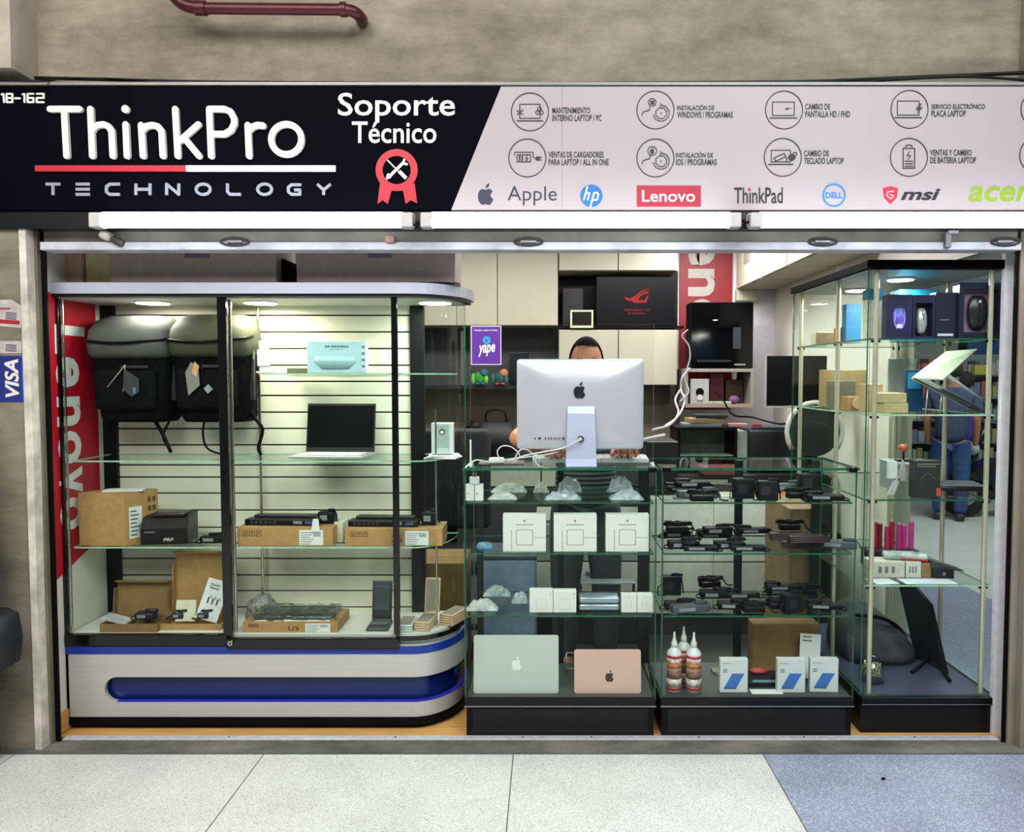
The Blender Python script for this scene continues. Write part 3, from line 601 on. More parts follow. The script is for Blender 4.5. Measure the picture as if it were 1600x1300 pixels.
# ================================================================ RIGHT SHOWCASE
YR = .05; RXa, RXb = X(1353, YR, 700), X(1561, YR, 900); RB = Z(1088, YR); RT = Z(420, YR); YRB = 1.05
RSH = [Z(528, YR), Z(648, YR), Z(782, YR), Z(917, YR)]
rc = thing('showcase', 'tall deep glass showcase with black top at the right end of the shop front', 'display case', ((RXa+RXb)/2, YR, 0)); h = (RXb-RXa)/2; dp = YRB-YR
g = G(); g.box(-h, .0, .001, h, dp, RB-.03, mat('#0b0a0d', .45, var=.15, sc=4, spec=.3)); g.done('base', rc)
g = G(); g.box(-h, -.012, RB-.03, h+.004, dp, RB-.002, mat('#08080a', .4, spec=.3), .003); g.box(-h, -.0145, RB-.031, h+.004, -.012, RB-.028, mat('#8e9092', .3, .8)); g.done('deck', rc)
g = G(); g.box(-h+.02, .02, RB-.002, h-.02, dp-.02, RB, mat('#474a60', .3, var=.05)); g.done('display_floor', rc)
g = G(); g.box(-h-.012, -.012, RT, h+.02, dp+.01, RT+.035, mat('#060507', .5, var=.1, spec=.04), .002); g.done('top', rc)
g = G(); g.box(-h+.01, .01, RT-.004, h-.01, dp-.01, RT, mat('#6d7074', .45, .2, var=.3, sc=2)); g.done('top_lining', rc)
g = G(); g.pane(-h+.01, .004, RB, h-.004, .010, RT-.004); g.done('glass_front', rc)
g = G(); g.pane(-h+.0, .012, RB, -h+.006, dp, RT-.004); g.done('glass_side', rc)
g = G(); g.pane(h-.006, .012, RB, h, dp, RT-.004); g.done('glass_side', rc)
g = G(); g.pane(-h+.008, dp-.008, RB, h-.008, dp-.002, RT-.004); g.done('glass_back', rc)
POL = mat('#e3d9bf', .25, .6, var=.04)
for s in (-1, 1):
    for y in (.035, .42, dp-.05):
        x = s*(h-.045) if y < .1 else s*(h-.03)
        g = G(); g.cyl((x, y, RB), (x, y, RT-.004), .0105, None, POL, 12)
        for z in RSH: g.cyl((x-.018, y, z-.012), (x+.018, y, z-.012), .005, None, BLK, 8)
        g.done('chrome_pole', rc)
for z in RSH:
    g = G(); g.pane(-h+.015, .03, z-.007, h-.02, dp-.03, z, GLS, EDL if z in (RSH[1], RSH[3]) else EDG); g.done('glass_shelf', rc)
for x, y, c, pw in ((-.03, .28, (.9, .97, 1), 5), (-.05, .72, (1, .95, .85), 5)):
    g = G(); g.cyl((x, y, RT-.004), (x, y, RT-.012), .06, None, mat('#dcdcd8', .4), 24); e = g.done('spot_lamp', rc)
    g = G(); g.cyl((x, y, RT-.012), (x, y, RT-.015), .052, None, LEDM, 24); g.done('spot_disc', e)
    area('showcase_spot', (x+rc.location.x, y+YR, RT-.03), .1, pw, c)
# ================================================================ THINGS IN THE LEFT SHOWCASE
def sc(Y): return FP/(Y-CY)
def span(p0, p1, Y): return (X(p0, Y)+X(p1, Y))/2, X(p1, Y)-X(p0, Y)
def loft(g, secs, m, n=24, smooth=True, cap=True):
    """secs: (z, cx, cy, rx, ry, squareness)"""
    vs = []
    for z, cx, cy, rx, ry, e in secs:
        for i in range(n):
            a = 2*pi*i/n; c, s_ = cos(a), sin(a)
            vs.append((cx+rx*math.copysign(abs(c)**e, c), cy+ry*math.copysign(abs(s_)**e, s_), z))
    L = len(secs); fs = [(j*n+i, j*n+(i+1) % n, (j+1)*n+(i+1) % n, (j+1)*n+i) for j in range(L-1) for i in range(n)]
    if cap: fs += [tuple(range(n))[::-1], tuple(range((L-1)*n, L*n))]
    return g.add(vs, fs, m, smooth)
FAB = mat('#090b0c', .8, var=.4, sc=60, bump=.15, spec=.05); FAB2 = mat('#0b0d0e', .8, var=.25, sc=30, bump=.2, spec=.07); LID_LIT = mat('#4d4e48', .7, var=.12, sc=10, bump=.3); LIDO = mat('#3c3d2a', .7, var=.12, sc=10, bump=.3)  # lids paler than the bodies: light from above put into their colour
PAP = mat('#d9dad6', .6, var=.02); GRYL = mat('#8e9290', .5)
def backpack(px0, px1, py0, py1, lid, lab, strap_px):
    Y = .2; x, w = span(px0, px1, Y); z0, z1 = Z(py1, Y), Z(py0, Y); H = z1-z0; h = w/2
    t = thing('backpack', lab, 'backpack', (x, .30, z0), group='backpacks hanging on the slatwall')
    g = G(); loft(g, [(0, .01, 0, h*.74, .085, .4), (.02, .01, 0, h*.82, .1, .45), (H*.3, 0, 0, h*.88, .108, .5), (H*.6, 0, 0, h*.96, .11, .5), (H*.78, 0, 0, h, .11, .5), (H*.88, 0, 0, h*.96, .1, .55)], FAB); g.done('body', t)
    g = G(); loft(g, [(H*.60, 0, -.012, h*.9, .1, .5), (H*.64, 0, -.018, h*.99, .118, .5), (H*.74, 0, -.02, h*1.0, .122, .5), (H*.86, .004, -.012, h*.99, .118, .5), (H*.95, .004, .0, h*.9, .1, .6), (H, .005, .015, h*.7, .07, .7)], lid); ld = g.done('lid', t)
    g = G(); g.tube(smoothpts([(-h*1.0, -.06, H*.77), (-h*.9, -.118, H*.76), (-h*.6, -.139, H*.745), (-h*.15, -.146, H*.735), (h*.3, -.146, H*.745), (h*.65, -.138, H*.76), (h*.92, -.115, H*.775), (h*1.0, -.05, H*.8)]), .0065, BLK); g.done('zipper', ld)
    g = G(); g.box(-h*.72, -.135, H*.12, h*.72, -.09, H*.5, FAB2, .02, seg=3); g.done('front_pocket', t)
    g = G(); g.tube([(-h*.05, -.125, H*.57), (-h*.05, -.14, H*.5), (h*.0, -.142, H*.46)], .006, BLK); g.box(-h*.05, -.14, H*.5, h*.6, -.128, H*.53, mat('#14181a', .6), .004); g.done('front_strap', t)
    for s in (-1, 1):
        g = G(); g.box(s*h*.9-.008, -.04, H*.2, s*h*.9+.012, -.01, H*.74, mat('#131617', .6), .004); g.box(s*h*.92-.014, -.06, H*.58, s*h*.92+.014, -.03, H*.66, mat('#0a0b0c', .3), .004); g.done('side_strap', t)
    zf = LSH[1]-z0+.01
    for k, q in enumerate(strap_px):
        g = G(); g.tube(smoothpts([(X(a, .25)-x, -.02, Z(b, .25)-z0) for a, b in q]), .008 if k == 0 else .005, BLK, 6); g.done('dangling_strap', t)
    g = G(); g.tube([(0, .09, H*.9), (0, .12, H*1.0), (0, .14, H*1.0)], .005, CHR); g.done('hang_loop', t)
    return t, x, z0, H, h
t, x, z0, H, h = backpack(136, 268, 492, 660, LID_LIT, 'black hooded backpack hanging nearest the red banner', ([(236, 655), (250, 680), (262, 708)], [(262, 655), (250, 682), (258, 700)]))
def lp2(px, py): return X(px, .16)-x, Z(py, .16)-z0
g = G(); a, b, c = lp2(200, 570), lp2(172, 605), lp2(196, 612); g.tube([(a[0], -.145, a[1]), (b[0], -.148, b[1])], .0018, mat('#b9a988', .6)); g.tube([(a[0], -.145, a[1]), (c[0], -.148, c[1])], .0018, mat('#b9a988', .6)); g.done('tag_string', t)
g = G(); q = [lp2(200, 577), lp2(222, 592), lp2(221, 613), lp2(210, 620), lp2(196, 608)]; g.prism(q, -.151, -.149, mat('#35393b', .4)); a = lp2(214, 610); g.box(a[0]-.004, -.153, a[1]-.012, a[0]+.006, -.151, a[1]+.012, mat('#3b7fb0', .5)); g.done('swing_tag', t)
t, x, z0, H, h = backpack(263, 392, 490, 660, LIDO, 'olive-topped black backpack hanging behind the black door post', ([(388, 640), (396, 655), (407, 672), (400, 700), (404, 712)], [(316, 655), (313, 680), (320, 702), (345, 712)]))
g = G(); q = [lp2(303, 566), lp2(314, 572), lp2(316, 602), lp2(298, 618), lp2(294, 582)]; g.prism(q, -.152, -.150, mat('#7d7a74', .5)); q = [lp2(309, 565), lp2(316, 572), lp2(311, 590), lp2(304, 582)]; g.prism(q, -.154, -.152, mat('#c69a62', .6)); g.done('swing_tag', t)
g = G(); q = [lp2(322, 607), lp2(329, 600), lp2(336, 608), lp2(328, 615)]; g.prism(q, -.151, -.149, mat('#8b9799', .5)); g.done('logo_patch', t)
# ---------------------------------------------------------------- upper shelf
Y = .2
def boxthing(name, lab, cat, p0, p1, ptop, z, Y, d, m, rz=0, group=None, bev=.002):
    x, w = span(p0, p1, Y); hh = Z(ptop, Y)-z
    t = thing(name, lab, cat, (x, Y, z), rz, group); t['w'], t['h'] = w, hh
    g = G(); g.box(-w/2, 0, 0, w/2, d, hh, m, bev); g.done('body', t); return t, w, hh
def ftext(g, st, x0, z0, x1, z1, y, m, **k): g.text(st, (x0, y, z0), (x1-x0, 0, 0), (0, 0, z1-z0), m, .0006, **k)
def frect(g, x0, z0, x1, z1, y, m): g.quad((x0, y, z0), (x1, y, z0), (x1, y, z1), (x0, y, z1), m)
t, w, hh = boxthing('product_box', 'pale blue product box on the upper shelf above the laptop', 'box', 482, 573, 533, LSH[0], .22, .05, mat('#a9cbd3', .5, var=.03))
g = G(); ftext(g, 'AR KROCKILL', -w*.2, hh*.8, w*.22, hh*.87, -.0005, mat('#15303a', .5), bold=.03); frect(g, -w*.12, hh*.73, w*.12, hh*.745, -.0008, mat('#6f9196', .5)); g.done('printing', t)
g = G(); loft(g, [(0, 0, 0, .06, .004, .6), (.03, 0, 0, .09, .006, .5), (.05, 0, 0, .085, .004, .5)], mat('#93bdbf', .4)); g.done('picture', t, loc=(-.005, -.003, hh*.15))
g = G()
for k in range(9): frect(g, w/2-.016, hh*(.08+k*.1), w/2-.004, hh*(.15+k*.1), -.0008, mat('#54706f' if k % 2 else '#c9dcdc', .5))
g.done('feature_strip', t)
t, w, hh = boxthing('phone_box', 'small dark flat box lying behind the pale blue box', 'box', 450, 484, 575, LSH[0], .3, .08, mat('#585b49', .5))
t = thing('phone_holder', 'white phone holder standing on the upper shelf beside the chrome pole', 'phone stand', (X(415, .25), .25, LSH[0]))
g = G(); g.box(-.03, -.02, 0, .03, .04, .008, WPL, .004); g.done('base', t)
g = G(); g.box(-.022, .0, .008, .022, .008, .14, mat('#e9e9e6', .3), .004); g.done('arm', t)
g = G(); g.box(-.028, -.008, .03, .028, .0, .1, WPL, .004); g.done('cradle', t)
# ---------------------------------------------------------------- laptop on the middle shelf
Y = .18; x, w = span(470, 580, Y+.13)
t = thing('laptop', 'open silver laptop with black screen on the middle shelf', 'laptop', (x, Y, LSH[1])); t.rotation_euler[2] = R(-4)
g = G(); g.box(-w/2-.003, -.04, .004, w/2+.003, .16, .016, mat('#b9bdb8', .35, .6), .003); b = g.done('base', t)
g = G()
for r_ in range(5):
    for k in range(13): g.box(-w*.42+k*w*.065, -.005+r_*.026, .016, -w*.42+k*w*.065+w*.055, .016+r_*.026, .0175, mat('#dddfd9', .5))
g.done('keyboard', b)
g = G(); H = Z(631, Y+.15)-LSH[1]; mt = M.Translation((0, .16, .014)) @ M.Rotation(R(-8), 4, 'X'); g.box(-w/2, -.004, 0, w/2, .003, H-.012, mat('#17181a', .4), .002, mt); s_ = g.done('screen', t)
g = G(); g.box(-w/2+.006, -.0055, .022, w/2-.006, -.004, H-.022, mat('#050708', .15, var=.3, sc=3), 0, mt); g.done('display', s_)
# camera kit in the rounded end
t, w, hh = boxthing('camera_box', 'white boxed home camera on the middle shelf in the rounded end of the showcase', 'box', 674, 708, 661, LSH[1]+.018, .2, .05, mat('#c9d1cd', .5, var=.05))
g = G(); frect(g, -w*.3, hh*.2, w*.3, hh*.94, -.0008, mat('#a3b3ae', .5)); g.done('label', t)
g = G(); g.cyl((0, 0, hh*.72), (0, -.004, hh*.72), .012, None, BLK, 16); g.cyl((0, -.004, hh*.71), (0, -.006, hh*.71), .008, None, WPL, 14); g.done('lens_picture', t)
t = thing('manual', 'loose white leaflets under the boxed home camera', 'leaflet', (X(690, .2), .19, LSH[1]))
g = G()
for k in range(3): g.box(-.07+.01*k, -.03, .001+k*.005, .07+.004*k, .09, .005+k*.005, PAP, .001, M.Rotation(R(9*k-8), 4, 'Z'))
g.done('sheets', t)
# ---------------------------------------------------------------- cartons
def carton(lab, p0, p1, ptop, z, Y, d, rz=0, m=KRF, marks=True, lbl=None, number=None, group=None, name='cardboard_box'):
    x, w = span(p0, p1, Y); hh = Z(ptop, Y)-z
    t = thing(name, lab, 'box', (x, Y, z), rz, group)
    g = G(); g.box(-w/2, 0, 0, w/2, d, hh, m, .0015); b = g.done('body', t)
    g = G(); g.box(-w/2+.002, d*.47, hh, w/2-.002, d*.53, hh+.0006, mat('#8a6a3c', .5)); g.done('tape', t)
    if marks:
        g = G(); q = hh*.28; c = mat('#33240f', .7); x0 = -w*.44 if marks is True else marks
        for k in range(3):
            a = x0+k*q*1.25; z0 = hh*.52
            for r_ in ((a, z0, a+q, z0+.002), (a, z0+q, a+q, z0+q+.002), (a, z0, a+.002, z0+q), (a+q-.002, z0, a+q, z0+q)): frect(g, *r_, -.0008, c)
            if k == 0:
                for j in (.3, .55): frect(g, a+q*j, z0+q*.2, a+q*(j+.12), z0+q*.8, -.0008, c)
            elif k == 1: g.add([(a+q*.25, -.0008, z0+q*.8), (a+q*.75, -.0008, z0+q*.8), (a+q*.5, -.0008, z0+q*.4)], [(0, 1, 2)], c); frect(g, a+q*.45, z0+q*.15, a+q*.55, z0+q*.5, -.0009, c)
            else: g.add([(a+q*.2, -.0008, z0+q*.5), (a+q*.8, -.0008, z0+q*.5), (a+q*.5, -.0008, z0+q*.8)], [(0, 1, 2)], c)
        g.done('handling_marks', t)
    if number:
        g = G(); ftext(g, number, w*-.02, hh*.22, w*.09, hh*.6, -.0005, mat('#241808', .7)); g.done('handwriting', t)
    if lbl:
        a, b2 = lbl; g = G(); g.box(w*a, -.0016, hh*.04, w*b2, 0, hh*.86, PAP); l_ = g.done('shipping_label', t)
        g = G(); c = mat('#5b5f60', .6); L = w*(b2-a)
        for k in range(6): frect(g, w*a+L*.06, hh*(.1+.12*k), w*a+L*(.45+.08*(k % 3)), hh*(.13+.12*k), -.0022, c)
        for k in range(9): frect(g, w*a+L*(.6+.035*k), hh*.5, w*a+L*(.6+.035*k+.017), hh*.75, -.0022, c)
        g.done('printing', l_)
    return t, w, hh
# big carton turned so that one side faces the glass
z = LSH[2]; w1, d1, hh = .20, .30, Z(770, .14)-z
xa, xb, xc = X(119, .14), X(192, .125), X(244, .26); t = thing('cardboard_box', 'large cardboard box with an envelope on its lid, beside the receipt printer', 'box', (xb, .125, z))
g = G(); A = V((xa-xb, .02, 0)); B = V((0, 0, 0)); D_ = V((xc-xb, .14, 0)); E_ = A+D_
base = [tuple(v)[:2] for v in (A, B, D_, E_)]; g.prism(base, 0, hh, KRF, 'z'); g.done('body', t)
def onside(u0, v0, u1, v1, off): return [tuple(D_*u+V((0, 0, v*hh))+V((.14, -(xc-xb), 0)).normalized()*off) for u, v in ((u0, v0), (u1, v0), (u1, v1), (u0, v1))]
g = G(); g.add(onside(.12, .12, .5, .72, .001), [(0, 1, 2, 3)], PAP); l_ = g.done('shipping_label', t)
g = G(); c = mat('#5a6468', .6)
for k in range(7): g.add(onside(.16, .17+.075*k, .34+.04*(k % 3), .2+.075*k, .0018), [(0, 1, 2, 3)], c)
for k in range(6): g.add(onside(.4, .2+.03*k, .48, .215+.03*k, .0018), [(0, 1, 2, 3)], c)
g.done('printing', l_)
g = G()
for k in range(4): u, v = .68+.14*(k % 2), .6+.17*(k//2); g.add(onside(u, v, u+.1, v+.1, .001), [(0, 1, 2, 3)], mat('#5d4727', .7))
g.done('handling_marks', t)
g = G(); g.box(-.10, .045, hh, .06, .12, hh+.006, PAP, .001, M.Rotation(R(12), 4, 'Z')); tag(g.done('envelope', None, loc=(xb, .125, z+.0005)), 'white envelope lying on the large cardboard box', 'envelope')
# thermal printer
t = thing('receipt_printer', 'black receipt printer on the lower shelf beside the large cardboard box', 'printer', (X(255, .17), .16, z)); w = .19; hp = Z(803, .2)-z
g = G(); g.prism([(0, 0), (.15, 0), (.15, hp*.95), (.11, hp), (.03, hp*.86), (0, hp*.55)], -w/2, w/2, mat('#160d0e', .35, var=.15, spec=.3), 'x'); g.done('body', t)
g = G(); g.box(-w*.32, .04, hp*.9, w*.4, .13, hp*1.04, mat('#241a1b', .3), .006, seg=3); g.done('paper_cover', t)
g = G(); ftext(g, 'PRP', -w*.02, hp*.1, w*.2, hp*.22, -.0006, mat('#b8b8b8', .4), shear=.2, bold=.02); frect(g, -w*.42, hp*.42, -w*.18, hp*.45, -.001, mat('#7e8084', .4)); g.done('badge', t)
t.rotation_euler[2] = R(8)
def coil(g, c, rx, ry, n, r, m, jit=.004, tail=None):
    pts = []
    for i in range(int(n*12)+1):
        a = 2*pi*i/12; k = 1+random.uniform(-.08, .08); pts.append((c[0]+rx*k*cos(a), c[1]+ry*k*sin(a), c[2]+r+abs(random.uniform(0, jit))+r*1.3*(i/12 % 2)))
    if tail: pts += tail
    g.tube(pts, r, m, 5); return g
def adapter(w=.12, d=.05, h=.03, m=RUB, label=None, side=1, loc=(0, 0, 0), rz=0, coilr=.03, group='power adapters on the shelves', name='power_adapter', cat='power adapter', led=True):
    t = thing(name, label, cat, loc, rz, group)
    g = G(); g.box(-w/2, -d/2, 0, w/2, d/2, h, m, .006, seg=3); g.done('brick', t)
    g = G(); coil(g, (side*w*.3, -.0, h*.95), coilr*1.3, coilr*.6, 3, .0032, m, .003, [(side*(w*.5+.005), 0, h*.8), (side*(w/2+.012), -.01, .006)])
    g.tube([(-side*w/2, 0, h/2), (-side*(w/2+.015), -.005, h*.4), (-side*(w/2+.02), -.015, .004), (-side*(w/2-.01), -d*.75, .004)], .0032, m, 5); g.done('cable', t)
    g = G(); frect(g, -w*.35, h*.3, w*.1, h*.75, -d/2-.0006, mat('#1d2022' if h > .06 else '#80868a', .5)); g.done('rating_label', t)
    return t
adapter(.1, .045, .03, label='black power adapter with coiled cable beside the receipt printer', loc=(X(327, .18), .2, LSH[2]), group=None, coilr=.035)
# two flat cartons with docking stations
def dock(lab, x, Y, z, w, lit):
    t = thing('docking_station', lab, 'docking station', (x, Y, z), R(-3), 'docking stations on cardboard boxes')
    g = G(); g.box(-w/2, 0, 0, w/2, .07, .026, mat('#0b0b0d', .3, spec=.25), .004); b = g.done('body', t)
    g = G(); g.box(-w/2+.02, .05, .026, w/2-.03, .1, .036, mat('#1d1f20', .4), .003); g.done('top_tray', t)
    g = G(); c = mat('#8f9aa8', .3, .6)
    for k in range(6): g.box(-w*.42+k*.02, -.001, .008, -w*.42+k*.02+.011, 0, .017, mat('#3a3d42', .4))
    g.box(w*.16, -.0015, .007, w*.28, 0, .019, c, .001); g.box(w*.32, -.0015, .007, w*.44, 0, .019, mat('#3d4c86', .4), .001); g.done('ports', t)
    return t
t, w, hh = carton('flat cardboard box under the left docking station on the lower shelf', 368, 518, 824, LSH[2], .13, .17, lbl=(.15, .40), group='flat cardboard boxes in the showcase')
dock('black docking station with rear ports on the left flat cardboard box', X(437, .16), .165, LSH[2]+hh+.001, .32, 1)
adapter(.07, .05, .05, label='square black power adapter beside the left docking station', loc=(X(507, .2), .225, LSH[2]+hh+.002), group=None, coilr=.01)
g = G(); g.prism([(-.018, -.02), (.02, -.02), (.014, .035), (-.008, .035)], 0, .0012, PAP); o = g.done('price_tag', None, loc=(X(490, .12), .124, LSH[2]+hh+.002)); tag(o, 'white paper price tag hanging over the front of the left flat box', 'tag')
t, w, hh = carton('flat cardboard box marked 36 with the second docking station on it', 537, 690, 826, LSH[2], .13, .17, lbl=(.12, .36), number='36', group='flat cardboard boxes in the showcase')
dock('black docking station on the flat box behind the second door post', X(596, .16), .165, LSH[2]+hh+.001, .30, 0)
adapter(.066, .05, .055, label='square black power adapter at the right end of the second docking station', loc=(X(668, .17), .22, LSH[2]+hh+.002), group=None, coilr=.01)
t, w, hh = boxthing('cable_box', 'small white box standing between the two flat cardboard boxes', 'box', 520, 534, 816, LSH[2], .2, .12, mat('#c9c6b0', .6))
# display floor
def opencarton(lab, p0, p1, pt, Y, d, lidh, m, rz=0, tilt=8):
    x, w = span(p0, p1, Y); z = FZ; hh = Z(pt, Y)-z; t = thing('open_cardboard_box', lab, 'box', (x, Y, z), R(rz), 'open cardboard boxes on the showcase floor')
    g = G(); e = .004
    for b in ((-w/2, 0, 0, w/2, e, hh), (-w/2, d-e, 0, w/2, d, hh), (-w/2, e, 0, -w/2+e, d-e, hh), (w/2-e, e, 0, w/2, d-e, hh), (-w/2+e, e, 0, w/2-e, d-e, e)): g.box(*b, m)
    g.done('tray', t)
    mt = M.Translation((0, d, hh)) @ M.Rotation(R(-tilt), 4, 'X'); g = G(); g.box(-w/2, 0, 0, w/2, e, lidh, m, .001, mt); g.box(-w/2, -.03, lidh*.05, -w/2+e, 0, lidh*.8, m, 0, mt); g.box(-w/2+.003, -.035, lidh-e, w/2-.003, 0, lidh, m, 0, mt)
    g.add([tuple(mt @ V(p)) for p in ((w/2, -.0, lidh*.1), (w/2, -.03, lidh*.3), (w/2, -.03, lidh*.9), (w/2, 0, lidh))], [(0, 1, 2, 3)], m); g.done('lid', t)
    return t, w, hh, d
t, w, hh, d = opencarton('open brown cardboard box with dark lid at the left of the showcase floor', 148, 238, 975, .12, .13, .15, KRD)
o = G(); o.box(-.09, -.01, 0, .02, .06, .012, mat('#b9bdbd', .5, var=.2), .002, M.Rotation(R(14), 4, 'Y')); tag(o.done('manual', None, loc=(X(190, .2), .17, FZ+hh*.55)), 'folded white leaflet sticking out of the dark open box', 'leaflet')
adapter(.08, .05, .03, mat('#171c22', .5), 'dark adapter lying in the dark open cardboard box', loc=(X(222, .2), .2, FZ+.035), group=None, coilr=.02)
t, w, hh, d = opencarton('open cardboard box with tall raised lid standing against the slatwall', 243, 340, 975, .15, .14, .28, KRF, tilt=4)
g = G(); g.box(-.047, 0, 0, .047, .002, .175, mat('#d9dcdc', .5)); s_ = M.Rotation(R(-10), 4, 'X')
t = thing('setup_sheet', 'white quick setup sheet leaning in the tall open box', 'leaflet', (X(323, .22), .175, FZ+.035), 0, ry=R(16)); t.rotation_euler[0] = R(-12)
g.done('sheet', t); c = mat('#202224', .5)
g = G(); ftext(g, 'Quick', -.03, .145, .012, .156, -.0005, c, bold=.02); ftext(g, 'Setup', -.03, .131, .012, .142, -.0005, c, bold=.02)
for k in range(3): g.box(-.022+k*.02, -.0012, .07, -.016+k*.02, -.0006, .095, c, 0, M.Translation((0, 0, 0))); g.tube([(-.019+k*.02, -.0014, .095), (-.012+k*.02, -.0014, .105), (-.008+k*.02, -.0014, .09)], .0012, c, 4)
g.tube([(-.02+.012*cos(q), -.0014, .03+.012*sin(q)) for q in [k*pi/8 for k in range(17)]], .0012, c, 4); g.done('printing', t)
t = thing('booklet', 'small pale booklet standing in the tall open box', 'booklet', (X(283, .18), .175, FZ+.03)); g = G(); g.box(-.04, 0, 0, .045, .006, .09, mat('#cfcfb4', .5), .001, M.Rotation(R(-10), 4, 'X')); g.done('cover', t)
for k, (px, lab) in enumerate(((270, 'black wall plug lying in the tall open box by the booklet'), (310, 'tangle of dark plugs in front of the setup sheet'))):
    adapter(.05, .035, .026, mat('#22242a', .5), lab, loc=(X(px, .17), .19, FZ+.04), group=None, coilr=.02, name='wall_plug', cat='plug')
t, w, hh = carton('flat cardboard box marked U5 on the showcase floor', 374, 524, 972, FZ, .12, .2, lbl=(.16, .42), number='U5', group='flat cardboard boxes in the showcase')
t = thing('laptop', 'closed laptop in a clear plastic bag on the flat box marked U5', 'laptop', (X(462, .2), .14, FZ+hh+.001)); g = G(); g.box(-.17, .0, 0, .16, .16, .018, mat('#4a5250', .3, .4, var=.3, sc=12), .004); g.done('body', t)
g = G(); random.seed(3)
nx, ny = 26, 10; vs = [(-.19+.37*i/nx, -.012+.18*j/ny, (.02+.014*random.random()) if 0 < i < nx and 0 < j < ny else .0005) for j in range(ny+1) for i in range(nx+1)]
g.add(vs, [(j*(nx+1)+i, j*(nx+1)+i+1, (j+1)*(nx+1)+i+1, (j+1)*(nx+1)+i) for j in range(ny) for i in range(nx)], BAG, True); g.done('plastic_bag', t)
t = thing('padded_bag', 'crumpled grey bubble-wrapped item behind the laptop on the U5 box', 'parcel', (X(403, .33), .34, FZ)); g = G(); loft(g, [(0, 0, 0, .07, .05, .8), (.03, .01, 0, .075, .052, .9), (.07, 0, 0, .06, .04, .9), (.10, .01, 0, .03, .02, 1)], mat('#8c8d86', .3, var=.4, sc=60, bump=.8)); g.done('wrap', t)
# phone dock
t = thing('charging_dock', 'dark grey phone charging dock on the showcase floor beside the door post', 'charging dock', (X(592, .2), .2, FZ), R(0))
g = G(); g.box(-.05, -.07, 0, .045, .05, .015, mat('#3e4446', .35), .006, seg=3); g.done('base', t)
hd = Z(914, .22)-FZ; mt = M.Translation((.0, .03, .012)) @ M.Rotation(R(-9), 4, 'X'); g = G(); g.box(-.043, -.012, 0, .043, .0, hd, mat('#2c3133', .35), .012, mt, 3); g.done('backrest', t)
g = G(); g.box(-.034, -.0145, .05, .034, -.012, hd*.9, mat('#3f474a', .25), .008, mt, 3); g.done('pad', t)
g = G(); g.box(-.04, -.04, .012, .04, .025, .03, mat('#50585a', .35), .006, seg=3); g.done('foot_rest', t)
# stacks of phone cases in the rounded end
CSE = mat('#cfab8a', .5, var=.08); CSW = mat('#c3cfc4', .5, var=.05)
def case(lab, x, y, z, rz, m=CSE, stand=False):
    t = thing('phone_case', lab, 'phone case', (x, y, z), rz, 'stacked beige phone cases')
    g = G(); W_, D2, T_ = .034, .07, .009
    mt = (M.Translation((0, .0, 0)) @ M.Rotation(R(78), 4, 'X')) if stand else M()
    g.box(-W_, -D2 if not stand else 0, 0, W_, D2 if not stand else .15, T_, m, .006, mt, 3); g.done('shell', t)
    g = G(); z_ = T_+.0003
    g.box(-W_+.006, (-D2 if not stand else 0)+.008, T_-.001, W_-.006, (D2 if not stand else .15)-.008, z_, mat('#8d8273', .6), .0, mt); g.done('inner_lining', t); return t
nm = ['bottom', 'second', 'third', 'fourth', 'fifth', 'top']
for k in range(5): case(f'beige phone case, {nm[k]} from the bottom in the stack nearest the curved glass', X(707, .25), .27, FZ+.001+k*.0102, R(-24))
for k in range(4): case(f'beige phone case, {nm[k]} from the bottom in the middle stack of phone cases', X(664, .2), .2, FZ+.001+k*.0102, R(-8))
case('beige phone case standing upright on the middle stack of phone cases', X(671, .22), .265, FZ+.043, R(-5), stand=True)
for k in range(3): case(f'pale green-white phone case, {nm[k]} from the bottom in the stack by the door post', X(634, .2), .19, FZ+.001+k*.0102, 0, CSW)
# ---------------------------------------------------------------- boxes on the canopy
zc = zc1
YC = .14
bx = thing('storage_box', 'dark grey storage box on the showcase top, left one of two', 'box', (X(308, YC), YC, zc+.012), group='grey storage boxes on the showcase top')
GB = mat('#a99c95', .75, var=.05); w = X(436, YC)-X(180, YC); hb = .2
g = G(); g.box(-w/2, 0, .0, w/2, .26, hb, GB, .003); g.done('body', bx); g = G(); g.box(w*-.05, -.0012, hb*.5, w*.1, 0, hb, mat('#74677f', .6)); g.done('label', bx)
b2 = dup(bx, 'dark grey storage box on the showcase top, right one of two', (X(590, YC)+.0, YC, zc+.012)); b2.scale = ((X(712, YC)-X(467, YC))/w, .9, 1)
for lab, a, b in (('slim brown board under the left grey storage box', 202, 405), ('slim brown board under the right grey storage box', 480, 690)):
    g = G(); g.box(X(a, YC), YC+.01, zc, X(b, YC), YC+.22, zc+.011, mat('#5a3228', .7)); tag(g.done('wooden_board'), lab, 'board')
g = G(); g.box(X(61, YC), YC+.02, zc, X(131, YC), YC+.25, zc+.2, mat('#c4a88c', .8), .003); tag(g.done('cardboard_box'), 'brown cardboard box at the far left end of the showcase top', 'box')
g = G(); g.box(X(132, YC)+.002, YC+.04, zc, X(178, YC), YC+.25, zc+.2, mat('#d8d09c', .8, var=.12), .003); tag(g.done('cardboard_box'), 'pale yellowish box between the brown carton and the grey storage box', 'box')
g = G(); g.prism([(X(438, YC), zc), (X(464, YC), zc), (X(464, YC), zc+.09), (X(438, YC), zc+.12)], YC+.06, YC+.26, BLK); tag(g.done('laptop_bag'), 'black bag squeezed between the two grey storage boxes', 'bag')
g = G(); x, zz = P(716, 440, .2); g.box(x-.012, .15, zc, x+.012, .2, zc+.012, mat('#6b5a4c', .4), .004); tag(g.done('eraser'), 'small brown object at the right end of the showcase top', 'clip')
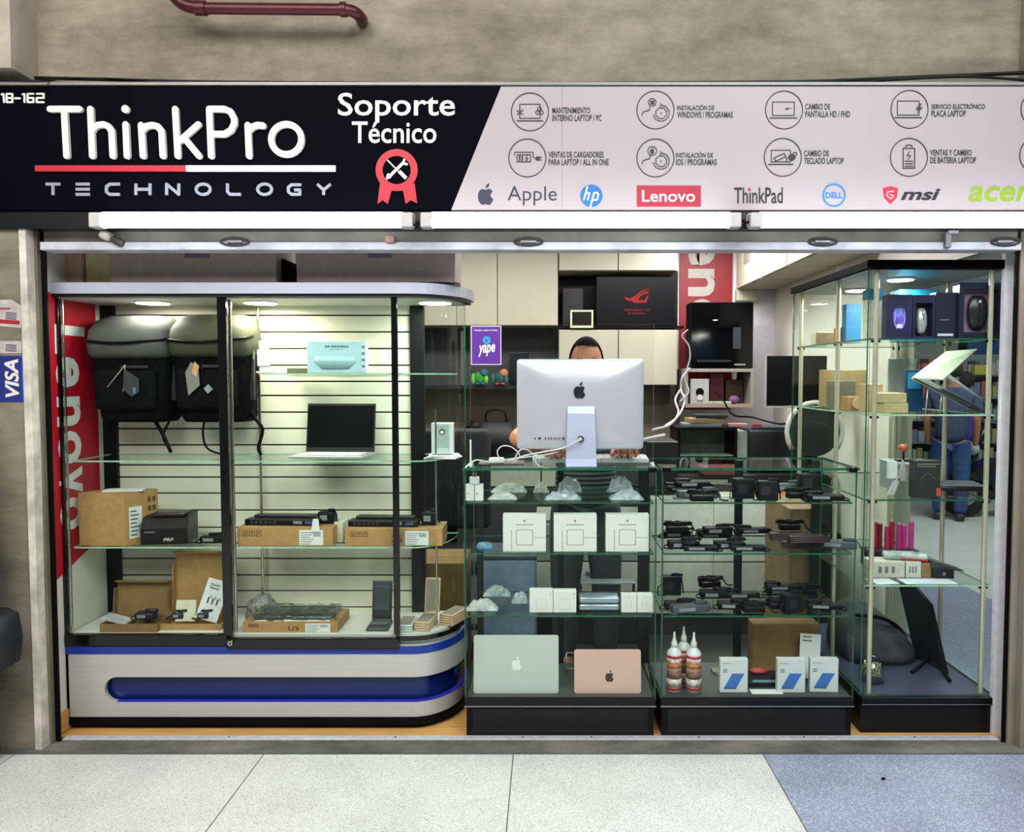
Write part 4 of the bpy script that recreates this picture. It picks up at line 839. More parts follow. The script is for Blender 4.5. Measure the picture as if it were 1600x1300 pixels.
# ================================================================ ON THE MIDDLE COUNTER
TOP = CT+.0105
SIL2 = mat('#c9cbd4', .3, .3, var=.02, sc=3)
Y = .12; x, w = span(808, 1005, Y); z0, z1 = Z(702, Y), Z(561, Y)
t = thing('computer', 'large silver all-in-one computer seen from behind on the middle counter', 'computer', (x, Y, TOP))
def rrect(x0, z0, x1, z1, r, n=5):
    return arc(x1-r, z0+r, r, r, -90, 0, n)+arc(x1-r, z1-r, r, r, 0, 90, n)+arc(x0+r, z1-r, r, r, 90, 180, n)+arc(x0+r, z0+r, r, r, 180, 270, n)
g = G(); a, b = z0-TOP, z1-TOP; n = 24
outer = rrect(-w/2, a, w/2, b, .014); mid = rrect(-w/2+.004, a+.004, w/2-.004, b-.004, .014); inn = rrect(-w*.12, a+.14, w*.12, b-.13, .05)
vs = [(p[0], .006, p[1]) for p in outer]+[(p[0], .0, p[1]) for p in outer]+[(p[0], -.004, p[1]) for p in mid]+[(a0+(c0-a0)*q_, -.004-.026*sin(q_*pi/2)**.9, b0+(d0-b0)*q_) for q_ in (.12, .25, .4, .55, .7, .85, 1) for (a0, b0), (c0, d0) in zip(mid, inn)]; L = len(outer)
g.add(vs, [(k*L+i, k*L+(i+1) % L, (k+1)*L+(i+1) % L, (k+1)*L+i) for k in range(9) for i in range(L)]+[tuple(range(9*L, 10*L))], SIL2, True)
g.prism(outer, .006, .012, mat('#1a1b1d', .3)); sh = g.done('housing', t)
g = G(); q = .025
for pts in (fruit_outline(q), fruit_leaf(q)): g.prism([(p[0]-.004, (a+b)/2+.052-p[1]) for p in pts], -.0335, -.0295, mat('#23262e', .25))
g.done('emblem', sh)
g = G(); c = mat('#2f3238', .5); zz = Z(685, Y-.02)-TOP
for px, ww in ((836, .004), (843, .012), (852, .004), (857, .004), (861, .004), (866, .004), (870, .003), (874, .003), (880, .008)):
    xx = X(px, Y-.02)-x; g.box(xx-ww/2, -.0225, zz-.004, xx+ww/2, -.012, zz+.004, c)
g.done('ports', sh)
g = G(); w0, w1 = .055, .063
pr_ = [(-.034, .19+.06), (-.042, .22), (-.052, .12), (-.055, .03), (-.06, .008), (-.075, 0), (.06, 0), (.06, .005), (-.02, .006), (-.045, .014), (-.047, .03), (-.045, .12), (-.036, .22), (-.028, .25)]
vs = []
hz = Z(635, Y-.04)-TOP
for s in (-1, 1):
    for yy, z_ in pr_:
        k = min(1, z_/.25); vs.append((s*(w1-(w1-w0)*k)+.002, yy-.0, z_*hz/.25))
n = len(pr_); g.add(vs, [(i, (i+1) % n, n+(i+1) % n, n+i) for i in range(n)]+[tuple(range(n)), tuple(range(n, 2*n))[::-1]], mat('#c3cce2', .3, .2, var=.02, sc=3))
g.fix = True; st = g.done('stand', t)
g = G(); zz = Z(686, Y-.05)-TOP; g.cyl((.0, -.0525, zz), (.0, -.057, zz), .014, .014, mat('#5e6268', .4, .5), 20); g.cyl((.0, -.057, zz), (-.012, -.075, zz-.004), .007, .006, WPL, 12); g.done('cable_hole', st)
# keyboard
Y = .2; x, w = span(832, 1014, Y); t = thing('keyboard', 'long white and silver keyboard under the typing hands', 'keyboard', (x, Y, TOP))
g = G(); g.prism([(0, 0), (.11, 0), (.11, .022), (0, .012)][::1], -w/2, w/2, mat('#c3cbc9', .35, .2), 'x'); g.done('base', t)
g = G()
for r_ in range(6):
    for k in range(19): zz = .012+.01*(.01+r_*.017)/.11; g.box(-w/2+.006+k*(w-.012)/19, .006+r_*.0175, zz, -w/2+.006+k*(w-.012)/19+.0215, .006+r_*.0175+.014, zz+.004, WHT)
g.done('keys', t)
# acrylic screen with sticker
x0, x1, zt = X(735, .03, 640), X(1021, .03, 640), Z(507, .03)
t = thing('acrylic_screen', 'clear acrylic shield standing at the front of the middle counter', 'screen', ((x0+x1)/2, .03, TOP)); h = (x1-x0)/2
g = G(); g.pane(-h, 0, .0, h, .004, zt-TOP, ACR, mat('#d8dcdc', .2, var=.02)); g.done('sheet', t)
for s in (-1, 1):
    g = G(); g.box(s*h-.006, -.006, 0, s*h+.006, .06, .012, mat('#c6cbcb', .2), .001); g.box(s*h-.003, -.004, 0, s*h+.003, .010, (.11 if s < 0 else .02), mat('#d5dada', .2), .001); g.done('foot', t)
a, b = P(736, 570, .026), P(783, 509, .026); t = thing('sticker', 'purple payment sticker with white border on the acrylic shield', 'sticker', (a[0], .0285, a[1])); w, hh = b[0]-a[0], b[1]-a[1]
g = G(); g.box(0, 0, 0, w, .001, hh, mat('#e6e0ea', .5)); g.box(.003, -.0004, .003, w-.003, 0, hh-.003, mat('#5a2590', .45, var=.02)); g.done('sheet', t)
g = G(); ftext(g, 'PAGA AQUÍ CON', w*.12, hh*.86, w*.88, hh*.91, -.001, SW, bold=.03)
g.text('yape', (w*.24, -.001, hh*.2), (w*.56, 0, hh*.04), (0, 0, hh*.3), SW, .0004, bold=.03, shear=.2); g.done('lettering', t)
g = G(); g.cyl((w*.52, -.0004, hh*.63), (w*.52, -.0012, hh*.63), w*.13, None, mat('#2c9fd8', .4), 20); ftext(g, 'S/', w*.46, hh*.58, w*.58, hh*.67, -.0016, mat('#174f8a', .5), bold=.02); g.done('coin', t)
# power adapter with white cables, dark mat
t = thing('notebook', 'dark reddish notebook lying at the left end of the middle counter', 'notebook', (X(782, .15), .12, TOP)); g = G(); g.box(-.09, -.03, 0, .1, .1, .007, mat('#4e3a44', .5), .002); g.done('cover', t)
t = thing('power_plug', 'white cable plug lying on the notebook at the left of the computer', 'plug', (X(776, .1), .1, TOP+.008), R(10)); g = G(); g.box(-.032, -.014, 0, .032, .016, .024, WPL, .008, seg=3); g.done('body', t)
WC = mat('#d4d4d2', .4)
def wcab(pts, r, lab, m=WC, cat='cable', grp=None, k=5):
    g = G(); g.tube(smoothpts([(P(a, b, Y)[0], Y, P(a, b, Y)[1]) for a, b, Y in pts], k), r, m, 6); return tag(g.done('cable'), lab, cat, grp)
wcab([(902, 689, .04), (880, 700, .03+.02), (850, 706, .06), (820, 712, .07), (792, 722, .08)], .0035, 'white power cable from the back of the computer to the plug')
wcab([(802, 724, .07), (812, 712, .06), (800, 699, .06), (785, 697, .06), (777, 706, .06), (784, 718, .06), (808, 716, .06), (850, 711, .06), (872, 706, .07)], .0028, 'thin white cable making a round loop above the plug')
wcab([(764, 722, .09), (745, 719, .08), (735, 724, .05), (728, 730, .03), (724, 735, .012)], .003, 'white cable running off the left end of the middle counter')
wcab([(800, 724, .06), (812, 704, .06), (824, 703, .07), (834, 712, .07), (838, 724, .07), (850, 731, .06), (868, 733, .04)], .0025, 'white cable arching in front of the keyboard left end')
wcab([(1020, 672, .1), (1046, 664, .4), (1060, 645, .8), (1055, 625, 1.2), (1062, 610, 1.6)], .006, 'grey cable hanging from the shelves down towards the computer', mat('#9d9a9c', .5))
wcab([(1003, 688, .2), (1020, 684, .3), (1038, 680, .5)], .008, 'thick pale grey cable behind the acrylic shield right of the computer', mat('#b3b2ae', .5))
# ================================================================ PERSON
SKN = mat('#b57b5a', .5, var=.06, sc=12, bump=.05); HAIR = mat('#080606', .8, var=.4, sc=120, bump=.6, spec=.05); SHIRT = mat('#1d2126', .8, var=.1)
pe = thing('person', 'person with short black hair typing behind the large silver computer', 'person', (X(916, .66, 560), .66, 0))
def skin(name, verts, edges, m, par, sub=2, root=0):
    me = bpy.data.meshes.new(name); me.from_pydata([v[:3] for v in verts], edges, []); o = bpy.data.objects.new(name, me); C.objects.link(o); o.parent = par
    sm = o.modifiers.new('s', 'SKIN'); sm.use_smooth_shade = True
    for i, v in enumerate(verts):
        sv = me.skin_vertices[0].data[i]; r = v[3]; sv.radius = r if isinstance(r, tuple) else (r, r); sv.use_root = i == root
    sb = o.modifiers.new('u', 'SUBSURF'); sb.levels = sb.render_levels = sub
    dg = bpy.context.evaluated_depsgraph_get(); me2 = bpy.data.meshes.new_from_object(o.evaluated_get(dg))
    me2.materials.clear(); me2.materials.append(m); o.modifiers.clear(); o.data = me2
    for p in me2.polygons: p.use_smooth = True; p.material_index = 0
    return o
xl = lambda px, Y: X(px, Y)-pe.location.x
HL, HR = (xl(868, .25), -.40, TOP+.045), (xl(978, .25), -.40, TOP+.045)
body = [(0, 0, .92, (.12, .085)), (0, 0, 1.08, (.115, .08)), (0, -.01, 1.24, (.13, .09)), (0, 0, 1.36, (.12, .08)), (0, .0, 1.44, (.055, .055)), (0, -.01, 1.50, (.05, .055)),
        (-.16, 0, 1.37, .06), (-.25, -.04, 1.24, .046), (X(797, .46, 690)-pe.location.x+.02, -.2, 1.19, .044), (HL[0]-.03, -.34, TOP+.055, .028), (HL[0], -.37, TOP+.05, (.03, .018)),
        (.16, 0, 1.37, .06), (.2, -.03, 1.24, .046), (HR[0]+.03, -.17, 1.15, .042), (HR[0]+.03, -.34, TOP+.055, .028), (HR[0], -.37, TOP+.05, (.03, .018)),
        (-.09, 0, .84, .09), (-.1, -.02, .48, .062), (-.1, .02, .1, .042), (-.1, -.1, .045, .04),
        (.09, 0, .84, .09), (.1, -.02, .48, .062), (.1, .02, .1, .042), (.1, -.1, .045, .04)]
ed = [(0, 1), (1, 2), (2, 3), (3, 4), (4, 5), (3, 6), (6, 7), (7, 8), (8, 9), (9, 10), (3, 11), (11, 12), (12, 13), (13, 14), (14, 15), (0, 16), (16, 17), (17, 18), (18, 19), (0, 20), (20, 21), (21, 22), (22, 23)]
bo = skin('body', body, ed, SKN, pe)
# head: an egg with brow, nose, chin
g = G(); hz = Z(528, .66)-.005; hc = hz-.118
vs = []; n, k = 28, 20
for j in range(1, k):
    ph = pi*j/k
    for i in range(n):
        th = 2*pi*i/n; sx, sy, sz = sin(ph)*cos(th), sin(ph)*sin(th), cos(ph)
        wx = .078*(1-.22*max(0, -sz)**1.5); wy = .098*(1-.12*max(0, -sz)); f = max(0, -sy)
        y = sy*wy-.012*f*max(0, 1-abs(sx)*5)*max(0, 1-abs(sz+.25)*4)-.006*f*max(0, 1-abs(sz-.12)*8)
        y += .009*f*max(0, 1-abs(abs(sx)-.4)*6)*max(0, 1-abs(sz-.0)*8)
        vs.append((sx*wx, y, hc+sz*.118))
fs = [(j*n+i, j*n+(i+1) % n, (j+1)*n+(i+1) % n, (j+1)*n+i) for j in range(k-2) for i in range(n)]+[tuple(range(n))[::-1], tuple(range((k-2)*n, (k-1)*n))]
g.add(vs, fs, SKN, True)
for s in (-1, 1): g.sph((s*.078, .005, hc-.012), (.01, .02, .032), SKN)
for v in g.bm.verts: pass
hd_bm = g
# join head into the body mesh so the figure is one surface
me = bo.data; g.bm.from_mesh(me)
for f in g.bm.faces: f.smooth = True
# five-fingered hands, curled over the keys
def hand(g, c, s):
    g.box(c[0]-.04, c[1]-.035, c[2]-.012, c[0]+.04, c[1]+.04, c[2]+.012, SKN, .011, None, 3)
    for q, (dx, L) in enumerate(((-.032, .058), (-.011, .068), (.011, .070), (.031, .060))):
        b = V((c[0]+dx, c[1]-.03, c[2]+.002)); m1 = b+V((dx*.12, -L*.45, .014)); m2 = m1+V((0, -L*.35, -.008)); e = m2+V((0, -L*.15, -.02))
        g.tube(smoothpts([tuple(b), tuple(m1), tuple(m2), tuple(e)], 4), .0088, SKN, 8); g.sph(tuple(e), .0088, SKN, 8, 6)
    b = V((c[0]+s*.036, c[1]+.015, c[2]-.003)); e = b+V((s*.024, -.045, -.012)); g.tube(smoothpts([tuple(b), tuple(b+V((s*.02, -.02, .002))), tuple(e)], 4), .0098, SKN, 8); g.sph(tuple(e), .0098, SKN, 8, 6)
hand(g, HL, 1); hand(g, HR, -1)
nm_ = bpy.data.meshes.new('body'); g.bm.to_mesh(nm_); nm_.materials.append(SKN)
for p in nm_.polygons: p.material_index = 0
bo.data = nm_; g.bm.free()
g = G(); vs = []; n, k = 36, 14
for j in range(k+1):
    ph = (pi*.62)*j/k
    for i in range(n):
        th = 2*pi*i/n; sx, sy, sz = sin(ph)*cos(th), sin(ph)*sin(th), cos(ph)
        lim = .66 if sy < -.22 else (.15 if sy < .1 else -.35)
        szz = max(sz, lim+.05*sin(9*th)*.4)
        r = 1.0 if szz == sz else math.sqrt(max(0, 1-szz*szz))/max(1e-4, math.hypot(sx, sy))
        vs.append((sx*r*.086, sy*r*.106+.002, hc+szz*.131))
g.add(vs, [(j*n+i, j*n+(i+1) % n, (j+1)*n+(i+1) % n, (j+1)*n+i) for j in range(k) for i in range(n)], HAIR, True); g.done('hair', pe)
g = G()
for s in (-1, 1): g.sph((s*.031, -.083, hc-.002), (.012, .008, .007), mat('#d8d4cc', .3), 12, 8); g.sph((s*.031, -.0895, hc-.002), (.005, .003, .005), BLK, 10, 6); g.box(s*.031-.018, -.096, hc+.018, s*.031+.018, -.088, hc+.023, HAIR, .002)
g.done('eyes', pe)
g = G(); g.tube(smoothpts([(-.024, -.082, hc-.062), (0, -.09, hc-.06), (.024, -.082, hc-.062)]), .005, mat('#7c4238', .5), 8); g.done('mouth', pe)
shirt = [(0, 0, .80, (.165, .12)), (0, 0, .95, (.165, .12)), (0, 0, 1.08, (.155, .115)), (0, -.01, 1.24, (.175, .125)), (0, 0, 1.37, (.15, .1)), (0, 0, 1.425, (.075, .07)), (-.165, 0, 1.375, .072), (-.25, -.04, 1.25, .062), (.165, 0, 1.375, .072), (.2, -.03, 1.25, .06)]
def striped(nt, p):
    L = nt.links.new; tc = nn(nt, 'ShaderNodeTexCoord'); w_ = nn(nt, 'ShaderNodeTexWave', bands_direction='Z'); w_.inputs['Scale'].default_value = 14; w_.inputs['Distortion'].default_value = .6
    L(tc.outputs['Object'], w_.inputs['Vector']); r = nn(nt, 'ShaderNodeValToRGB'); r.color_ramp.elements[0].color = (*lin('#23292a'), 1); r.color_ramp.elements[1].color = (*lin('#68766f'), 1); r.color_ramp.elements[0].position = .4; r.color_ramp.elements[1].position = .6
    L(w_.outputs[0], r.inputs[0]); L(r.outputs[0], p.inputs['Base Color']); p.inputs['Roughness'].default_value = .9
skin('shirt', shirt, [(0, 1), (1, 2), (2, 3), (3, 4), (4, 5), (4, 6), (6, 7), (4, 8), (8, 9)], node_mat('striped_cloth', striped), pe)
skin('trousers', [(0, 0, .98, (.15, .11)), (-.08, 0, .82, .11), (-.1, -.02, .48, .078), (-.1, .02, .08, .06), (.08, 0, .82, .11), (.1, -.02, .48, .078), (.1, .02, .08, .06)], [(0, 1), (1, 2), (2, 3), (0, 4), (4, 5), (5, 6)], mat('#39444a', .85, var=.1, sc=60), pe)
for s in (-1, 1):
    g = G(); g.box(s*.1-.045, -.17, .001, s*.1+.045, .08, .07, mat('#26262a', .6), .025, seg=3); g.done('shoe', pe)
# ================================================================ INSIDE THE MIDDLE COUNTER
WB = mat('#dcdcd6', .5, var=.01)
def charger_box(px, lab):
    Y = .05; x, w = span(px-33.5, px+34, Y); hh = Z(804, Y)-CSH[1]; t = thing('charger_box', lab, 'box', (x, Y, CSH[1]), 0, 'white laptop charger boxes on the second shelf'); k = w/2
    g = G(); g.box(-k, 0, 0, k, .05, hh, WB, .001); g.done('body', t); c = mat('#9da09c', .5); c2 = mat('#aeb0ac', .5)
    g = G(); o = rrect(-k*.4, hh*.17, k*.4, hh*.6, .008, 3); i_ = rrect(-k*.36, hh*.19, k*.36, hh*.58, .007, 3); L = len(o)
    g.add([(p[0], -.0006, p[1]) for p in o]+[(p[0], -.0006, p[1]) for p in i_], [(j, (j+1) % L, L+(j+1) % L, L+j) for j in range(L)], c)
    frect(g, -k*.62, .002, -k*.58, hh*.58, -.0006, c2); frect(g, k*.42, hh*.37, k, hh*.385, -.0006, c2); frect(g, -k*.42, hh*.715, k*.42, hh*.735, -.0006, mat('#8a8c8a', .5)); g.done('printing', t)
    g = G()
    for pts in (fruit_outline(.0045), fruit_leaf(.0045)): g.prism([(p[0], hh*.83-p[1]) for p in pts], -.0008, 0, mat('#85878a', .5))
    g.done('emblem', t); return t
cb = charger_box(819, 'white square charger box on the second shelf, left one of three')
dup(cb, 'white square charger box on the second shelf, middle one of three', (X(899, .05), .05, CSH[1])); dup(cb, 'white square charger box on the second shelf, right one of three', (X(981, .05), .05, CSH[1]))
# small white wall plug boxes, top shelf left
for k, (px, lab) in enumerate(((734, 'small white plug box at the far left of the top shelf'), (748, 'small white plug box, second from the left on the top shelf'))):
    t = thing('plug_box', lab, 'box', (X(px, .06), .06, CSH[0]), 0, 'small white plug boxes on the top shelf'); w = .034; g = G(); g.box(-w/2, 0, 0, w/2, .04, .066, WB, .001); g.done('body', t); g = G(); g.cyl((-w*.2, -.0004, .03), (-w*.2, -.001, .03), .0025, None, DKG, 10); g.done('printing', t)
    if k == 0:
        t = thing('wall_plug', 'white wall plug on top of the small white plug boxes', 'plug', (X(741, .07), .075, CSH[0]+.067)); g = G(); g.box(-.02, -.01, 0, .02, .02, .03, WPL, .004); g.box(-.008, -.012, .03, -.004, .0, .05, CHR); g.box(.004, -.012, .03, .008, 0, .05, CHR); g.done('body', t)
def pouch(lab, px, Y, z, w, hh, m, inner, seed, group='bagged cables in the middle counter'):
    random.seed(seed); t = thing('bagged_cable', lab, 'cable', (X(px, Y), Y, z), 0, group); nx, ny = 9, 5
    g = G(); top = []; 
    vs = []
    for j in range(ny+1):
        for i in range(nx+1):
            u, v = i/nx, j/ny; k = sin(pi*u)**.6*sin(pi*v)**.6; vs.append((-w/2+w*u+random.uniform(-.004, .004), v*w*.45+random.uniform(-.004, .004), .001+hh*k*random.uniform(.65, 1.05)))
    g.add(vs, [(j*(nx+1)+i, j*(nx+1)+i+1, (j+1)*(nx+1)+i+1, (j+1)*(nx+1)+i) for j in range(ny) for i in range(nx)], m, False); g.done('plastic_bag', t)
    g = G(); coil(g, (0, w*.22, .002), w*.3, w*.14, 3, .003, inner, hh*.35); g.box(-w*.3, w*.1, .001, -w*.1, w*.25, hh*.5, inner, .004); g.done('cable', t); return t
BW_ = mat('#cdd2cd', .3, var=.15, sc=30, alpha=.7); CRM = mat('#c9c9a0', .45); BLW = mat('#aebfc4', .35, var=.2, sc=40, alpha=.75)
for a in (('white bagged cable on the top shelf beside the small plug boxes', 785, .08, CSH[0], .12, .035, BW_, WPL, 1), ('cream cable coil in a bag at the back left of the top shelf', 795, .28, CSH[0], .16, .045, BW_, CRM, 2),
          ('round cream coil in a bag at the back centre of the top shelf', 845, .28, CSH[0], .07, .05, BW_, CRM, 3), ('white bag with folded cable at the middle front of the top shelf', 880, .07, CSH[0], .15, .045, BLW, WPL, 4),
          ('white bag with folded cable at the right front of the top shelf', 980, .07, CSH[0], .14, .045, BLW, WPL, 5), ('pale plastic bag at the back of the top shelf right of the centre post', 890, .3, CSH[0], .11, .07, BLW, WPL, 6),
          ('pale plastic bag at the back right corner of the top shelf', 970, .3, CSH[0], .12, .075, BLW, WPL, 7), ('crumpled white bag at the left front of the third shelf', 752, .08, CSH[2], .13, .05, BW_, WPL, 8),
          ('bagged pale cable at the back of the third shelf left of the centre post', 775, .3, CSH[2]+.0, .12, .05, BLW, WPL, 9), ('small clear bag standing near the flat white boxes on the third shelf', 812, .12, CSH[2]+.02, .07, .06, BLW, WPL, 10)): pouch(*a)
t = thing('glove', 'bundled light blue gloves at the left end of the second shelf', 'glove', (X(757, .1), .08, CSH[1])); g = G(); loft(g, [(0, 0, 0, .03, .02, .8), (.015, .005, 0, .04, .025, .9), (.03, .0, 0, .025, .02, .9)], mat('#5d8aa5', .4, var=.3, sc=60, bump=.6)); g.done('bundle', t)
def flatbox(lab, p0, p1, ptop, Y, d, z, m, pr=None, name='accessory_box', group=None):
    t, w, hh = boxthing(name, lab, 'box', p0, p1, ptop, z, Y, d, m, 0, group); g = G(); c = mat('#b5b7b2', .5)
    if pr == 'sq': o = (-w*.22, hh*.14, w*.22, hh*.6); frect(g, o[0], o[1], o[2], o[1]+.001, -.0006, c); frect(g, o[0], o[3], o[2], o[3]+.001, -.0006, c); frect(g, o[0], o[1], o[0]+.001, o[3], -.0006, c); frect(g, o[2], o[1], o[2]+.001, o[3], -.0006, c); g.cyl((w*.4, -.0004, hh*.85), (w*.4, -.001, hh*.85), .0022, None, mat('#777', .5) if 0 else DKG, 8)
    else:
        for k in range(2): frect(g, w*(-.2+.3*k), hh*.25, w*(-.2+.3*k)+.002, hh*.6, -.0006, c)
        g.cyl((0, -.0004, hh*.85), (0, -.001, hh*.85), .0022, None, mat('#8a8c8a', .5), 8)
    g.done('printing', t); return t
GR = 'white accessory boxes on the third shelf'
flatbox('flat white box with square print on the third shelf, left one of the pair', 827, 864, 922, .06, .04, CSH[2], WB, 'sq', group=GR); flatbox('flat white box with square print on the third shelf, right one of the pair', 864.6, 901, 923, .06, .04, CSH[2], WB, 'sq', group=GR)
flatbox('narrow white box on the third shelf, left one of the two at the right end', 972, 996.4, 929, .06, .04, CSH[2], WB, 'n', group=GR); flatbox('narrow white box on the third shelf at its extreme right end', 997, 1022, 929, .06, .04, CSH[2], WB, 'n', group=GR)
for k in range(2):
    t = thing('battery_pack', ['silver battery pack on the third shelf, lower of two', 'silver battery pack on the third shelf, upper of two'][k], 'battery', (X(937, .08), .08, CSH[2]+.001+k*.03)); g = G(); g.box(-.085, 0, 0, .085, .08, .028, mat('#9fadb8', .25, .5, var=.1), .01, seg=3); g.done('body', t); g = G(); g.box(-.09, .0, .0, -.086, .08, .029, BLK); g.done('end_cap', t)
t = thing('tray', 'silver tray at the back of the third shelf above the battery packs', 'tray', (X(950, .32), .3, CSH[2]+.055)); g = G(); g.box(-.12, 0, 0, .12, .06, .01, mat('#9aa5a8', .3, .4), .002); g.box(-.12, 0, -.055, -.115, .06, 0, DKG); g.box(.115, 0, -.055, .12, .06, 0, DKG); g.done('body', t)
# laptops standing on the counter floor
def lid(lab, p0, p1, pt, m, lit, Y=.05):
    x, w = span(p0, p1, Y); hh = Z(pt, Y)-CB; t = thing('laptop', lab, 'laptop', (x, Y, CB)); t.rotation_euler[0] = R(-6)
    g = G(); g.prism(rrect(-w/2, 0, w/2, hh, .01), 0, .006, m); g.done('lid', t)
    g = G(); g.box(-w/2+.004, .008, .004, w/2-.004, .016, hh-.004, ALU, .003); g.done('base', t)
    g = G(); q = .018 if not lit else .021; zc_ = hh*(.37 if not lit else .49)
    for pts in (fruit_outline(q), fruit_leaf(q)): g.prism([(p[0]+(.008 if not lit else .002), zc_-p[1]) for p in pts], -.0012, .0, mat('#e1e6d8', .3) if lit else mat('#4a3d36', .25, .3))
    g.done('emblem', t); return t
lid('silver laptop with pale emblem standing on the middle counter floor', 738, 873, 995, mat('#c4c9c4', .35, .2, var=.03, sc=3), True)
lid('rose gold laptop with dark emblem standing on the middle counter floor', 898, 1004, 1017, mat('#dcb3a6', .35, .2, var=.03, sc=3), False)
t = thing('laptop_stand', 'thin wire frame stand behind the rose gold laptop', 'stand', (X(935, .3), .28, CB)); g = G()
for pts in ([(-.14, 0, .09), (.12, 0, .09)], [(-.14, 0, .02), (.0, 0, .02)], [(-.14, 0, .0), (-.14, 0, .09)], [(.12, 0, 0), (.12, 0, .09)]): g.tube(pts, .003, mat('#a9adab', .3, .5))
g.done('frame', t)
# ================================================================ INSIDE THE ADAPTER COUNTER
GP = 'black power adapters in the glass counter'
random.seed(11)
prot = {}
def proto_build(kind, lab, loc):
    if kind == 'brick': return adapter(.125, .055, .032, label=lab, loc=loc, group=GP, coilr=.032)
    if kind == 'slim': return adapter(.15, .05, .024, mat('#0b0c0e', .4, var=.2, sc=40, spec=.25), lab, loc=loc, group=GP, coilr=.026, side=-1)
    if kind == 'block': return adapter(.085, .055, .085, mat('#17191b', .55, var=.2, spec=.2), lab, loc=loc, group=GP, coilr=.018)
    if kind == 'bundle':
        t = thing('power_adapter', lab, 'power adapter', loc, 0, GP)
        g = G(); g.box(-.05, -.02, 0, .045, .025, .026, RUB, .006, seg=3); g.done('brick', t)
        g = G(); coil(g, (0, 0, .024), .06, .026, 5, .0036, RUB, .012, [(.07, -.02, .01), (.085, -.03, .006), (.1, -.02, .005)]); g.done('cable', t); return t
    if kind == 'grey': return adapter(.17, .05, .034, mat('#434a4e', .5, var=.1), lab, loc=loc, group=GP, coilr=.02)
    if kind == 'brown':
        t = thing('power_adapter', lab, 'power adapter', loc, 0, GP)
        g = G(); g.box(-.08, -.03, 0, .08, .03, .032, mat('#2f211f', .35, var=.3), .008, seg=3); g.done('brick', t)
        g = G()
        for q in range(4): g.tube(smoothpts([(-.085, -.032, .006+q*.008), (-.02, -.042, .01+q*.008), (.05, -.04, .008+q*.008), (.09, -.03, .01+q*.007), (.1, .0, .012+q*.006)]), .0045, mat('#3a2825', .4))
        g.done('cable', t); return t
def put(kind, px, Y, z, lab, rz, s=1):
    loc = (X(px, Y), Y, z)
    if kind not in prot: prot[kind] = proto_build(kind, lab, loc); prot[kind].rotation_euler[2] = R(rz); return
    dup(prot[kind], lab, loc, R(rz), s)
ORD = ['leftmost', 'second from the left', 'third from the left', 'fourth from the left', 'fifth from the left', 'sixth from the left', 'rightmost']
ROWS = [('top shelf', CSH[0], 'front row', .1, [('grey', 1090, 0, 4), ('bundle', 1098, 0, 0, .055), ('block', 1162, 0, 6), ('block', 1200, 0, -4), ('bundle', 1248, 0, 8), ('slim', 1290, 0, -6)]),
        ('top shelf', CSH[0], 'back row', .31, [('slim', 1068, 0, 0), ('slim', 1082, .026, 6), ('brown', 1122, 0, 0), ('bundle', 1184, 0, 0), ('grey', 1226, 0, 10), ('block', 1264, -.0, 0)]),
        ('second shelf', CSH[1], 'front row', .09, [('brick', 1068, 0, 3), ('slim', 1096, .0, -3), ('brick', 1140, .0, 8), ('slim', 1170, .0, -3), ('brown', 1252, 0, 0), ('brown', 1262, .034, 6), ('grey', 1310, 0, -20)]),
        ('second shelf', CSH[1], 'back row', .31, [('brick', 1058, 0, 0), ('bundle', 1060, .034, 4), ('slim', 1117, 0, 0), ('brick', 1122, .026, 5), ('slim', 1178, .02, 7), ('brown', 1232, 0, 0), ('bundle', 1236, .034, 0)]),
        ('third shelf', CSH[2], 'front row', .09, [('brick', 1062, 0, 0), ('grey', 1080, .0, 12), ('brick', 1146, 0, -6), ('bundle', 1182, 0, 0), ('bundle', 1222, 0, 5), ('block', 1240, -.0, 20), ('slim', 1292, 0, -8)]),
        ('third shelf', CSH[2], 'back row', .31, [('block', 1050, 0, 0), ('brick', 1118, 0, 0), ('bundle', 1112, .034, 20), ('slim', 1162, .0, 4), ('brick', 1222, 0, 0), ('slim', 1226, .034, 0), ('bundle', 1262, 0, 0)])]
for sh, z, row, Y, items in ROWS:
    for k, it in enumerate(items):
        kind, px, dz, rz = it[:4]; Yk = Y+(-.02 if k % 2 else .03)
        if len(it) > 4: Yk = it[4]
        kn = {'brick': 'black power adapter with coiled cable', 'slim': 'slim black power adapter', 'block': 'square dark grey power adapter', 'bundle': 'black adapter wrapped in its cable', 'grey': 'long grey power adapter', 'brown': 'dark brown adapter with bundled cables'}[kind]
        put(kind, px, Yk, z+dz, f'{kn}, {ORD[k] if k < len(items)-1 else "rightmost"}, {row}, {sh}', rz, .95 if row == 'front row' else 1.0)
random.seed(5)
# spray bottles
def bottle(lab, px, Y, s=1):
    t = thing('spray_bottle', lab, 'bottle', (X(px, Y), Y, CB), 0, 'cleaning bottles on the adapter counter floor'); r = .031*s
    g = G(); g.lathe([(r*.96, 0), (r, .004), (r, .155*s), (r*.9, .165*s), (r*.45, .18*s), (r*.36, .185*s)], (0, 0, 0), mat('#d9dcdc', .3), 24); g.done('body', t)
    g = G(); z_ = 0
    for a, b, c in ((.006, .022, '#b0443f'), (.022, .055, '#d6c9c0'), (.055, .10, '#8e6a5d'), (.10, .118, '#c9763f'), (.118, .14, '#d8b8ae'), (.14, .152, '#b8303a')):
        g.lathe([(r+.0006, a*s), (r+.0006, b*s)], (0, 0, 0), mat(c, .4, var=.35, sc=90), 24)
    l_ = g.done('label', t)
    g = G(); g.lathe([(r*.42, .183*s), (r*.42, .2*s), (r*.22, .215*s), (r*.14, .235*s), (r*.14, .245*s)], (0, 0, 0), WPL, 18); g.done('nozzle', t); return t
b0 = bottle('spray bottle with red label on the counter floor, leftmost of three', 1056, .09)
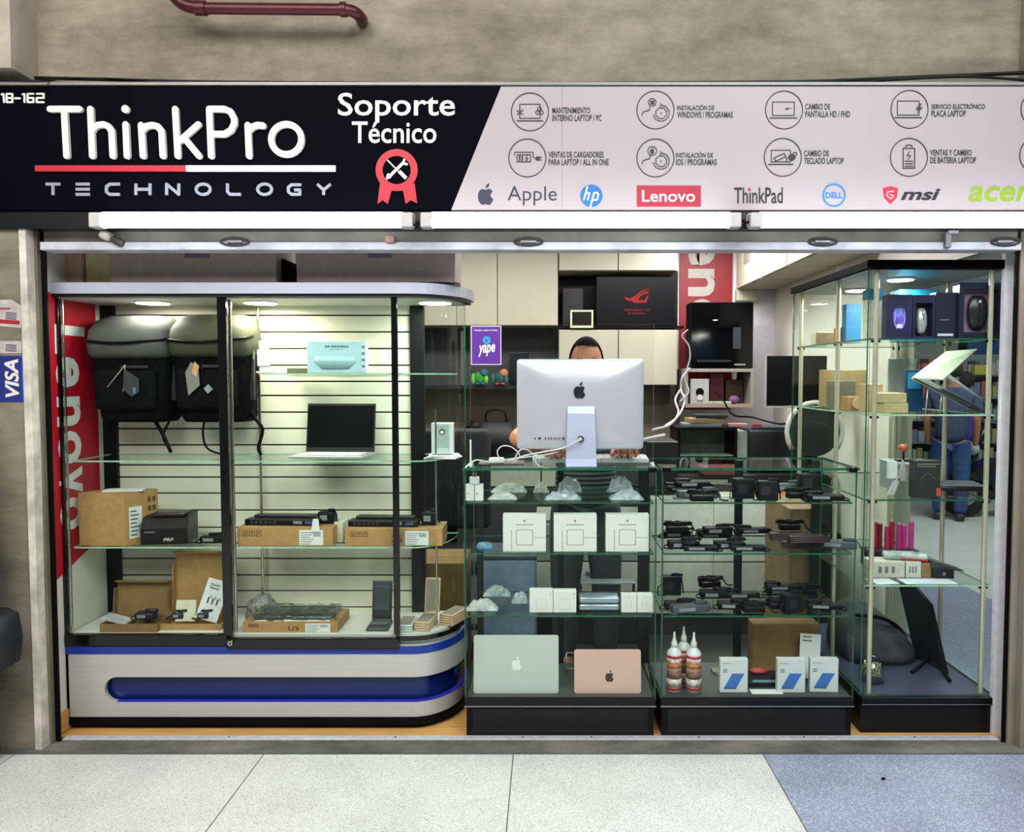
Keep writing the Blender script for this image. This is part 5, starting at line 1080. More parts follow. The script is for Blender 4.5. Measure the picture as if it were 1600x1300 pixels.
dup(b0, 'spray bottle with red label standing behind the other two', (X(1071, .16), .16, CB), R(60)); dup(b0, 'spray bottle with red label, rightmost of three', (X(1087, .085), .085, CB), R(200))
# tablet case boxes
def tbox(px, lab, rz):
    Y = .06; w = .115; hh = Z(1030, Y)-CB; t = thing('tablet_box', lab, 'box', (X(px, Y), Y, CB), rz, 'white tablet boxes with a blue picture')
    g = G(); g.box(-w/2, 0, 0, w/2, .03, hh, mat('#cfd3d3', .5, var=.02), .001); g.done('body', t)
    g = G(); g.box(w/2-.0005, .001, .0, w/2+.0004, .029, hh, mat('#2f6a9a', .5)); g.done('blue_side', t)
    g = G(); g.prism([(-w*.36, hh*.13), (w*.08, hh*.13), (w*.38, hh*.57), (-w*.06, hh*.57)], -.0012, 0, mat('#3f6fb8', .4, var=.08, sc=10)); g.prism([(-w*.36, hh*.13), (w*.08, hh*.13), (w*.095, hh*.11), (-w*.34, hh*.11)], -.0012, 0, mat('#24416e', .4)); g.done('picture', t)
    g = G(); c = mat('#84888c', .5); frect(g, -w*.42, hh*.86, -w*.1, hh*.88, -.0006, mat('#c48a80', .5))
    for k in range(2): frect(g, -w*.40, hh*(.6+.06*k), -w*.24, hh*(.64+.06*k), -.0006, c)
    g.done('printing', t); return t
tb = tbox(1151, 'white tablet box with blue picture, left one apart from the other two', 0)
dup(tb, 'white tablet box with blue picture, middle one of three', (X(1242, .06), .06, CB), 0); dup(tb, 'white tablet box with blue picture, rightmost of three', (X(1294, .065), .065, CB), R(-4))
t, w, hh = carton('brown cardboard box standing at the back of the adapter counter floor', 1180, 1285, 975, CB, .27, .09, m=KRD, marks=False)
t, w, hh = boxthing('card_box', 'brochure box with white print on the adapter counter floor', 'box', 1118, 1176, 1050, CB, .26, .06, mat('#777062', .6))
g = G(); frect(g, -w*.4, hh*.15, w*.2, hh*.6, -.0008, PAP); g.done('printing', t)
t = thing('setup_sheet', 'white quick setup leaflet behind the tablet boxes', 'leaflet', (X(1270, .2), .2, CB+.005)); t.rotation_euler = (R(-8), R(4), 0); g = G(); g.box(-.045, 0, 0, .045, .002, .19, PAP); g.done('sheet', t)
g = G(); ftext(g, 'Quick', -.035, .172, .005, .182, -.0006, DKG, bold=.02); ftext(g, 'Setup', -.035, .156, .005, .166, -.0006, DKG, bold=.02); g.done('printing', t)
t = thing('gadget_box', 'dark glossy gadget package between the first two tablet boxes', 'box', (X(1197, .14), .12, CB)); g = G(); g.box(-.07, 0, 0, .075, .06, .05, mat('#191d1e', .2), .003); g.done('body', t)
g = G(); g.sph((-.02, .02, .062), (.04, .018, .012), mat('#b03a34', .3)); g.box(-.05, -.001, .02, .05, 0, .03, mat('#7d9aa0', .4)); g.done('contents', t)
t = thing('round_card', 'white leaflet lying flat between the tablet boxes', 'leaflet', (X(1200, .07), .06, CB)); g = G(); g.box(-.06, -.02, 0, .07, .03, .003, PAP, .001); g.done('sheet', t)
# ================================================================ THINGS IN THE RIGHT SHOWCASE
PUR = mat('#262248', .35, var=.25, sc=8); PUD = mat('#1b1c30', .35, var=.1); z = RSH[0]
def rbox(name, lab, p0, p1, pt, z, Y, d, m, group=None, rz=0, cat='box'): return boxthing(name, lab, cat, p0, p1, pt, z, Y, d, m, rz, group)
t, w, hh = rbox('mouse_box', 'purple box with a glowing mouse picture on the top shelf of the right showcase', 1381, 1421, 460, z, .12, .05, PUR)
g = G(); loft(g, [(hh*.2, 0, 0, w*.1, .001, .8), (hh*.3, 0, 0, w*.2, .0014, .8), (hh*.5, 0, 0, w*.26, .0014, .8), (hh*.68, 0, 0, w*.2, .001, .8)], mat('#6a58c8', .4, var=.5, sc=40)); g.done('picture', t)
g = G()
for k in (-2, -1, 0, 1, 2): g.prism([(w*.08*k-.0015, hh*.5), (w*.08*k+.0015, hh*.5), (w*.09*k, hh*(.74-.03*abs(k)))], -.0022, -.0014, mat('#8fb8ff', .4))
g.prism([(-w*.13, hh*.24), (w*.13, hh*.24), (w*.09, hh*.33), (-w*.09, hh*.33)], -.0022, -.0014, mat('#e2dcf5', .4))
for s in (-1, 1): g.tube([(s*w*.14, -.002, hh*.28), (s*w*.2, -.002, hh*.38), (s*w*.17, -.002, hh*.5)], .0012, mat('#dcd2ff', .4), 5)
g.done('mouse_print', t)
def mousebox(lab, p0, p1, pt, win, m, inner, mm, Y=.12):
    x, w = span(p0, p1, Y); hh = Z(pt, Y)-z; t = thing('mouse_box', lab, 'box', (x, Y, z), 0, 'boxed mice on the top shelf of the right showcase'); a, b, c, d = win; x0, x1, z0, z1 = -w/2+w*a, -w/2+w*b, hh*c, hh*d
    g = G()
    for r_ in ((-w/2, 0, 0, x0, .055, hh), (x1, 0, 0, w/2, .055, hh), (x0, 0, 0, x1, .055, z0), (x0, 0, z1, x1, .055, hh), (x0, .045, z0, x1, .055, z1)): g.box(*r_, m)
    g.done('carton', t); g = G(); g.box(x0, .040, z0, x1, .045, z1, inner); g.done('lining', t)
    g = G(); cx, cz, rx, rz_ = (x0+x1)/2, (z0+z1)/2-.006, (x1-x0)*.3, (z1-z0)*.4
    loft(g, [(cz-rz_, cx, .03, rx*.35, .006, 1), (cz-rz_*.8, cx, .028, rx*.75, .014, .9), (cz-rz_*.3, cx, .026, rx, .02, .85), (cz+rz_*.4, cx, .026, rx*.98, .018, .85), (cz+rz_*.85, cx, .028, rx*.8, .012, .8), (cz+rz_, cx, .03, rx*.5, .006, .9)], mm); mo = g.done('mouse', t)
    g = G(); g.cyl((cx-.004, .01, cz+rz_*.62), (cx+.004, .01, cz+rz_*.62), .007, None, mat('#c9ccd6', .3), 12); g.done('wheel', mo)
    g = G(); g.tube([(cx, .0085, cz+rz_*.9), (cx, .004, cz+rz_*.1)], .0012, BLK, 5); g.done('button_seam', mo); return t
mousebox('narrow purple box with silver mouse in its window', 1422, 1456, 461, (.12, .9, .06, .82), PUR, mat('#15151a', .4), mat('#b9bcc2', .3, .4, var=.1))
t, w, hh = rbox('mouse_box', 'plain dark purple box between the two boxed mice', 1457, 1492, 457, z, .12, .055, PUD); g = G(); frect(g, -w*.4, hh*.06, w*.3, hh*.11, -.0008, mat('#c9c6d6', .5)); frect(g, -w*.3, hh*.4, w*.1, hh*.42, -.0008, mat('#6f6a96', .5)); g.done('printing', t)
mousebox('large dark box with a black gaming mouse on pinkish lining', 1493, 1560, 445, (.12, .88, .12, .92), PUD, mat('#8a6f8e', .5), mat('#2a2c33', .25, .3, var=.1), .1)
def rb2(name, lab, p0, p1, pt, zz, Y, d, col, **k): return rbox(name, lab, p0, p1, pt, zz, Y, d, mat(col, .5, var=.1, sc=30), **k)
t, w, hh = rb2('tall_box', 'tall cyan and white box deep on the top shelf of the right showcase', 1352, 1376, 452, z, .3, .06, '#d8d4bc'); g = G(); g.box(-w/2-.001, -.001, hh*.8, w/2+.001, .061, hh+.001, mat('#15759c', .5)); g.done('blue_top', t)
t, w, hh = rb2('tall_box', 'tall blue box behind the glass side on the top shelf', 1318, 1342, 475, z, .55, .05, '#14688f')
t, w, hh = rb2('product_box', 'cyan box lying behind the purple mouse boxes', 1400, 1462, 452, z, .4, .1, '#19708c')
t, w, hh = rb2('wooden_tray', 'small orange tray with metal pieces on the top shelf', 1306, 1334, 512, z, .6, .06, '#b5793c'); g = G()
for k in range(5): g.cyl((-w*.4+k*w*.2, .02, hh), (-w*.4+k*w*.2+.006, .02, hh+.03), .004, .002, CHR, 8)
g.done('metal_piece', t)
t, w, hh = rb2('small_box', 'cream small box at the back of the top shelf', 1272, 1300, 519, z, .75, .08, '#c9c4a0')
# laptop on tall folding stand
t = thing('laptop_stand', 'folding metal stand on the second shelf of the right showcase', 'stand', (X(1500, .3), .25, RSH[1]+.001)); x = t.location.x
def s3(px, py, Y=.3): a = P(px, py, Y); return (a[0]-x, Y-.25, a[1]-t.location.z)
MT = mat('#b9beb6', .35, .5)
g = G()
for dy in (0, .16): Y = .22+dy; g.tube([s3(1427+dy*50, 592, Y), s3(1527, 645, Y)], .004, MT); g.tube([s3(1450, 606, Y), s3(1446, 646, Y)], .003, MT); g.tube([s3(1472, 612, Y), s3(1468, 646, Y)], .003, MT)
g.tube([s3(1435, 594, .22), s3(1435, 594, .38)], .004, MT); g.tube([s3(1527, 645, .22), s3(1527, 645, .38)], .004, MT); g.done('frame', t)
g = G(); q = [s3(1428, 593, .2), s3(1532, 643, .2), s3(1532, 640, .42), s3(1440, 590, .42)]; g.add(q+[(a, b, c+.008) for a, b, c in q], [(0, 1, 2, 3), (7, 6, 5, 4), (0, 4, 5, 1), (1, 5, 6, 2), (2, 6, 7, 3), (3, 7, 4, 0)], mat('#3a3f3c', .4, .3)); g.done('plate', t)
t2 = thing('laptop', 'beige laptop tilted open on the folding metal stand', 'laptop', tuple(t.location)); g = G(); q = [s3(1424, 590, .2), s3(1474, 592, .2), s3(1527, 545, .36), s3(1478, 549, .36)]
g.add(q+[(a, b, c-.006) for a, b, c in q], [(0, 1, 2, 3), (7, 6, 5, 4), (0, 4, 5, 1), (1, 5, 6, 2), (2, 6, 7, 3), (3, 7, 4, 0)], mat('#b9bda2', .4)); g.done('lid', t2)
g = G(); q = [s3(1476, 594, .24), s3(1543, 636, .24), s3(1543, 636, .44), s3(1484, 592, .44)]; g.add([(a, b, c+.012) for a, b, c in q]+[(a, b, c+.02) for a, b, c in q], [(3, 2, 1, 0), (4, 5, 6, 7), (0, 1, 5, 4), (1, 2, 6, 5), (2, 3, 7, 6), (3, 0, 4, 7)], mat('#8f9490', .35, .4)); g.done('base', t2)
t, w, hh = rb2('flat_box', 'cream box stack on the second shelf, lowest box', 1380, 1418, 630, RSH[1], .2, .12, '#b9a777', group='cream boxes on the second shelf')
c = dup(t, 'cream box stack on the second shelf, upper box', (t.location.x-.004, .205, RSH[1]+hh+.001), R(4))
t, w, hh = rb2('display_card', 'dark blue product card behind the tilted laptop', 1413, 1440, 578, RSH[1], .35, .02, '#14476e')
g = G(); frect(g, -w*.4, hh*.55, w*.4, hh*.95, -.001, mat('#3f97c8', .4)); g.done('picture', t)
t, w, hh = rb2('white_card', 'white card with small pictures at the back of the second shelf', 1385, 1418, 560, RSH[1], .6, .02, '#c9ccc4')
t, w, hh = rb2('brown_box', 'brown laptop carton standing on the second shelf behind the glass side', 1295, 1335, 595, RSH[1], .62, .05, '#6b6152')
t, w, hh = rb2('brown_box', 'wide tan carton at the back of the second shelf', 1283, 1352, 578, RSH[1], .85, .05, '#9a8256')
t, w, hh = rb2('parcel', 'beige folded paper parcel by the front left pole of the right showcase', 1354, 1378, 600, RSH[1], .3, .1, '#b59a70')
t, w, hh = rb2('camera_box', 'tan box with a round lid on the second shelf near the glass side', 1322, 1345, 620, RSH[1], .45, .08, '#a5834f')
g = G(); g.cyl((w*.2, -.001, hh*.5), (w*.2, -.012, hh*.5), hh*.4, None, mat('#c2a678', .5), 18); g.done('lid', t)
# third shelf
t, w, hh = rb2('product_box', 'dark grey product box with red corner on the third shelf', 1431, 1471, 720, RSH[2], .12, .06, '#232827')
g = G(); frect(g, -w*.42, hh*.9, w*.42, hh*.92, -.0008, mat('#9c8a86', .5)); frect(g, -w*.42, hh*.84, w*.3, hh*.86, -.0008, mat('#8c7a76', .5)); g.box(w*.34, -.001, hh*.05, w/2+.001, 0, hh*.26, mat('#c0452f', .5)); g.tube(smoothpts([(-w*.3, -.001, hh*.5), (0, -.001, hh*.66), (w*.3, -.001, hh*.5)]), .001, mat('#5e6a6a', .5), 5); g.done('printing', t)
t = thing('earphones', 'white boxed earphones with hanging white cable on the third shelf', 'earphones', (X(1405, .2), .2, RSH[2]+.0)); g = G(); g.box(-.045, 0, .07, -.005, .02, .145, mat('#ccd0cc', .5), .002); g.done('box', t)
g = G(); g.prism([(.0, .06), (.05, .06), (.022, .15)], .005, .02, mat('#a9a8a4', .4)); g.prism([(-.04, 0), (-.015, 0), (.01, .07), (-.01, .07)], .005, .02, mat('#b5b4b0', .4)); g.done('case', t)
t = thing('glass_riser', 'small glass riser table on the third shelf with a cable and white plugs', 'stand', (X(1430, .35), .3, RSH[2])); g = G(); hh = Z(722, .35)-RSH[2]; g.box(-.1, 0, hh-.006, .1, .2, hh, mat('#aab5b2', .15, var=.1), .001)
for s in (-.095, .095): g.box(s-.003, .01, 0, s+.003, .19, hh-.006, mat('#8f9c99', .2))
g.done('body', t)
t = thing('webcam', 'black and orange webcam on the small glass riser', 'camera', (X(1412, .38), .36, RSH[2]+hh+.001)); g = G(); g.box(-.03, 0, 0, .05, .05, .006, BLK, .002); g.cyl((0, .02, .006), (0, .02, .05), .004, None, BLK); g.done('stand', t); g = G(); g.sph((0, .02, .06), (.022, .02, .018), mat('#b04f2a', .4)); g.box(.03, 0, .006, .05, .03, .014, CHR); g.done('head', t)
t = thing('laptop', 'dark laptop lying at the right end of the third shelf', 'laptop', (X(1510, .3), .3, RSH[2]+.001), R(-12)); g = G(); g.box(-.1, 0, 0, .09, .2, .018, mat('#23262b', .3, .3), .004); g.done('base', t); g = G(); g.box(-.098, 0, .019, .088, .198, .025, mat('#55595f', .3, .5), .003); g.done('lid', t)
# fourth shelf
z4 = RSH[3]
for k, (lab, p0, p1, pt, Y, col) in enumerate((('white printed box on the fourth shelf of the right showcase', 1366, 1418, 878, .2, '#c4bfb0'), ('small white labelled box beside the white printed box', 1420, 1444, 878, .2, '#c9c9c0'), ('brown box end right of the labelled box on the fourth shelf', 1445, 1462, 880, .2, '#96703c'))):
    t, w, hh = rb2('carton', lab, p0, p1, pt, z4, Y, .1, col); g = G()
    for q in range(3): frect(g, -w*.3+q*w*.2, hh*.3, -w*.3+q*w*.2+w*.1, hh*.7, -.0008, mat('#6e6a6a', .6))
    g.done('printing', t)
t = thing('blister_pack', 'clear and red plastic packaging lying on the boxes of the fourth shelf', 'packaging', (X(1415, .25), .22, z4+Z(878, .2)-z4+.001), R(-14)); g = G(); g.box(-.09, 0, 0, .09, .07, .03, mat('#a9b2b0', .2, var=.3, sc=30), .012, seg=3); g.done('shell', t); g = G(); g.box(-.02, -.002, .0, .088, .06, .012, mat('#a02a38', .4), .004); g.done('card', t)
for k in range(7):
    lab = f'{["red", "dark red", "pink", "red", "pink", "magenta", "magenta"][k]} tube, {["first", "second", "third", "fourth", "fifth", "sixth", "last"][k]} from the left in the rack on the fourth shelf'
    x_ = X(1370+k*9.5, .42); t = thing('tube', lab, 'tube', (x_, .42+(k % 2)*.015, z4+.08), 0, 'red and pink tubes in the rack')
    g = G(); g.cyl((0, 0, 0), (0, 0, .12-.01*(k % 3)), .0115, None, mat(['#a81f2a', '#7a1520', '#c8246c', '#b01f2c', '#d3308a', '#e0389a', '#d8409c'][k], .25), 12); g.done('body', t); g = G(); g.cyl((0, 0, .12-.01*(k % 3)), (0, 0, .13-.01*(k % 3)), .0055, None, mat('#d9a9b4', .3), 10); g.done('cap', t)
t = thing('tube_rack', 'dark rack holding red and pink tubes on the fourth shelf', 'rack', (X(1398, .43), .38, z4)); g = G(); g.box(-.13, 0, 0, .1, .09, .079, mat('#1c1a24', .4), .003); g.done('body', t)
t = thing('power_adapter', 'black power adapter with cover on the fourth shelf right of the boxes', 'power adapter', (X(1476, .2), .18, z4)); g = G(); g.box(-.045, 0, 0, .045, .06, .045, mat('#15171b', .3), .004); g.cyl((0, -.001, .022), (0, -.003, .022), .008, None, CHR, 14); g.done('brick', t); g = G(); g.prism([(-.05, .046), (.09, .03), (.09, .034), (-.05, .075)], .01, .1, mat('#3c3f44', .3)); g.done('cover', t)
for k, (lab, px, rz) in enumerate((('large sheet of paper lying at the front of the fourth shelf', 1455, 0), ('small sheet of paper at the left end of the fourth shelf', 1385, 6))):
    g = G(); w = .11 if k == 0 else .05; g.box(-w, -.04, .0005, w, .05, .0015, mat('#c9d3d8', .5), 0, M.Rotation(R(rz), 4, 'Z')); tag(g.done('paper', None, loc=(X(px, .13), .13, z4)), lab, 'paper')
# showcase floor: monitor and bags
t = thing('monitor', 'black monitor seen from behind on the floor of the right showcase', 'monitor', (X(1452, .45), .42, RB)); x = t.location.x
def m3(px, py, Y): a = P(px, py, Y); return (a[0]-x, Y-.42, a[1]-RB)
SCR = mat('#1b2022', .4, var=.1); g = G(); q = [m3(1410, 912, .55), m3(1437, 1030, .5), m3(1483, 1056, .3), m3(1458, 945, .32), m3(1430, 912, .45)]
n = len(q); q2 = [(a-.012, b+.02, c+.002) for a, b, c in q]; g.add(q+q2, [tuple(range(n)), tuple(range(n, 2*n))[::-1]]+[(i, (i+1) % n, n+(i+1) % n, n+i) for i in range(n)], SCR); g.done('screen', t)
g = G(); a, b, c, d, e = m3(1458, 1035, .45), m3(1396, 1029, .5), m3(1425, 1055, .3), m3(1484, 1066, .2), m3(1452, 1020, .42)
for f_ in (b, c, d): g.tube([(a[0], a[1], .03), (f_[0], f_[1], .008)], .008, BLK, 8)
g.tube([(a[0], a[1], .03), (a[0]-.01, a[1]+.02, .16)], .012, BLK, 8); g.done('stand', t)
t = thing('backpack', 'dark grey backpack lying at the left of the right showcase floor', 'backpack', (X(1385, .45), .6, RB)); g = G(); loft(g, [(0, 0, 0, .17, .2, .6), (.05, 0, 0, .18, .21, .7), (.13, -.02, .02, .15, .18, .8), (.2, -.05, .05, .09, .1, .9), (.23, -.06, .06, .04, .05, 1)], mat('#3a3840', .8, var=.3, sc=14, bump=.4)); g.done('body', t)
g = G(); g.tube(smoothpts([(-.1, -.08, .2), (.02, -.1, .19), (.12, -.08, .12), (.15, -.1, .02)]), .01, BLK); g.done('strap', t)
t = thing('cable_bag', 'clear plastic bag with pale cable in front of the dark backpack', 'bag', (X(1372, .2), .22, RB)); g = G(); loft(g, [(0, 0, 0, .05, .05, .8), (.05, 0, 0, .055, .05, .9), (.11, 0, .01, .03, .03, 1)], BAG); g.done('bag', t); g = G(); coil(g, (0, 0, .01), .035, .03, 4, .004, mat('#a59c84', .5), .06); g.done('cable', t)
# ================================================================ BACK OF THE SHOP
YB = 3.25
def bp(px, py, Y): return P(px, py, Y)
def cabinet(lab, p0, p1, y0, y1, doors, d=.34, handle=False, m=CAB, group='cream wall cabinets on the back wall'):
    Yf = YB-d; a, b = bp(p0, y1, Yf), bp(p1, y0, Yf); t = thing('wall_cabinet', lab, 'cabinet', ((a[0]+b[0])/2, Yf, a[1]), 0, group); w, hh = b[0]-a[0], b[1]-a[1]
    g = G(); g.box(-w/2, .018, 0, w/2, d-.002, hh, mat('#a29a84', .6)); g.done('carcass', t); dw = w/doors
    for k in range(doors): g = G(); g.box(-w/2+k*dw+.004, 0, .004, -w/2+(k+1)*dw-.004, .017, hh-.004, m, .002); g.done('door', t)
    return t
for a in (('tall cream wall cabinet behind the right end of the left showcase', 640, 713, 330, 509), ('tall cream wall cabinet door left of the dark niche, narrow one', 713, 777, 330, 509), ('tall cream wall cabinet next to the dark niche', 777, 872, 330, 509),
          ('small cream cabinet above the left of the dark niche', 873, 966, 330, 423), ('small cream cabinet above the framed red emblem screen', 966, 1059, 330, 423),
          ('cream cabinet under the niche, behind the person', 873, 966, 515, 602), ('cream cabinet under the niche, right one', 966, 1059, 515, 602)): cabinet(*a, 1)
cabinet('cream wall cabinet seen through the curved end of the showcase', 560, 640, 380, 602, 1)
g = G(); a, b = bp(873, 515, 3.2), bp(1060, 423, 3.2); g.box(a[0], 3.22, a[1], b[0], 3.24, b[1], mat('#050608', .5, spec=.2)); g.box(a[0], 2.92, a[1]-.005, b[0], 3.22, a[1]+.012, BLK); tag(g.done('niche_shelf'), 'dark open niche shelf between the cream cabinets on the back wall', 'shelf')
YN = 2.98; zN = bp(900, 515, 3.2)[1]+.013
a, b = bp(932, 509, YN), bp(1057, 432, YN); t = thing('monitor', 'wide dark monitor showing a red emblem in the dark niche', 'monitor', ((a[0]+b[0])/2, YN, zN)); w, hh = b[0]-a[0], b[1]-zN
g = G(); g.box(-w/2, 0, .006, w/2, .03, hh, mat('#060709', .4, spec=.2), .003); g.box(-.1, 0, 0, .1, .1, .006, BLK); f = g.done('housing', t)
g = G(); g.box(-w/2+.012, -.001, .02, w/2-.012, 0, hh-.012, mat('#04060b', .3, spec=.2)); s_ = g.done('display', f)
g = G(); c = glow('red_emblem', (.75, .07, .06), .55)
def em(pts): x0, z0 = t.location.x, zN; g.prism([(bp(p, q, YN)[0]-x0, bp(p, q, YN)[1]-z0) for p, q in pts], -.003, -.0012, c)
em([(974, 464), (981, 470), (990, 470), (1000, 459), (1016, 450), (1003, 454), (991, 463), (985, 466)]); em([(988, 471), (1000, 460), (1014, 454), (1012, 458), (1002, 462), (996, 469), (1008, 469), (1010, 464), (1014, 460), (1010, 473), (990, 473)])
g.text('REPUBLIC OF', (bp(976, 486, YN)[0]-t.location.x, -.002, bp(976, 486, YN)[1]-zN), (bp(1015, 486, YN)[0]-bp(976, 486, YN)[0], 0, 0), (0, 0, .016), c); g.text('GAMERS', (bp(981, 491, YN)[0]-t.location.x, -.002, bp(981, 491, YN)[1]-zN), (bp(1008, 491, YN)[0]-bp(981, 491, YN)[0], 0, 0), (0, 0, .012), c); g.done('emblem', s_)
t = thing('speaker', 'black speaker at the left of the dark niche', 'speaker', (bp(895, 500, 3.05)[0], 3.05, zN)); g = G(); g.box(-.08, 0, 0, .08, .14, .3, mat('#07080a', .5), .004); g.done('cabinet', t); g = G(); g.cyl((0, 0, .2), (0, -.006, .2), .045, None, mat('#0f1012', .4), 18); g.done('cone', t); g = G(); g.cyl((0, 0, .08), (0, -.006, .08), .03, None, mat('#0f1012', .4), 18); g.done('cone', t)
a, b = bp(891, 512, 2.9), bp(927, 484, 2.9); t = thing('digital_frame', 'small cream-framed screen standing on the cabinet above the person', 'screen', ((a[0]+b[0])/2, 2.9, a[1])); t.location.z = bp(900, 515, 2.91)[1]+.012; w, hh = b[0]-a[0], b[1]-a[1]
g = G()
for r_ in ((-w/2, 0, 0, w/2, .02, .018), (-w/2, 0, hh-.014, w/2, .02, hh), (-w/2, 0, .018, -w/2+.014, .02, hh-.014), (w/2-.014, 0, .018, w/2, .02, hh-.014)): g.box(*r_, mat('#c9c7a4', .5), .002)
g.done('frame', t); g = G(); g.box(-w/2+.014, .004, .018, w/2-.014, .02, hh-.014, mat('#0d1013', .2)); g.done('display', t)
# dark recess with shelf left of the person
g = G(); a, b = bp(600, 602, 3.2), bp(872, 509, 3.2); g.box(a[0], 3.21, a[1]-.02, b[0], 3.24, b[1], mat('#3c3d40', .5)); g.box(a[0], 2.95, a[1]-.025, b[0], 3.21, a[1], mat('#1b1c1f', .5)); tag(g.done('wall_shelf'), 'dark grey wall shelf under the tall cream cabinets', 'shelf'); zW = a[1]
t = thing('tablet', 'black tablet standing on the dark grey wall shelf left of the computer', 'tablet', (bp(811, 590, 3.05)[0], 3.05, zW)); g = G(); g.box(-.075, 0, .01, .075, .015, .26, mat('#0e131b', .2), .006); g.done('screen', t); g = G(); g.box(-.06, -.02, 0, .06, .05, .01, BLK, .002); g.done('foot', t)
def toy(lab, px, cols):
    t = thing('plush_toy', lab, 'toy', (bp(px, 595, 2.98)[0], 2.98, zW), 0, 'small plush toys on the wall shelf'); g = G(); g.sph((0, 0, .055), (.05, .04, .055), mat(cols[0], .8, bump=.2)); g.done('body', t); g = G(); g.sph((.03, -.01, .095), (.035, .033, .035), mat(cols[1], .8, bump=.2)); g.done('head', t)
    g = G(); g.sph((-.05, -.005, .05), (.018, .02, .045), mat(cols[2], .8)); g.sph((.05, -.02, .045), (.016, .02, .035), mat(cols[2], .8)); g.done('arms', t); g = G(); g.sph((-.02, -.03, .012), (.02, .03, .013), mat(cols[3], .8)); g.sph((.025, -.03, .012), (.02, .03, .013), mat(cols[3], .8)); g.done('feet', t)
toy('green and blue plush toy on the wall shelf under the purple sticker', 750, ('#2f8a3a', '#1f5d6b', '#6fc13a', '#1d4f7a')); toy('teal and orange plush toy beside the black tablet', 781, ('#1f4d50', '#b0724a', '#23625c', '#8a3a28'))
# backsplash, lower counter, wall panel
g = G(); a, b = bp(560, 735, 3.24), bp(1062, 603, 3.24); g.box(a[0], 3.225, a[1]-.1, b[0], 3.245, b[1], mat('#77705c', .5, var=.25, sc=2.2)); g.done('trim_7')['kind'] = 'structure'
zc_ = .92
t = thing('work_counter', 'dark low work counter along the back wall', 'counter', (0, 2.65, 0)); g = G(); g.box(-1.9, -.02, zc_-.03, 1.8, .58, zc_, mat('#23221f', .4), .003); g.done('worktop', t)
DKC = mat('#343a36', .5, var=.12, sc=2); g = G(); g.box(-1.9, .02, .001, 1.8, .57, zc_-.03, mat('#1b1d1c', .6)); g.done('carcass', t)
for k in range(8):
    g = G(); x0 = -1.88+k*.46; g.box(x0, 0, .08, x0+.45, .02, zc_-.26, DKC, .002); g.done('door', t); g = G(); g.box(x0, 0, zc_-.25, x0+.45, .02, zc_-.035, mat('#9da694', .5) if k in (3, 4, 6) else DKC, .002); g.done('drawer', t)
def simple(name, lab, cat, p0, p1, y0, Y, d, z, m, bev=.004, group=None):
    x, w = span(p0, p1, Y); hh = Z(y0, Y)-z; g = G(); g.box(-w/2, 0, 0, w/2, d, hh, m, bev); return tag(g.done(name, None, loc=(x, Y, z)), lab, cat, group)
# things seen through the middle counter: office chair, drawers, pedestal
t = thing('drawer_unit', 'pale drawer unit standing behind the middle counter', 'drawer unit', (X(930, 1.1), 1.1, 0)); g = G(); g.box(-.32, .01, .001, .29, .45, .70, mat('#6d736a', .6)); g.done('body', t)
for k, (z_, h_, c_) in enumerate(((.03, .2, '#2d322f'), (.25, .22, '#c9cdbd'), (.48, .2, '#8f9a88'))):
    g = G(); g.box(-.315, -.005, z_, .285, .01, z_+h_, mat(c_, .5), .002); dr = g.done('drawer', t); g = G(); g.box(-.05, -.02, z_+h_*.7, .05, -.005, z_+h_*.78, ALU, .001); g.done('handle', dr)
t = thing('office_chair', 'black office chair behind the left showcase end and middle counter', 'chair', (X(696, 1.15), 1.15, 0))
g = G(); g.box(-.24, -.22, .44, .24, .24, .53, mat('#101215', .7), .04, seg=3); g.done('seat', t); g = G(); g.box(-.23, .2, .6, .23, .28, 1.18, mat('#0f1418', .7), .05, seg=3); g.box(-.03, .24, .46, .03, .3, .7, BLK); g.done('backrest', t)
g = G(); g.cyl((0, 0, .08), (0, 0, .44), .03, None, DKG); g.done('column', t)
for k in range(5):
    q = k*2*pi/5+.3; g = G(); g.tube([(0, 0, .1), (.28*cos(q), .28*sin(q), .07)], .018, BLK, 8); l_ = g.done('leg', t); g = G(); g.cyl((.28*cos(q), .28*sin(q)-.02, .028), (.28*cos(q), .28*sin(q)+.02, .028), .027, None, BLK, 14); g.done('caster', l_)
t = thing('storage_box', 'blue-grey plastic storage box behind the middle counter', 'box', (X(795, .62), .6, .0)); g = G(); g.box(-.13, 0, 0, .13, .3, .60, mat('#8093ab', .5, var=.1), .01); g.done('body', t); g = G(); g.box(-.135, -.005, .60, .135, .305, .62, mat('#3a4450', .5), .004); g.done('lid', t)
t = thing('cardboard_box', 'brown cardboard box on the floor behind the rounded showcase end', 'box', (X(690, .58), .55, .0)); g = G(); g.box(-.12, 0, 0, .11, .32, Z(878, .58), KRD, .003); g.done('body', t); g = G(); g.box(-.118, .14, Z(878, .58), .108, .18, Z(878, .58)+.001, mat('#8a6a3c', .5)); g.done('tape', t)
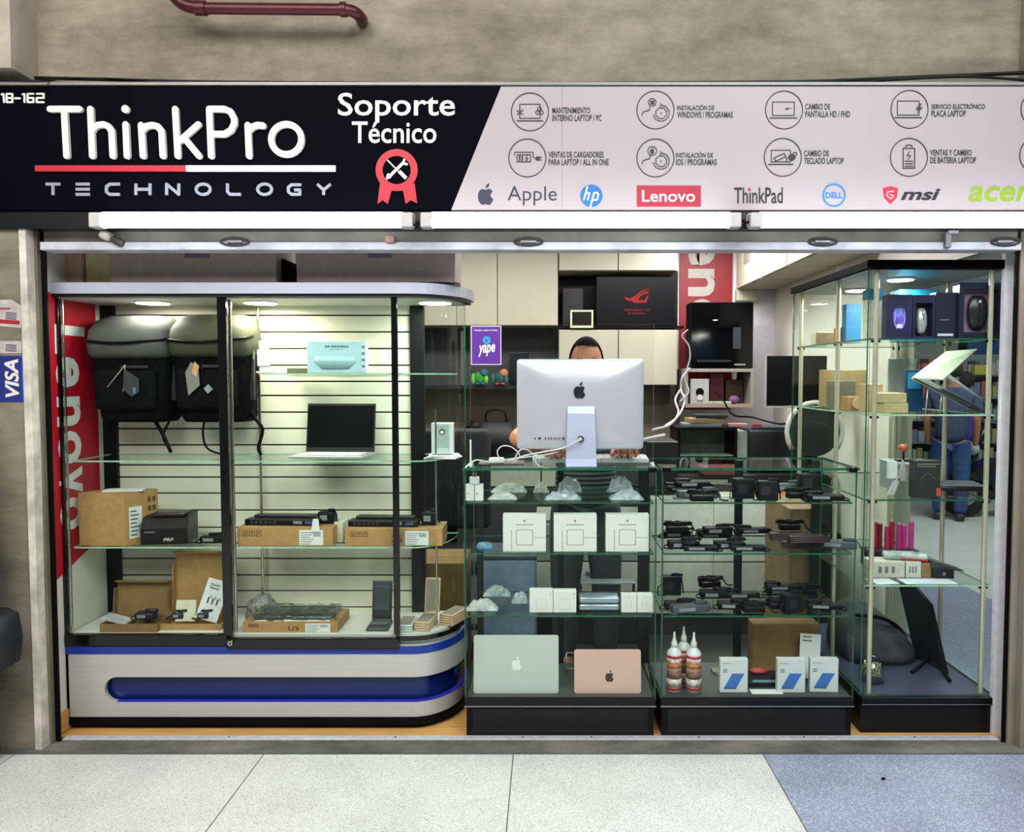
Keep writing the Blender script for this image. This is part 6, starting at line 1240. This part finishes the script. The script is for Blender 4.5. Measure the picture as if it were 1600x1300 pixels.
# behind the adapter counter
t = thing('cabinet', 'white cabinet with two doors and two drawers behind the adapter counter', 'cabinet', (X(1150, 1.3), 1.3, 0)); g = G(); g.box(-.50, .01, .001, .25, .4, .12, mat('#3a3c38', .6)); g.box(-.50, .01, .12, .25, .4, .8, mat('#c6cab8', .6)); g.done('carcass', t)
for k in range(2):
    g = G(); g.box(-.495+.372*k, -.008, .13, -.125+.372*k, .01, .42, mat('#c3c8ba', .5), .002); g.done('door', t); g = G(); g.box(-.495+.372*k, -.008, .43, -.125+.372*k, .01, .79, mat('#cdd2c4', .5), .002); g.done('drawer', t)
simple('cardboard_box', 'orange brown carton on the white cabinet behind the adapter counter', 'box', 1160, 1250, 800, 1.32, .2, .802, mat('#b5683a', .7)); simple('binder', 'row end of a cream binder behind the adapter counter top shelf', 'binder', 1062, 1150, 795, 1.35, .2, .802, mat('#b5b49a', .6))
simple('reddish_box', 'dark red box behind the adapter counter top shelf', 'box', 1100, 1160, 742, 1.6, .2, .93, mat('#5a2a22', .6)); simple('cardboard_box', 'tall brown carton standing between the adapter counter and the right showcase', 'box', 1236, 1283, 795, .46, .42, .001, mat('#7e6a48', .8, var=.15))
# red banner on the back wall
Y = 3.235; a, b = bp(1060, 640, Y), bp(1146, 300, Y); t = thing('banner', 'red banner with white vertical lettering on the back wall', 'banner', (a[0], Y, a[1])); w, hh = b[0]-a[0], b[1]-a[1]; k = 193.
g = G(); g.box(0, 0, 0, w, .012, hh, mat('#86141d', .5, var=.08, sc=3)); g.done('sheet', t); g = G()
def bl(ch, px0, py0, px1, py1): a, b = bp(px0, py1, Y), bp(px1, py0, Y); g.text(ch, (a[0]-t.location.x, -.0015, b[1]-t.location.z), (0, 0, a[1]-b[1]), (b[0]-a[0], 0, 0), mat('#a9a39a', .5), bold=.03)
bl('L', 1074, 318, 1130, 347); bl('e', 1075, 368, 1118, 415); bl('n', 1075, 420, 1117, 463); bl('o', 1075, 467, 1118, 516); g.done('lettering', t)
# shelf unit with PC tower
YS_ = 2.75; zt = Z(576, YS_); x0, x1 = X(1070, YS_), X(1176, YS_); t = thing('wall_shelf', 'grey open box shelf carrying the black computer tower', 'shelf', ((x0+x1)/2, YS_, Z(637, YS_))); h = (x1-x0)/2; H = zt-t.location.z; SH = mat('#8c8882', .6)
g = G(); g.box(-h, 0, H-.025, h, .45, H, SH, .002); g.done('top_panel', t); g = G(); g.box(-h, 0, 0, h, .45, .025, mat('#9a8478', .6), .002); g.done('bottom_panel', t)
for s in (-1, 1): g = G(); g.box(s*h-.02*(s > 0), 0, .025, s*h+.02*(s < 0), .45, H-.025, SH); g.done('side_panel', t)
zsh = t.location.z+.026
x0, x1 = X(1078, YS_), X(1175, YS_); t = thing('computer_tower', 'black computer tower with glass side panel on the grey wall shelf', 'computer', ((x0+x1)/2, YS_, zt+.001)); h = (x1-x0)/2; H = Z(472, YS_)-zt
g = G(); g.box(-h, .006, 0, h, .22, H, mat('#040405', .4, spec=.2), .004); c_ = g.done('case', t); g = G(); g.box(-h+.004, 0, .004, h-.004, .005, H-.004, mat('#030305', .08, spec=.25), .001); g.done('glass_panel', t)
g = G(); g.box(-h*.3, -.0015, H*.72, -h*.15, 0, H*.735, mat('#c9ccd4', .4)); g.box(h*.35, -.0015, H*.3, h*.6, 0, H*.62, mat('#2b3038', .4)); g.box(-h*.8, -.0015, H*.1, h*.3, 0, H*.13, mat('#1c1f24', .4)); g.box(h*.4, -.0015, H*.05, h*.75, 0, H*.07, mat('#8c9096', .4)); g.done('components', c_)
simple('webcam_box', 'white box with a round black camera in the grey wall shelf', 'box', 1078, 1107, 592, 2.78, .12, zsh, mat('#a9aaa8', .5)); t = C.objects[-1]
g = G(); g.cyl((0, -.001, .09), (0, -.008, .09), .03, None, BLK, 18); g.cyl((0, -.008, .05), (0, -.012, .05), .022, None, mat('#c9c9c9', .3), 16); g.done('camera_picture', [o for o in C.objects if o.name.startswith('webcam_box')][0])
simple('notebook', 'dark red notebook standing in the grey wall shelf', 'notebook', 1108, 1130, 583, 2.95, .1, zsh, mat('#741a2c', .5)); simple('wooden_box', 'brown wooden box at the back right of the grey wall shelf', 'box', 1133, 1160, 593, 2.95, .12, zsh, mat('#4f3d28', .6))
g = G(); g.sph((0, 0, .032), (.04, .035, .032), mat('#6a4a72', .7)); tag(g.done('yarn_ball', None, loc=(X(1146, 2.8), 2.8, zsh)), 'small purple ball in the grey wall shelf', 'ball')
g = G(); g.box(-.08, -.02, 0, .09, .06, .02, mat('#9fae94', .5), .004); tag(g.done('booklet', None, loc=(X(1122, 2.8), 2.79, zsh)), 'pale green booklet lying at the front of the grey wall shelf', 'booklet')
# wall socket box and second emblem plate
g = G(); a, b = bp(1150, 470, 3.2), bp(1182, 452, 3.2); g.box(a[0], 3.18, a[1], b[0], 3.249, b[1], mat('#c2bfa8', .5), .006); tag(g.done('junction_box'), 'cream junction box on the back wall beside the red banner', 'box')
g = G(); g.tube([(bp(1155, 390, 3.22)[0], 3.23, 2.58), (bp(1155, 460, 3.22)[0], 3.23, bp(1155, 455, 3.22)[1])], .006, mat('#a9a698', .5)); tag(g.done('conduit'), 'thin cream conduit above the junction box on the back wall', 'pipe')
# desk clutter right of the computer: black glass tank, wood boards, printer
YD = 1.75; zd = Z(742, YD)
t = thing('desk', 'dark desk behind the adapter counter', 'desk', (X(1150, YD), YD, 0)); g = G(); g.box(-.55, 0, zd-.03, .62, .6, zd, mat('#1e211f', .4), .003); g.done('desktop', t)
for s in (-.5, .58): g = G(); g.box(s-.03, .05, .001, s+.03, .55, zd-.03, mat('#2a2d2b', .5)); g.done('leg', t)
YT = 1.85; x0, x1 = X(1058, YT), X(1152, YT); t = thing('glass_tank', 'black framed glass cabinet on the desk beneath the grey wall shelf', 'cabinet', ((x0+x1)/2, YT, zd+.001)); h = (x1-x0)/2; H = Z(668, YT)-zd
for s in (-1, 1): g = G(); g.box(s*h-.02*(s > 0), 0, 0, s*h+.02*(s < 0), .3, H-.02, BLK); g.done('side_panel', t)
g = G(); g.box(-h, 0, H-.02, h, .3, H, BLK, .002); g.done('top_panel', t); g = G(); g.box(-h+.02, .28, 0, h-.02, .3, H-.02, mat('#8d968c', .5, var=.3, sc=9)); g.done('back_panel', t)
g = G(); g.pane(-h+.02, .004, .0, h-.02, .008, H-.02); g.done('glass_door', t); g = G(); g.box(-h+.02, .02, H*.36, h-.02, .27, H*.38, mat('#93a697', .3)); g.done('inner_shelf', t)
zz = zd+H+.002
for k, (lab, nm_, x_, w_, hh_, col, rz, dz) in enumerate((('tan book lying on top of the black framed glass cabinet', 'book', 1106, .22, .03, '#8a744e', 4, .022), ('black book lying on the tan book', 'book', 1112, .2, .022, '#101118', -3, .053), ('blue and white folder under the tan book', 'folder', 1098, .24, .02, '#6f7f86', 0, 0))):
    g = G(); g.box(-w_/2, 0, 0, w_/2, .18, hh_, mat(col, .5), .002); o = g.done(nm_, None, loc=(X(x_, YT+.05), YT+.05, zz+dz)); o.rotation_euler[2] = R(rz); tag(o, lab, nm_)
g = G(); g.box(-.05, 0, 0, .07, .05, .02, mat('#c98f86', .5), .003); tag(g.done('eraser_box', None, loc=(X(1150, 1.9), 1.9, zz)), 'pale pink box on the right end of the black framed cabinet', 'box')
g = G(); g.box(-.02, 0, 0, .045, .03, .014, mat('#a8303f', .5), .003); tag(g.done('pen_case', None, loc=(X(1180, 1.95), 1.95, zd+.29)), 'small red case on the black printer', 'case')
t = thing('printer', 'large black printer on the desk right of the black framed glass cabinet', 'printer', (X(1205, 1.9), 1.86, zd+.001)); g = G(); g.box(-.15, 0, 0, .24, .4, .27, mat('#101213', .35, var=.2), .012, seg=3); g.done('body', t); g = G(); g.prism([(-.14, .272), (.23, .272), (.2, .287), (-.12, .287)], .03, .38, mat('#39424a', .3)); g.done('lid', t); g = G(); g.box(-.12, -.004, .05, .16, 0, .08, BLK); g.box(.12, -.006, .2, .2, 0, .23, mat('#a9b0b2', .3)); g.done('panel', t)
g = G(); g.box(-.07, 0, 0, .02, .3, .26, mat('#8fa193', .5, var=.1), .004); tag(g.done('waste_box', None, loc=(X(1163, 1.9), 1.9, zd+.001)), 'pale green plastic box between the glass cabinet and the printer', 'box')
wcab([(1118, 612, 2.72), (1130, 625, 2.6), (1145, 648, 2.3), (1175, 652, 2.1), (1215, 662, 1.95), (1240, 660, 1.95)], .007, 'black cable looping down from the grey wall shelf to the printer', BLK)
wcab([(1078, 575, 2.72), (1066, 590, 2.7), (1064, 610, 2.7), (1070, 625, 2.6), (1060, 650, 2.3), (1040, 665, 2.0)], .008, 'white cable hanging beside the grey wall shelf', mat('#a9a5a8', .5))
wcab([(1075, 515, 2.72), (1066, 525, 2.72), (1076, 540, 2.72), (1078, 560, 2.72), (1070, 590, 2.7), (1076, 612, 2.65), (1062, 628, 2.5)], .006, 'grey cable at the left side of the black computer tower', mat('#8f8b92', .5))
t = thing('computer_tower', 'black computer lying on the white cabinet right of the acrylic shield', 'computer', (.66, 1.34, .802)); g = G(); g.box(-.095, 0, 0, .09, .3, Z(690, 1.34)-.802, mat('#0d0e10', .4, var=.3), .006); g.done('case', t)
t = thing('handbag', 'black bag on the back counter seen left of the computer', 'bag', (X(775, 2.7), 2.7, zc_+.001)); g = G(); loft(g, [(0, 0, 0, .15, .1, .6), (.12, 0, 0, .15, .09, .7), (.22, 0, 0, .12, .05, .8)], mat('#0e1014', .6, bump=.2)); g.done('body', t); g = G(); g.tube(smoothpts([(-.08, 0, .2), (-.06, 0, .3), (.06, 0, .3), (.08, 0, .2)]), .008, BLK); g.done('handle', t)
t = thing('office_phone', 'black telephone on the back counter under the plush toys', 'telephone', (X(745, 2.75), 2.75, zc_+.12)); g = G(); g.prism([(0, -.11), (.16, -.11), (.16, .06), (0, .0)], -.1, .08, mat('#121316', .4), 'x'); g.done('body', t); g = G(); g.tube([(-.07, .02, .04), (-.06, .0, .07), (-.05, .14, .09), (-.07, .15, .05)], .016, BLK, 8); g.done('handset', t)
# monitor on the right wall and wall cabinets above it
t = thing('monitor', 'black television fixed beside the right showcase', 'television', (X(1262, 1.6), 1.55, Z(634, 1.55))); x0, x1 = X(1197, 1.55)-t.location.x, X(1290, 1.55)-t.location.x; H = Z(556, 1.55)-t.location.z
g = G(); g.box(x0, 0, 0, x1, .035, H, mat('#030406', .3, spec=.2), .003); g.done('screen', t); g = G(); g.box(x0-.004, .004, -.006, x0, .04, H, mat('#9a9a96', .4)); g.box(x0-.004, .004, -.012, x1, .04, -.004, mat('#a9a89c', .4)); g.box(.1, .035, H*.3, .2, .25, H*.6, BLK); g.done('mount', t)
for k, (y0, y1) in enumerate(((1.2, 1.85), (1.86, 2.5), (2.51, 3.2))):
    t = thing('wall_cabinet', ['cream wall cabinet on the right wall nearest the showcase top', 'middle cream wall cabinet on the right wall', 'cream wall cabinet at the back end of the right wall'][k], 'cabinet', (1.5, y0, 2.17), 0, 'cream wall cabinets on the right wall')
    L = y1-y0; g = G(); g.box(.018, 0, 0, .32, L-.01, .42, mat('#a8a18c', .6)); g.done('carcass', t); g = G(); g.box(0, .004, .004, .017, L-.014, .416, mat('#c9c3ac', .5), .002); d = g.done('door', t); g = G(); g.box(-.003, L*.35, .16, 0, L*.62, .4, mat('#8f8a80', .3)); g.done('window', d)
t = thing('drum_chair', 'black round-backed chair with white rim behind the right showcase', 'chair', (X(1268, 1.45), 1.4, 0)); g = G(); g.tube([(.16*cos(q), .0, 1.16+.17*sin(q)) for q in [k*pi/10 for k in range(-2, 13)]], .014, mat('#c4c4bc', .3), 8); g.done('rim', t); g = G(); g.cyl((0, .01, 1.17), (0, .04, 1.17), .155, None, mat('#17191b', .6), 26); g.done('backrest', t)
g = G(); g.box(-.19, .05, .5, .19, .4, .56, BLK, .02); g.done('seat', t); g = G(); g.box(-.03, .03, .2, .03, .07, 1.05, BLK); g.cyl((0, .2, .05), (0, .2, .5), .03, None, CHR); g.cyl((0, .2, 0), (0, .2, .05), .2, .05, DKG, 20); g.done('pedestal', t)
# ================================================================ SIDE CORRIDOR THROUGH THE GLASS
t = thing('scooter', 'dark motor scooter parked in the side corridor seen through the right showcase', 'scooter', (X(1560, 5.2), 5.2, 0)); BK = mat('#15171c', .25, .2)
for s, px in ((0, -.36), (1, .75)): g = G(); g.cyl((px, -.05, .24), (px, .05, .24), .24, None, RUB, 28); wl = g.done('wheel', t); g = G(); g.cyl((px, -.055, .24), (px, .055, .24), .12, None, mat('#8d8f92', .3, .6), 20); g.done('rim', wl)
g = G(); g.prism([(-.52, .36), (-.3, .5), (-.05, .62), (.0, .34), (.35, .3), (.5, .55), (1.05, .62), (1.1, .45), (.7, .3), (.3, .18), (-.05, .18), (-.15, .36), (-.36, .42)], -.14, .14, BK); g.done('body', t)
g = G(); g.box(.3, -.13, .6, 1.0, .13, .72, mat('#0d0d0f', .5), .05, seg=3); g.done('seat', t); g = G(); g.tube([(-.38, 0, .3), (-.2, 0, .8), (-.12, 0, 1.0)], .03, BK, 8); g.tube([(-.1, -.3, 1.02), (-.13, 0, 1.0), (-.1, .3, 1.02)], .016, CHR, 8); g.done('handlebar', t); g = G(); g.sph((-.28, -.0, .72), (.07, .1, .07), mat('#b9bcc0', .2)); g.done('headlight', t)
def goods_rack(lab, px, Y, w, n):
    t = thing('goods_rack', lab, 'rack', (X(px, Y), Y, 0), 0, 'racks of goods in the side corridor'); random.seed(n)
    g = G()
    for s in (-1, 1): g.box(s*w/2-.02, 0, 0, s*w/2+.02, .4, 1.75, mat('#6d7072', .5))
    g.box(-w/2, .38, 0, w/2, .4, 1.75, mat('#8b9190', .6)); g.done('frame', t)
    for r_ in range(6):
        z_ = .15+r_*.27; g = G(); g.box(-w/2+.02, 0, z_-.02, w/2-.02, .38, z_, mat('#7b8082', .5)); g.done('shelf', t)
        g = G(); x_ = -w/2+.05
        while x_ < w/2-.1: ww = random.uniform(.05, .09); g.box(x_, .06, z_, x_+ww*.8, .3, z_+random.uniform(.12, .2), mat(random.choice(['#a9a468', '#8fa08f', '#a9adb0', '#767a92', '#a8625a', '#c0bda8', '#4f6480']), .5)); x_ += ww
        o = g.done('goods', t); o['kind'] = 'stuff'
goods_rack('grey rack filled with small coloured goods beyond the dark scooter', 1555, 6.4, 2.2, 4); goods_rack('farther grey rack of goods at the left, beyond the right showcase', 1425, 7.4, 1.5, 9)
def bystander(lab, px, Y, shirt, legs, hair, H=1.62, rz=0):
    t = thing('person', lab, 'person', (X(px, Y), Y, 0), rz); k = H/1.7
    o = skin('body', [(0, 0, .92*k, .07), (0, 0, 1.15*k, .07), (0, 0, 1.36*k, .07), (0, 0, 1.47*k, .05), (0, 0, 1.56*k, (.075, .09)), (0, 0, 1.66*k, (.07, .085)), (-.17, 0, 1.34*k, .045), (-.23, 0, 1.1*k, .042), (-.22, -.12, .88*k, .035), (-.21, -.16, .8*k, .03), (.17, 0, 1.34*k, .045), (.23, 0, 1.1*k, .042), (.22, -.1, .88*k, .035), (.21, -.14, .8*k, .03), (-.09, 0, .84*k, .08), (-.1, 0, .45*k, .055), (-.1, 0, .08, .04), (.09, 0, .84*k, .08), (.1, 0, .45*k, .055), (.1, 0, .08, .04)],
         [(0, 1), (1, 2), (2, 3), (3, 4), (4, 5), (2, 6), (6, 7), (7, 8), (8, 9), (2, 10), (10, 11), (11, 12), (12, 13), (0, 14), (14, 15), (15, 16), (0, 17), (17, 18), (18, 19)], SKN, t)
    skin('shirt', [(0, 0, .78*k, (.18, .14)), (0, 0, 1.1*k, (.17, .14)), (0, 0, 1.38*k, (.18, .13)), (0, 0, 1.44*k, .07), (-.19, 0, 1.37*k, .075), (-.245, 0, 1.14*k, .065), (.19, 0, 1.37*k, .075), (.245, 0, 1.14*k, .065)], [(0, 1), (1, 2), (2, 3), (2, 4), (4, 5), (2, 6), (6, 7)], mat(shirt, .85, var=.15), t)
    skin('trousers', [(0, 0, .95*k, (.16, .12)), (-.09, 0, .82*k, .11), (-.1, 0, .45*k, .085), (-.1, 0, .06, .07), (.09, 0, .82*k, .11), (.1, 0, .45*k, .085), (.1, 0, .06, .07)], [(0, 1), (1, 2), (2, 3), (0, 4), (4, 5), (5, 6)], mat(legs, .85, var=.2), t)
    g = G(); g.sph((0, .015, 1.63*k), (.095, .105, .1), mat(hair, .8, var=.3, sc=60)); g.done('hair', t)
    for s in (-1, 1): g = G(); g.box(s*.1-.045, -.16, .001, s*.1+.045, .09, .08, mat('#2c2c30', .6), .03, seg=3); g.done('shoe', t)
    return t
bystander('person in blue jeans and dark top walking in the side corridor', 1486, 5.0, '#3c4664', '#2e4c80', '#1b1718', 1.62, R(150)); bystander('person with dark hair and purple top farther off in the side corridor', 1504, 5.9, '#5540a8', '#2e3f6b', '#231f22', 1.5, R(200))
t = thing('poster', 'tall blue and white poster on the far wall of the side corridor', 'poster', (X(1560, 8.15), 8.17, 1.2)); g = G(); g.box(-.6, 0, 0, .6, .02, 1.6, mat('#2e5fa8', .5)); g.done('sheet', t); g = G(); g.box(-.55, -.003, .9, .55, 0, 1.3, mat('#d9dde2', .5)); g.done('white_band', t)
t = thing('poster', 'cream poster with small dark hearts on the far wall of the side corridor', 'poster', (X(1470, 8.15), 8.17, 1.3)); g = G(); g.box(-.7, 0, 0, .35, .02, .9, mat('#b9b8b0', .5)); g.done('sheet', t); g = G()
for k in range(5): x_ = -.6+k*.2; g.add([(x_, -.002, .8), (x_+.09, -.002, .8), (x_+.045, -.002, .72)], [(0, 1, 2)], mat('#4a4470', .5))
g.done('hearts', t)
simple('yellow_bag', 'yellow bag standing on the farther goods rack', 'bag', 1520, 1548, 570, 6.35, .2, 1.5, mat('#c2b048', .6))
# ================================================================ LEFT PILLAR AND PAVEMENT
Y = -.1015
a, b = P(-60, 628, Y), P(38, 556, Y); t = thing('payment_sticker', 'blue card payment sticker with white vertical lettering on the left pillar', 'sticker', (0, Y, a[1])); g = G(); g.box(a[0], -.001, 0, b[0], .001, b[1]-a[1], mat('#20307c', .4, var=.05)); g.box(b[0]-.012, -.0014, .004, b[0]-.006, -.001, b[1]-a[1], mat('#2f4fa8', .4)); g.done('sheet', t)
a1, b1 = P(9, 621, Y), P(29, 561, Y); g = G(); g.text('VISA', (b1[0], -.0022, a1[1]-a[1]), (0, 0, b1[1]-a1[1]), (-(b1[0]-a1[0]), 0, 0), SW, bold=.03, shear=.2); g.done('lettering', t)
for k, (lab, pts, band) in enumerate((('torn white flyer with red edge, upper one on the left pillar', [(-40, 505), (33, 513), (34, 478), (18, 468), (-40, 470)], 1), ('torn pale flyer just above the blue payment sticker', [(-40, 552), (34, 552), (34, 533), (-40, 532)], 0))):
    t = thing('flyer', lab, 'flyer', (0, -.1012, 0), 0, 'torn flyers on the left pillar'); g = G(); g.prism([P(p, q, Y) for p, q in pts], -.0008, 0, mat('#b9b2ae', .6, var=.15)); g.done('sheet', t)
    g = G(); c = mat('#a3202c', .5)
    if band: g.prism([P(p, q, Y) for p, q in ((-40, 503), (31, 507), (31, 501), (-40, 496))], -.0016, -.0008, c); g.prism([P(p, q, Y) for p, q in ((-40, 485), (16, 483), (16, 481), (-40, 482))], -.0016, -.0008, c)
    for j in range(4): g.prism([P(p, q, Y) for p, q in ((9, 488+j*3-(0 if band else -50)), (26, 489+j*3-(0 if band else -50)), (26, 490.4+j*3-(0 if band else -50)), (9, 489.4+j*3-(0 if band else -50)))], -.0016, -.0008, mat('#3c3f55', .5))
    g.done('printing', t)
t = thing('backpack', 'dark navy backpack at the left edge in front of the pillar', 'backpack', (X(-19, -.25), -.25, Z(1045, -.25))); g = G(); H = Z(955, -.25)-t.location.z; loft(g, [(0, 0, 0, .04, .05, .6), (.02, 0, 0, .072, .07, .6), (H*.5, 0, 0, .08, .08, .6), (H*.9, 0, 0, .074, .07, .7), (H, 0, 0, .05, .05, .8)], mat('#10151f', .6, var=.3, sc=20, bump=.2)); g.done('body', t)
for k in range(2): g = G(); g.tube(smoothpts([(.03+.025*k, -.075, H*.92), (.055+.015*k, -.082, H*.6), (.05+.012*k, -.08, H*.3), (.03, -.072, .06)]), .004, mat('#262e3c', .5)); g.done('piping', t)
g = G(); g.tube([(-.02, 0, H), (-.02, 0, H+.25)], .012, BLK); g.done('strap', t)
# person wearing it, only the edge of a leg shows
t = thing('person', 'person in dark purple trousers at the very left edge, carrying the navy backpack', 'person', (X(-88, -.25), -.25, 0))
skin('body', [(0, 0, .92, (.12, .09)), (0, 0, 1.15, .11), (0, 0, 1.38, (.13, .09)), (0, 0, 1.47, .05), (0, 0, 1.56, (.075, .09)), (0, 0, 1.64, (.07, .085)), (-.18, 0, 1.36, .05), (-.22, 0, 1.1, .04), (-.2, -.08, .86, .03), (-.08, 0, .84, .08), (-.08, 0, .45, .05), (-.08, 0, .08, .04), (.08, 0, .84, .08), (.08, 0, .45, .05), (.08, 0, .08, .04)], [(0, 1), (1, 2), (2, 3), (3, 4), (4, 5), (2, 6), (6, 7), (7, 8), (0, 9), (9, 10), (10, 11), (0, 12), (12, 13), (13, 14)], SKN, t)
skin('trousers', [(0, 0, .95, (.14, .11)), (-.08, 0, .82, .1), (-.08, 0, .45, .075), (-.08, 0, .06, .07), (.08, 0, .82, .1), (.08, 0, .45, .075), (.08, 0, .06, .07)], [(0, 1), (1, 2), (2, 3), (0, 4), (4, 5), (5, 6)], mat('#241a30', .8), t)
skin('shirt', [(0, 0, .9, (.15, .12)), (0, 0, 1.15, (.14, .12)), (0, 0, 1.38, (.15, .11)), (0, 0, 1.44, .06), (-.18, 0, 1.37, .07), (-.225, 0, 1.12, .06)], [(0, 1), (1, 2), (2, 3), (2, 4), (4, 5)], mat('#1c1d24', .8), t)
g = G(); g.sph((0, .015, 1.62), (.09, .1, .1), HAIR); g.done('hair', t)
for s in (-1, 1): g = G(); g.box(s*.08-.045, -.16, .001, s*.08+.045, .09, .08, mat('#2c2c30', .6), .03, seg=3); g.done('shoe', t)
a = P(1393, 1233, -.5); D = 1.48/( (1233-588)/1250 ); g = G(); g.sph((0, 0, .004), (.008, .006, .005), BLK, 10, 6); tag(g.done('pebble', None, loc=((1393-855)/1250*D, CY+D, 0)), 'small black pebble on the blue terrazzo floor', 'pebble')
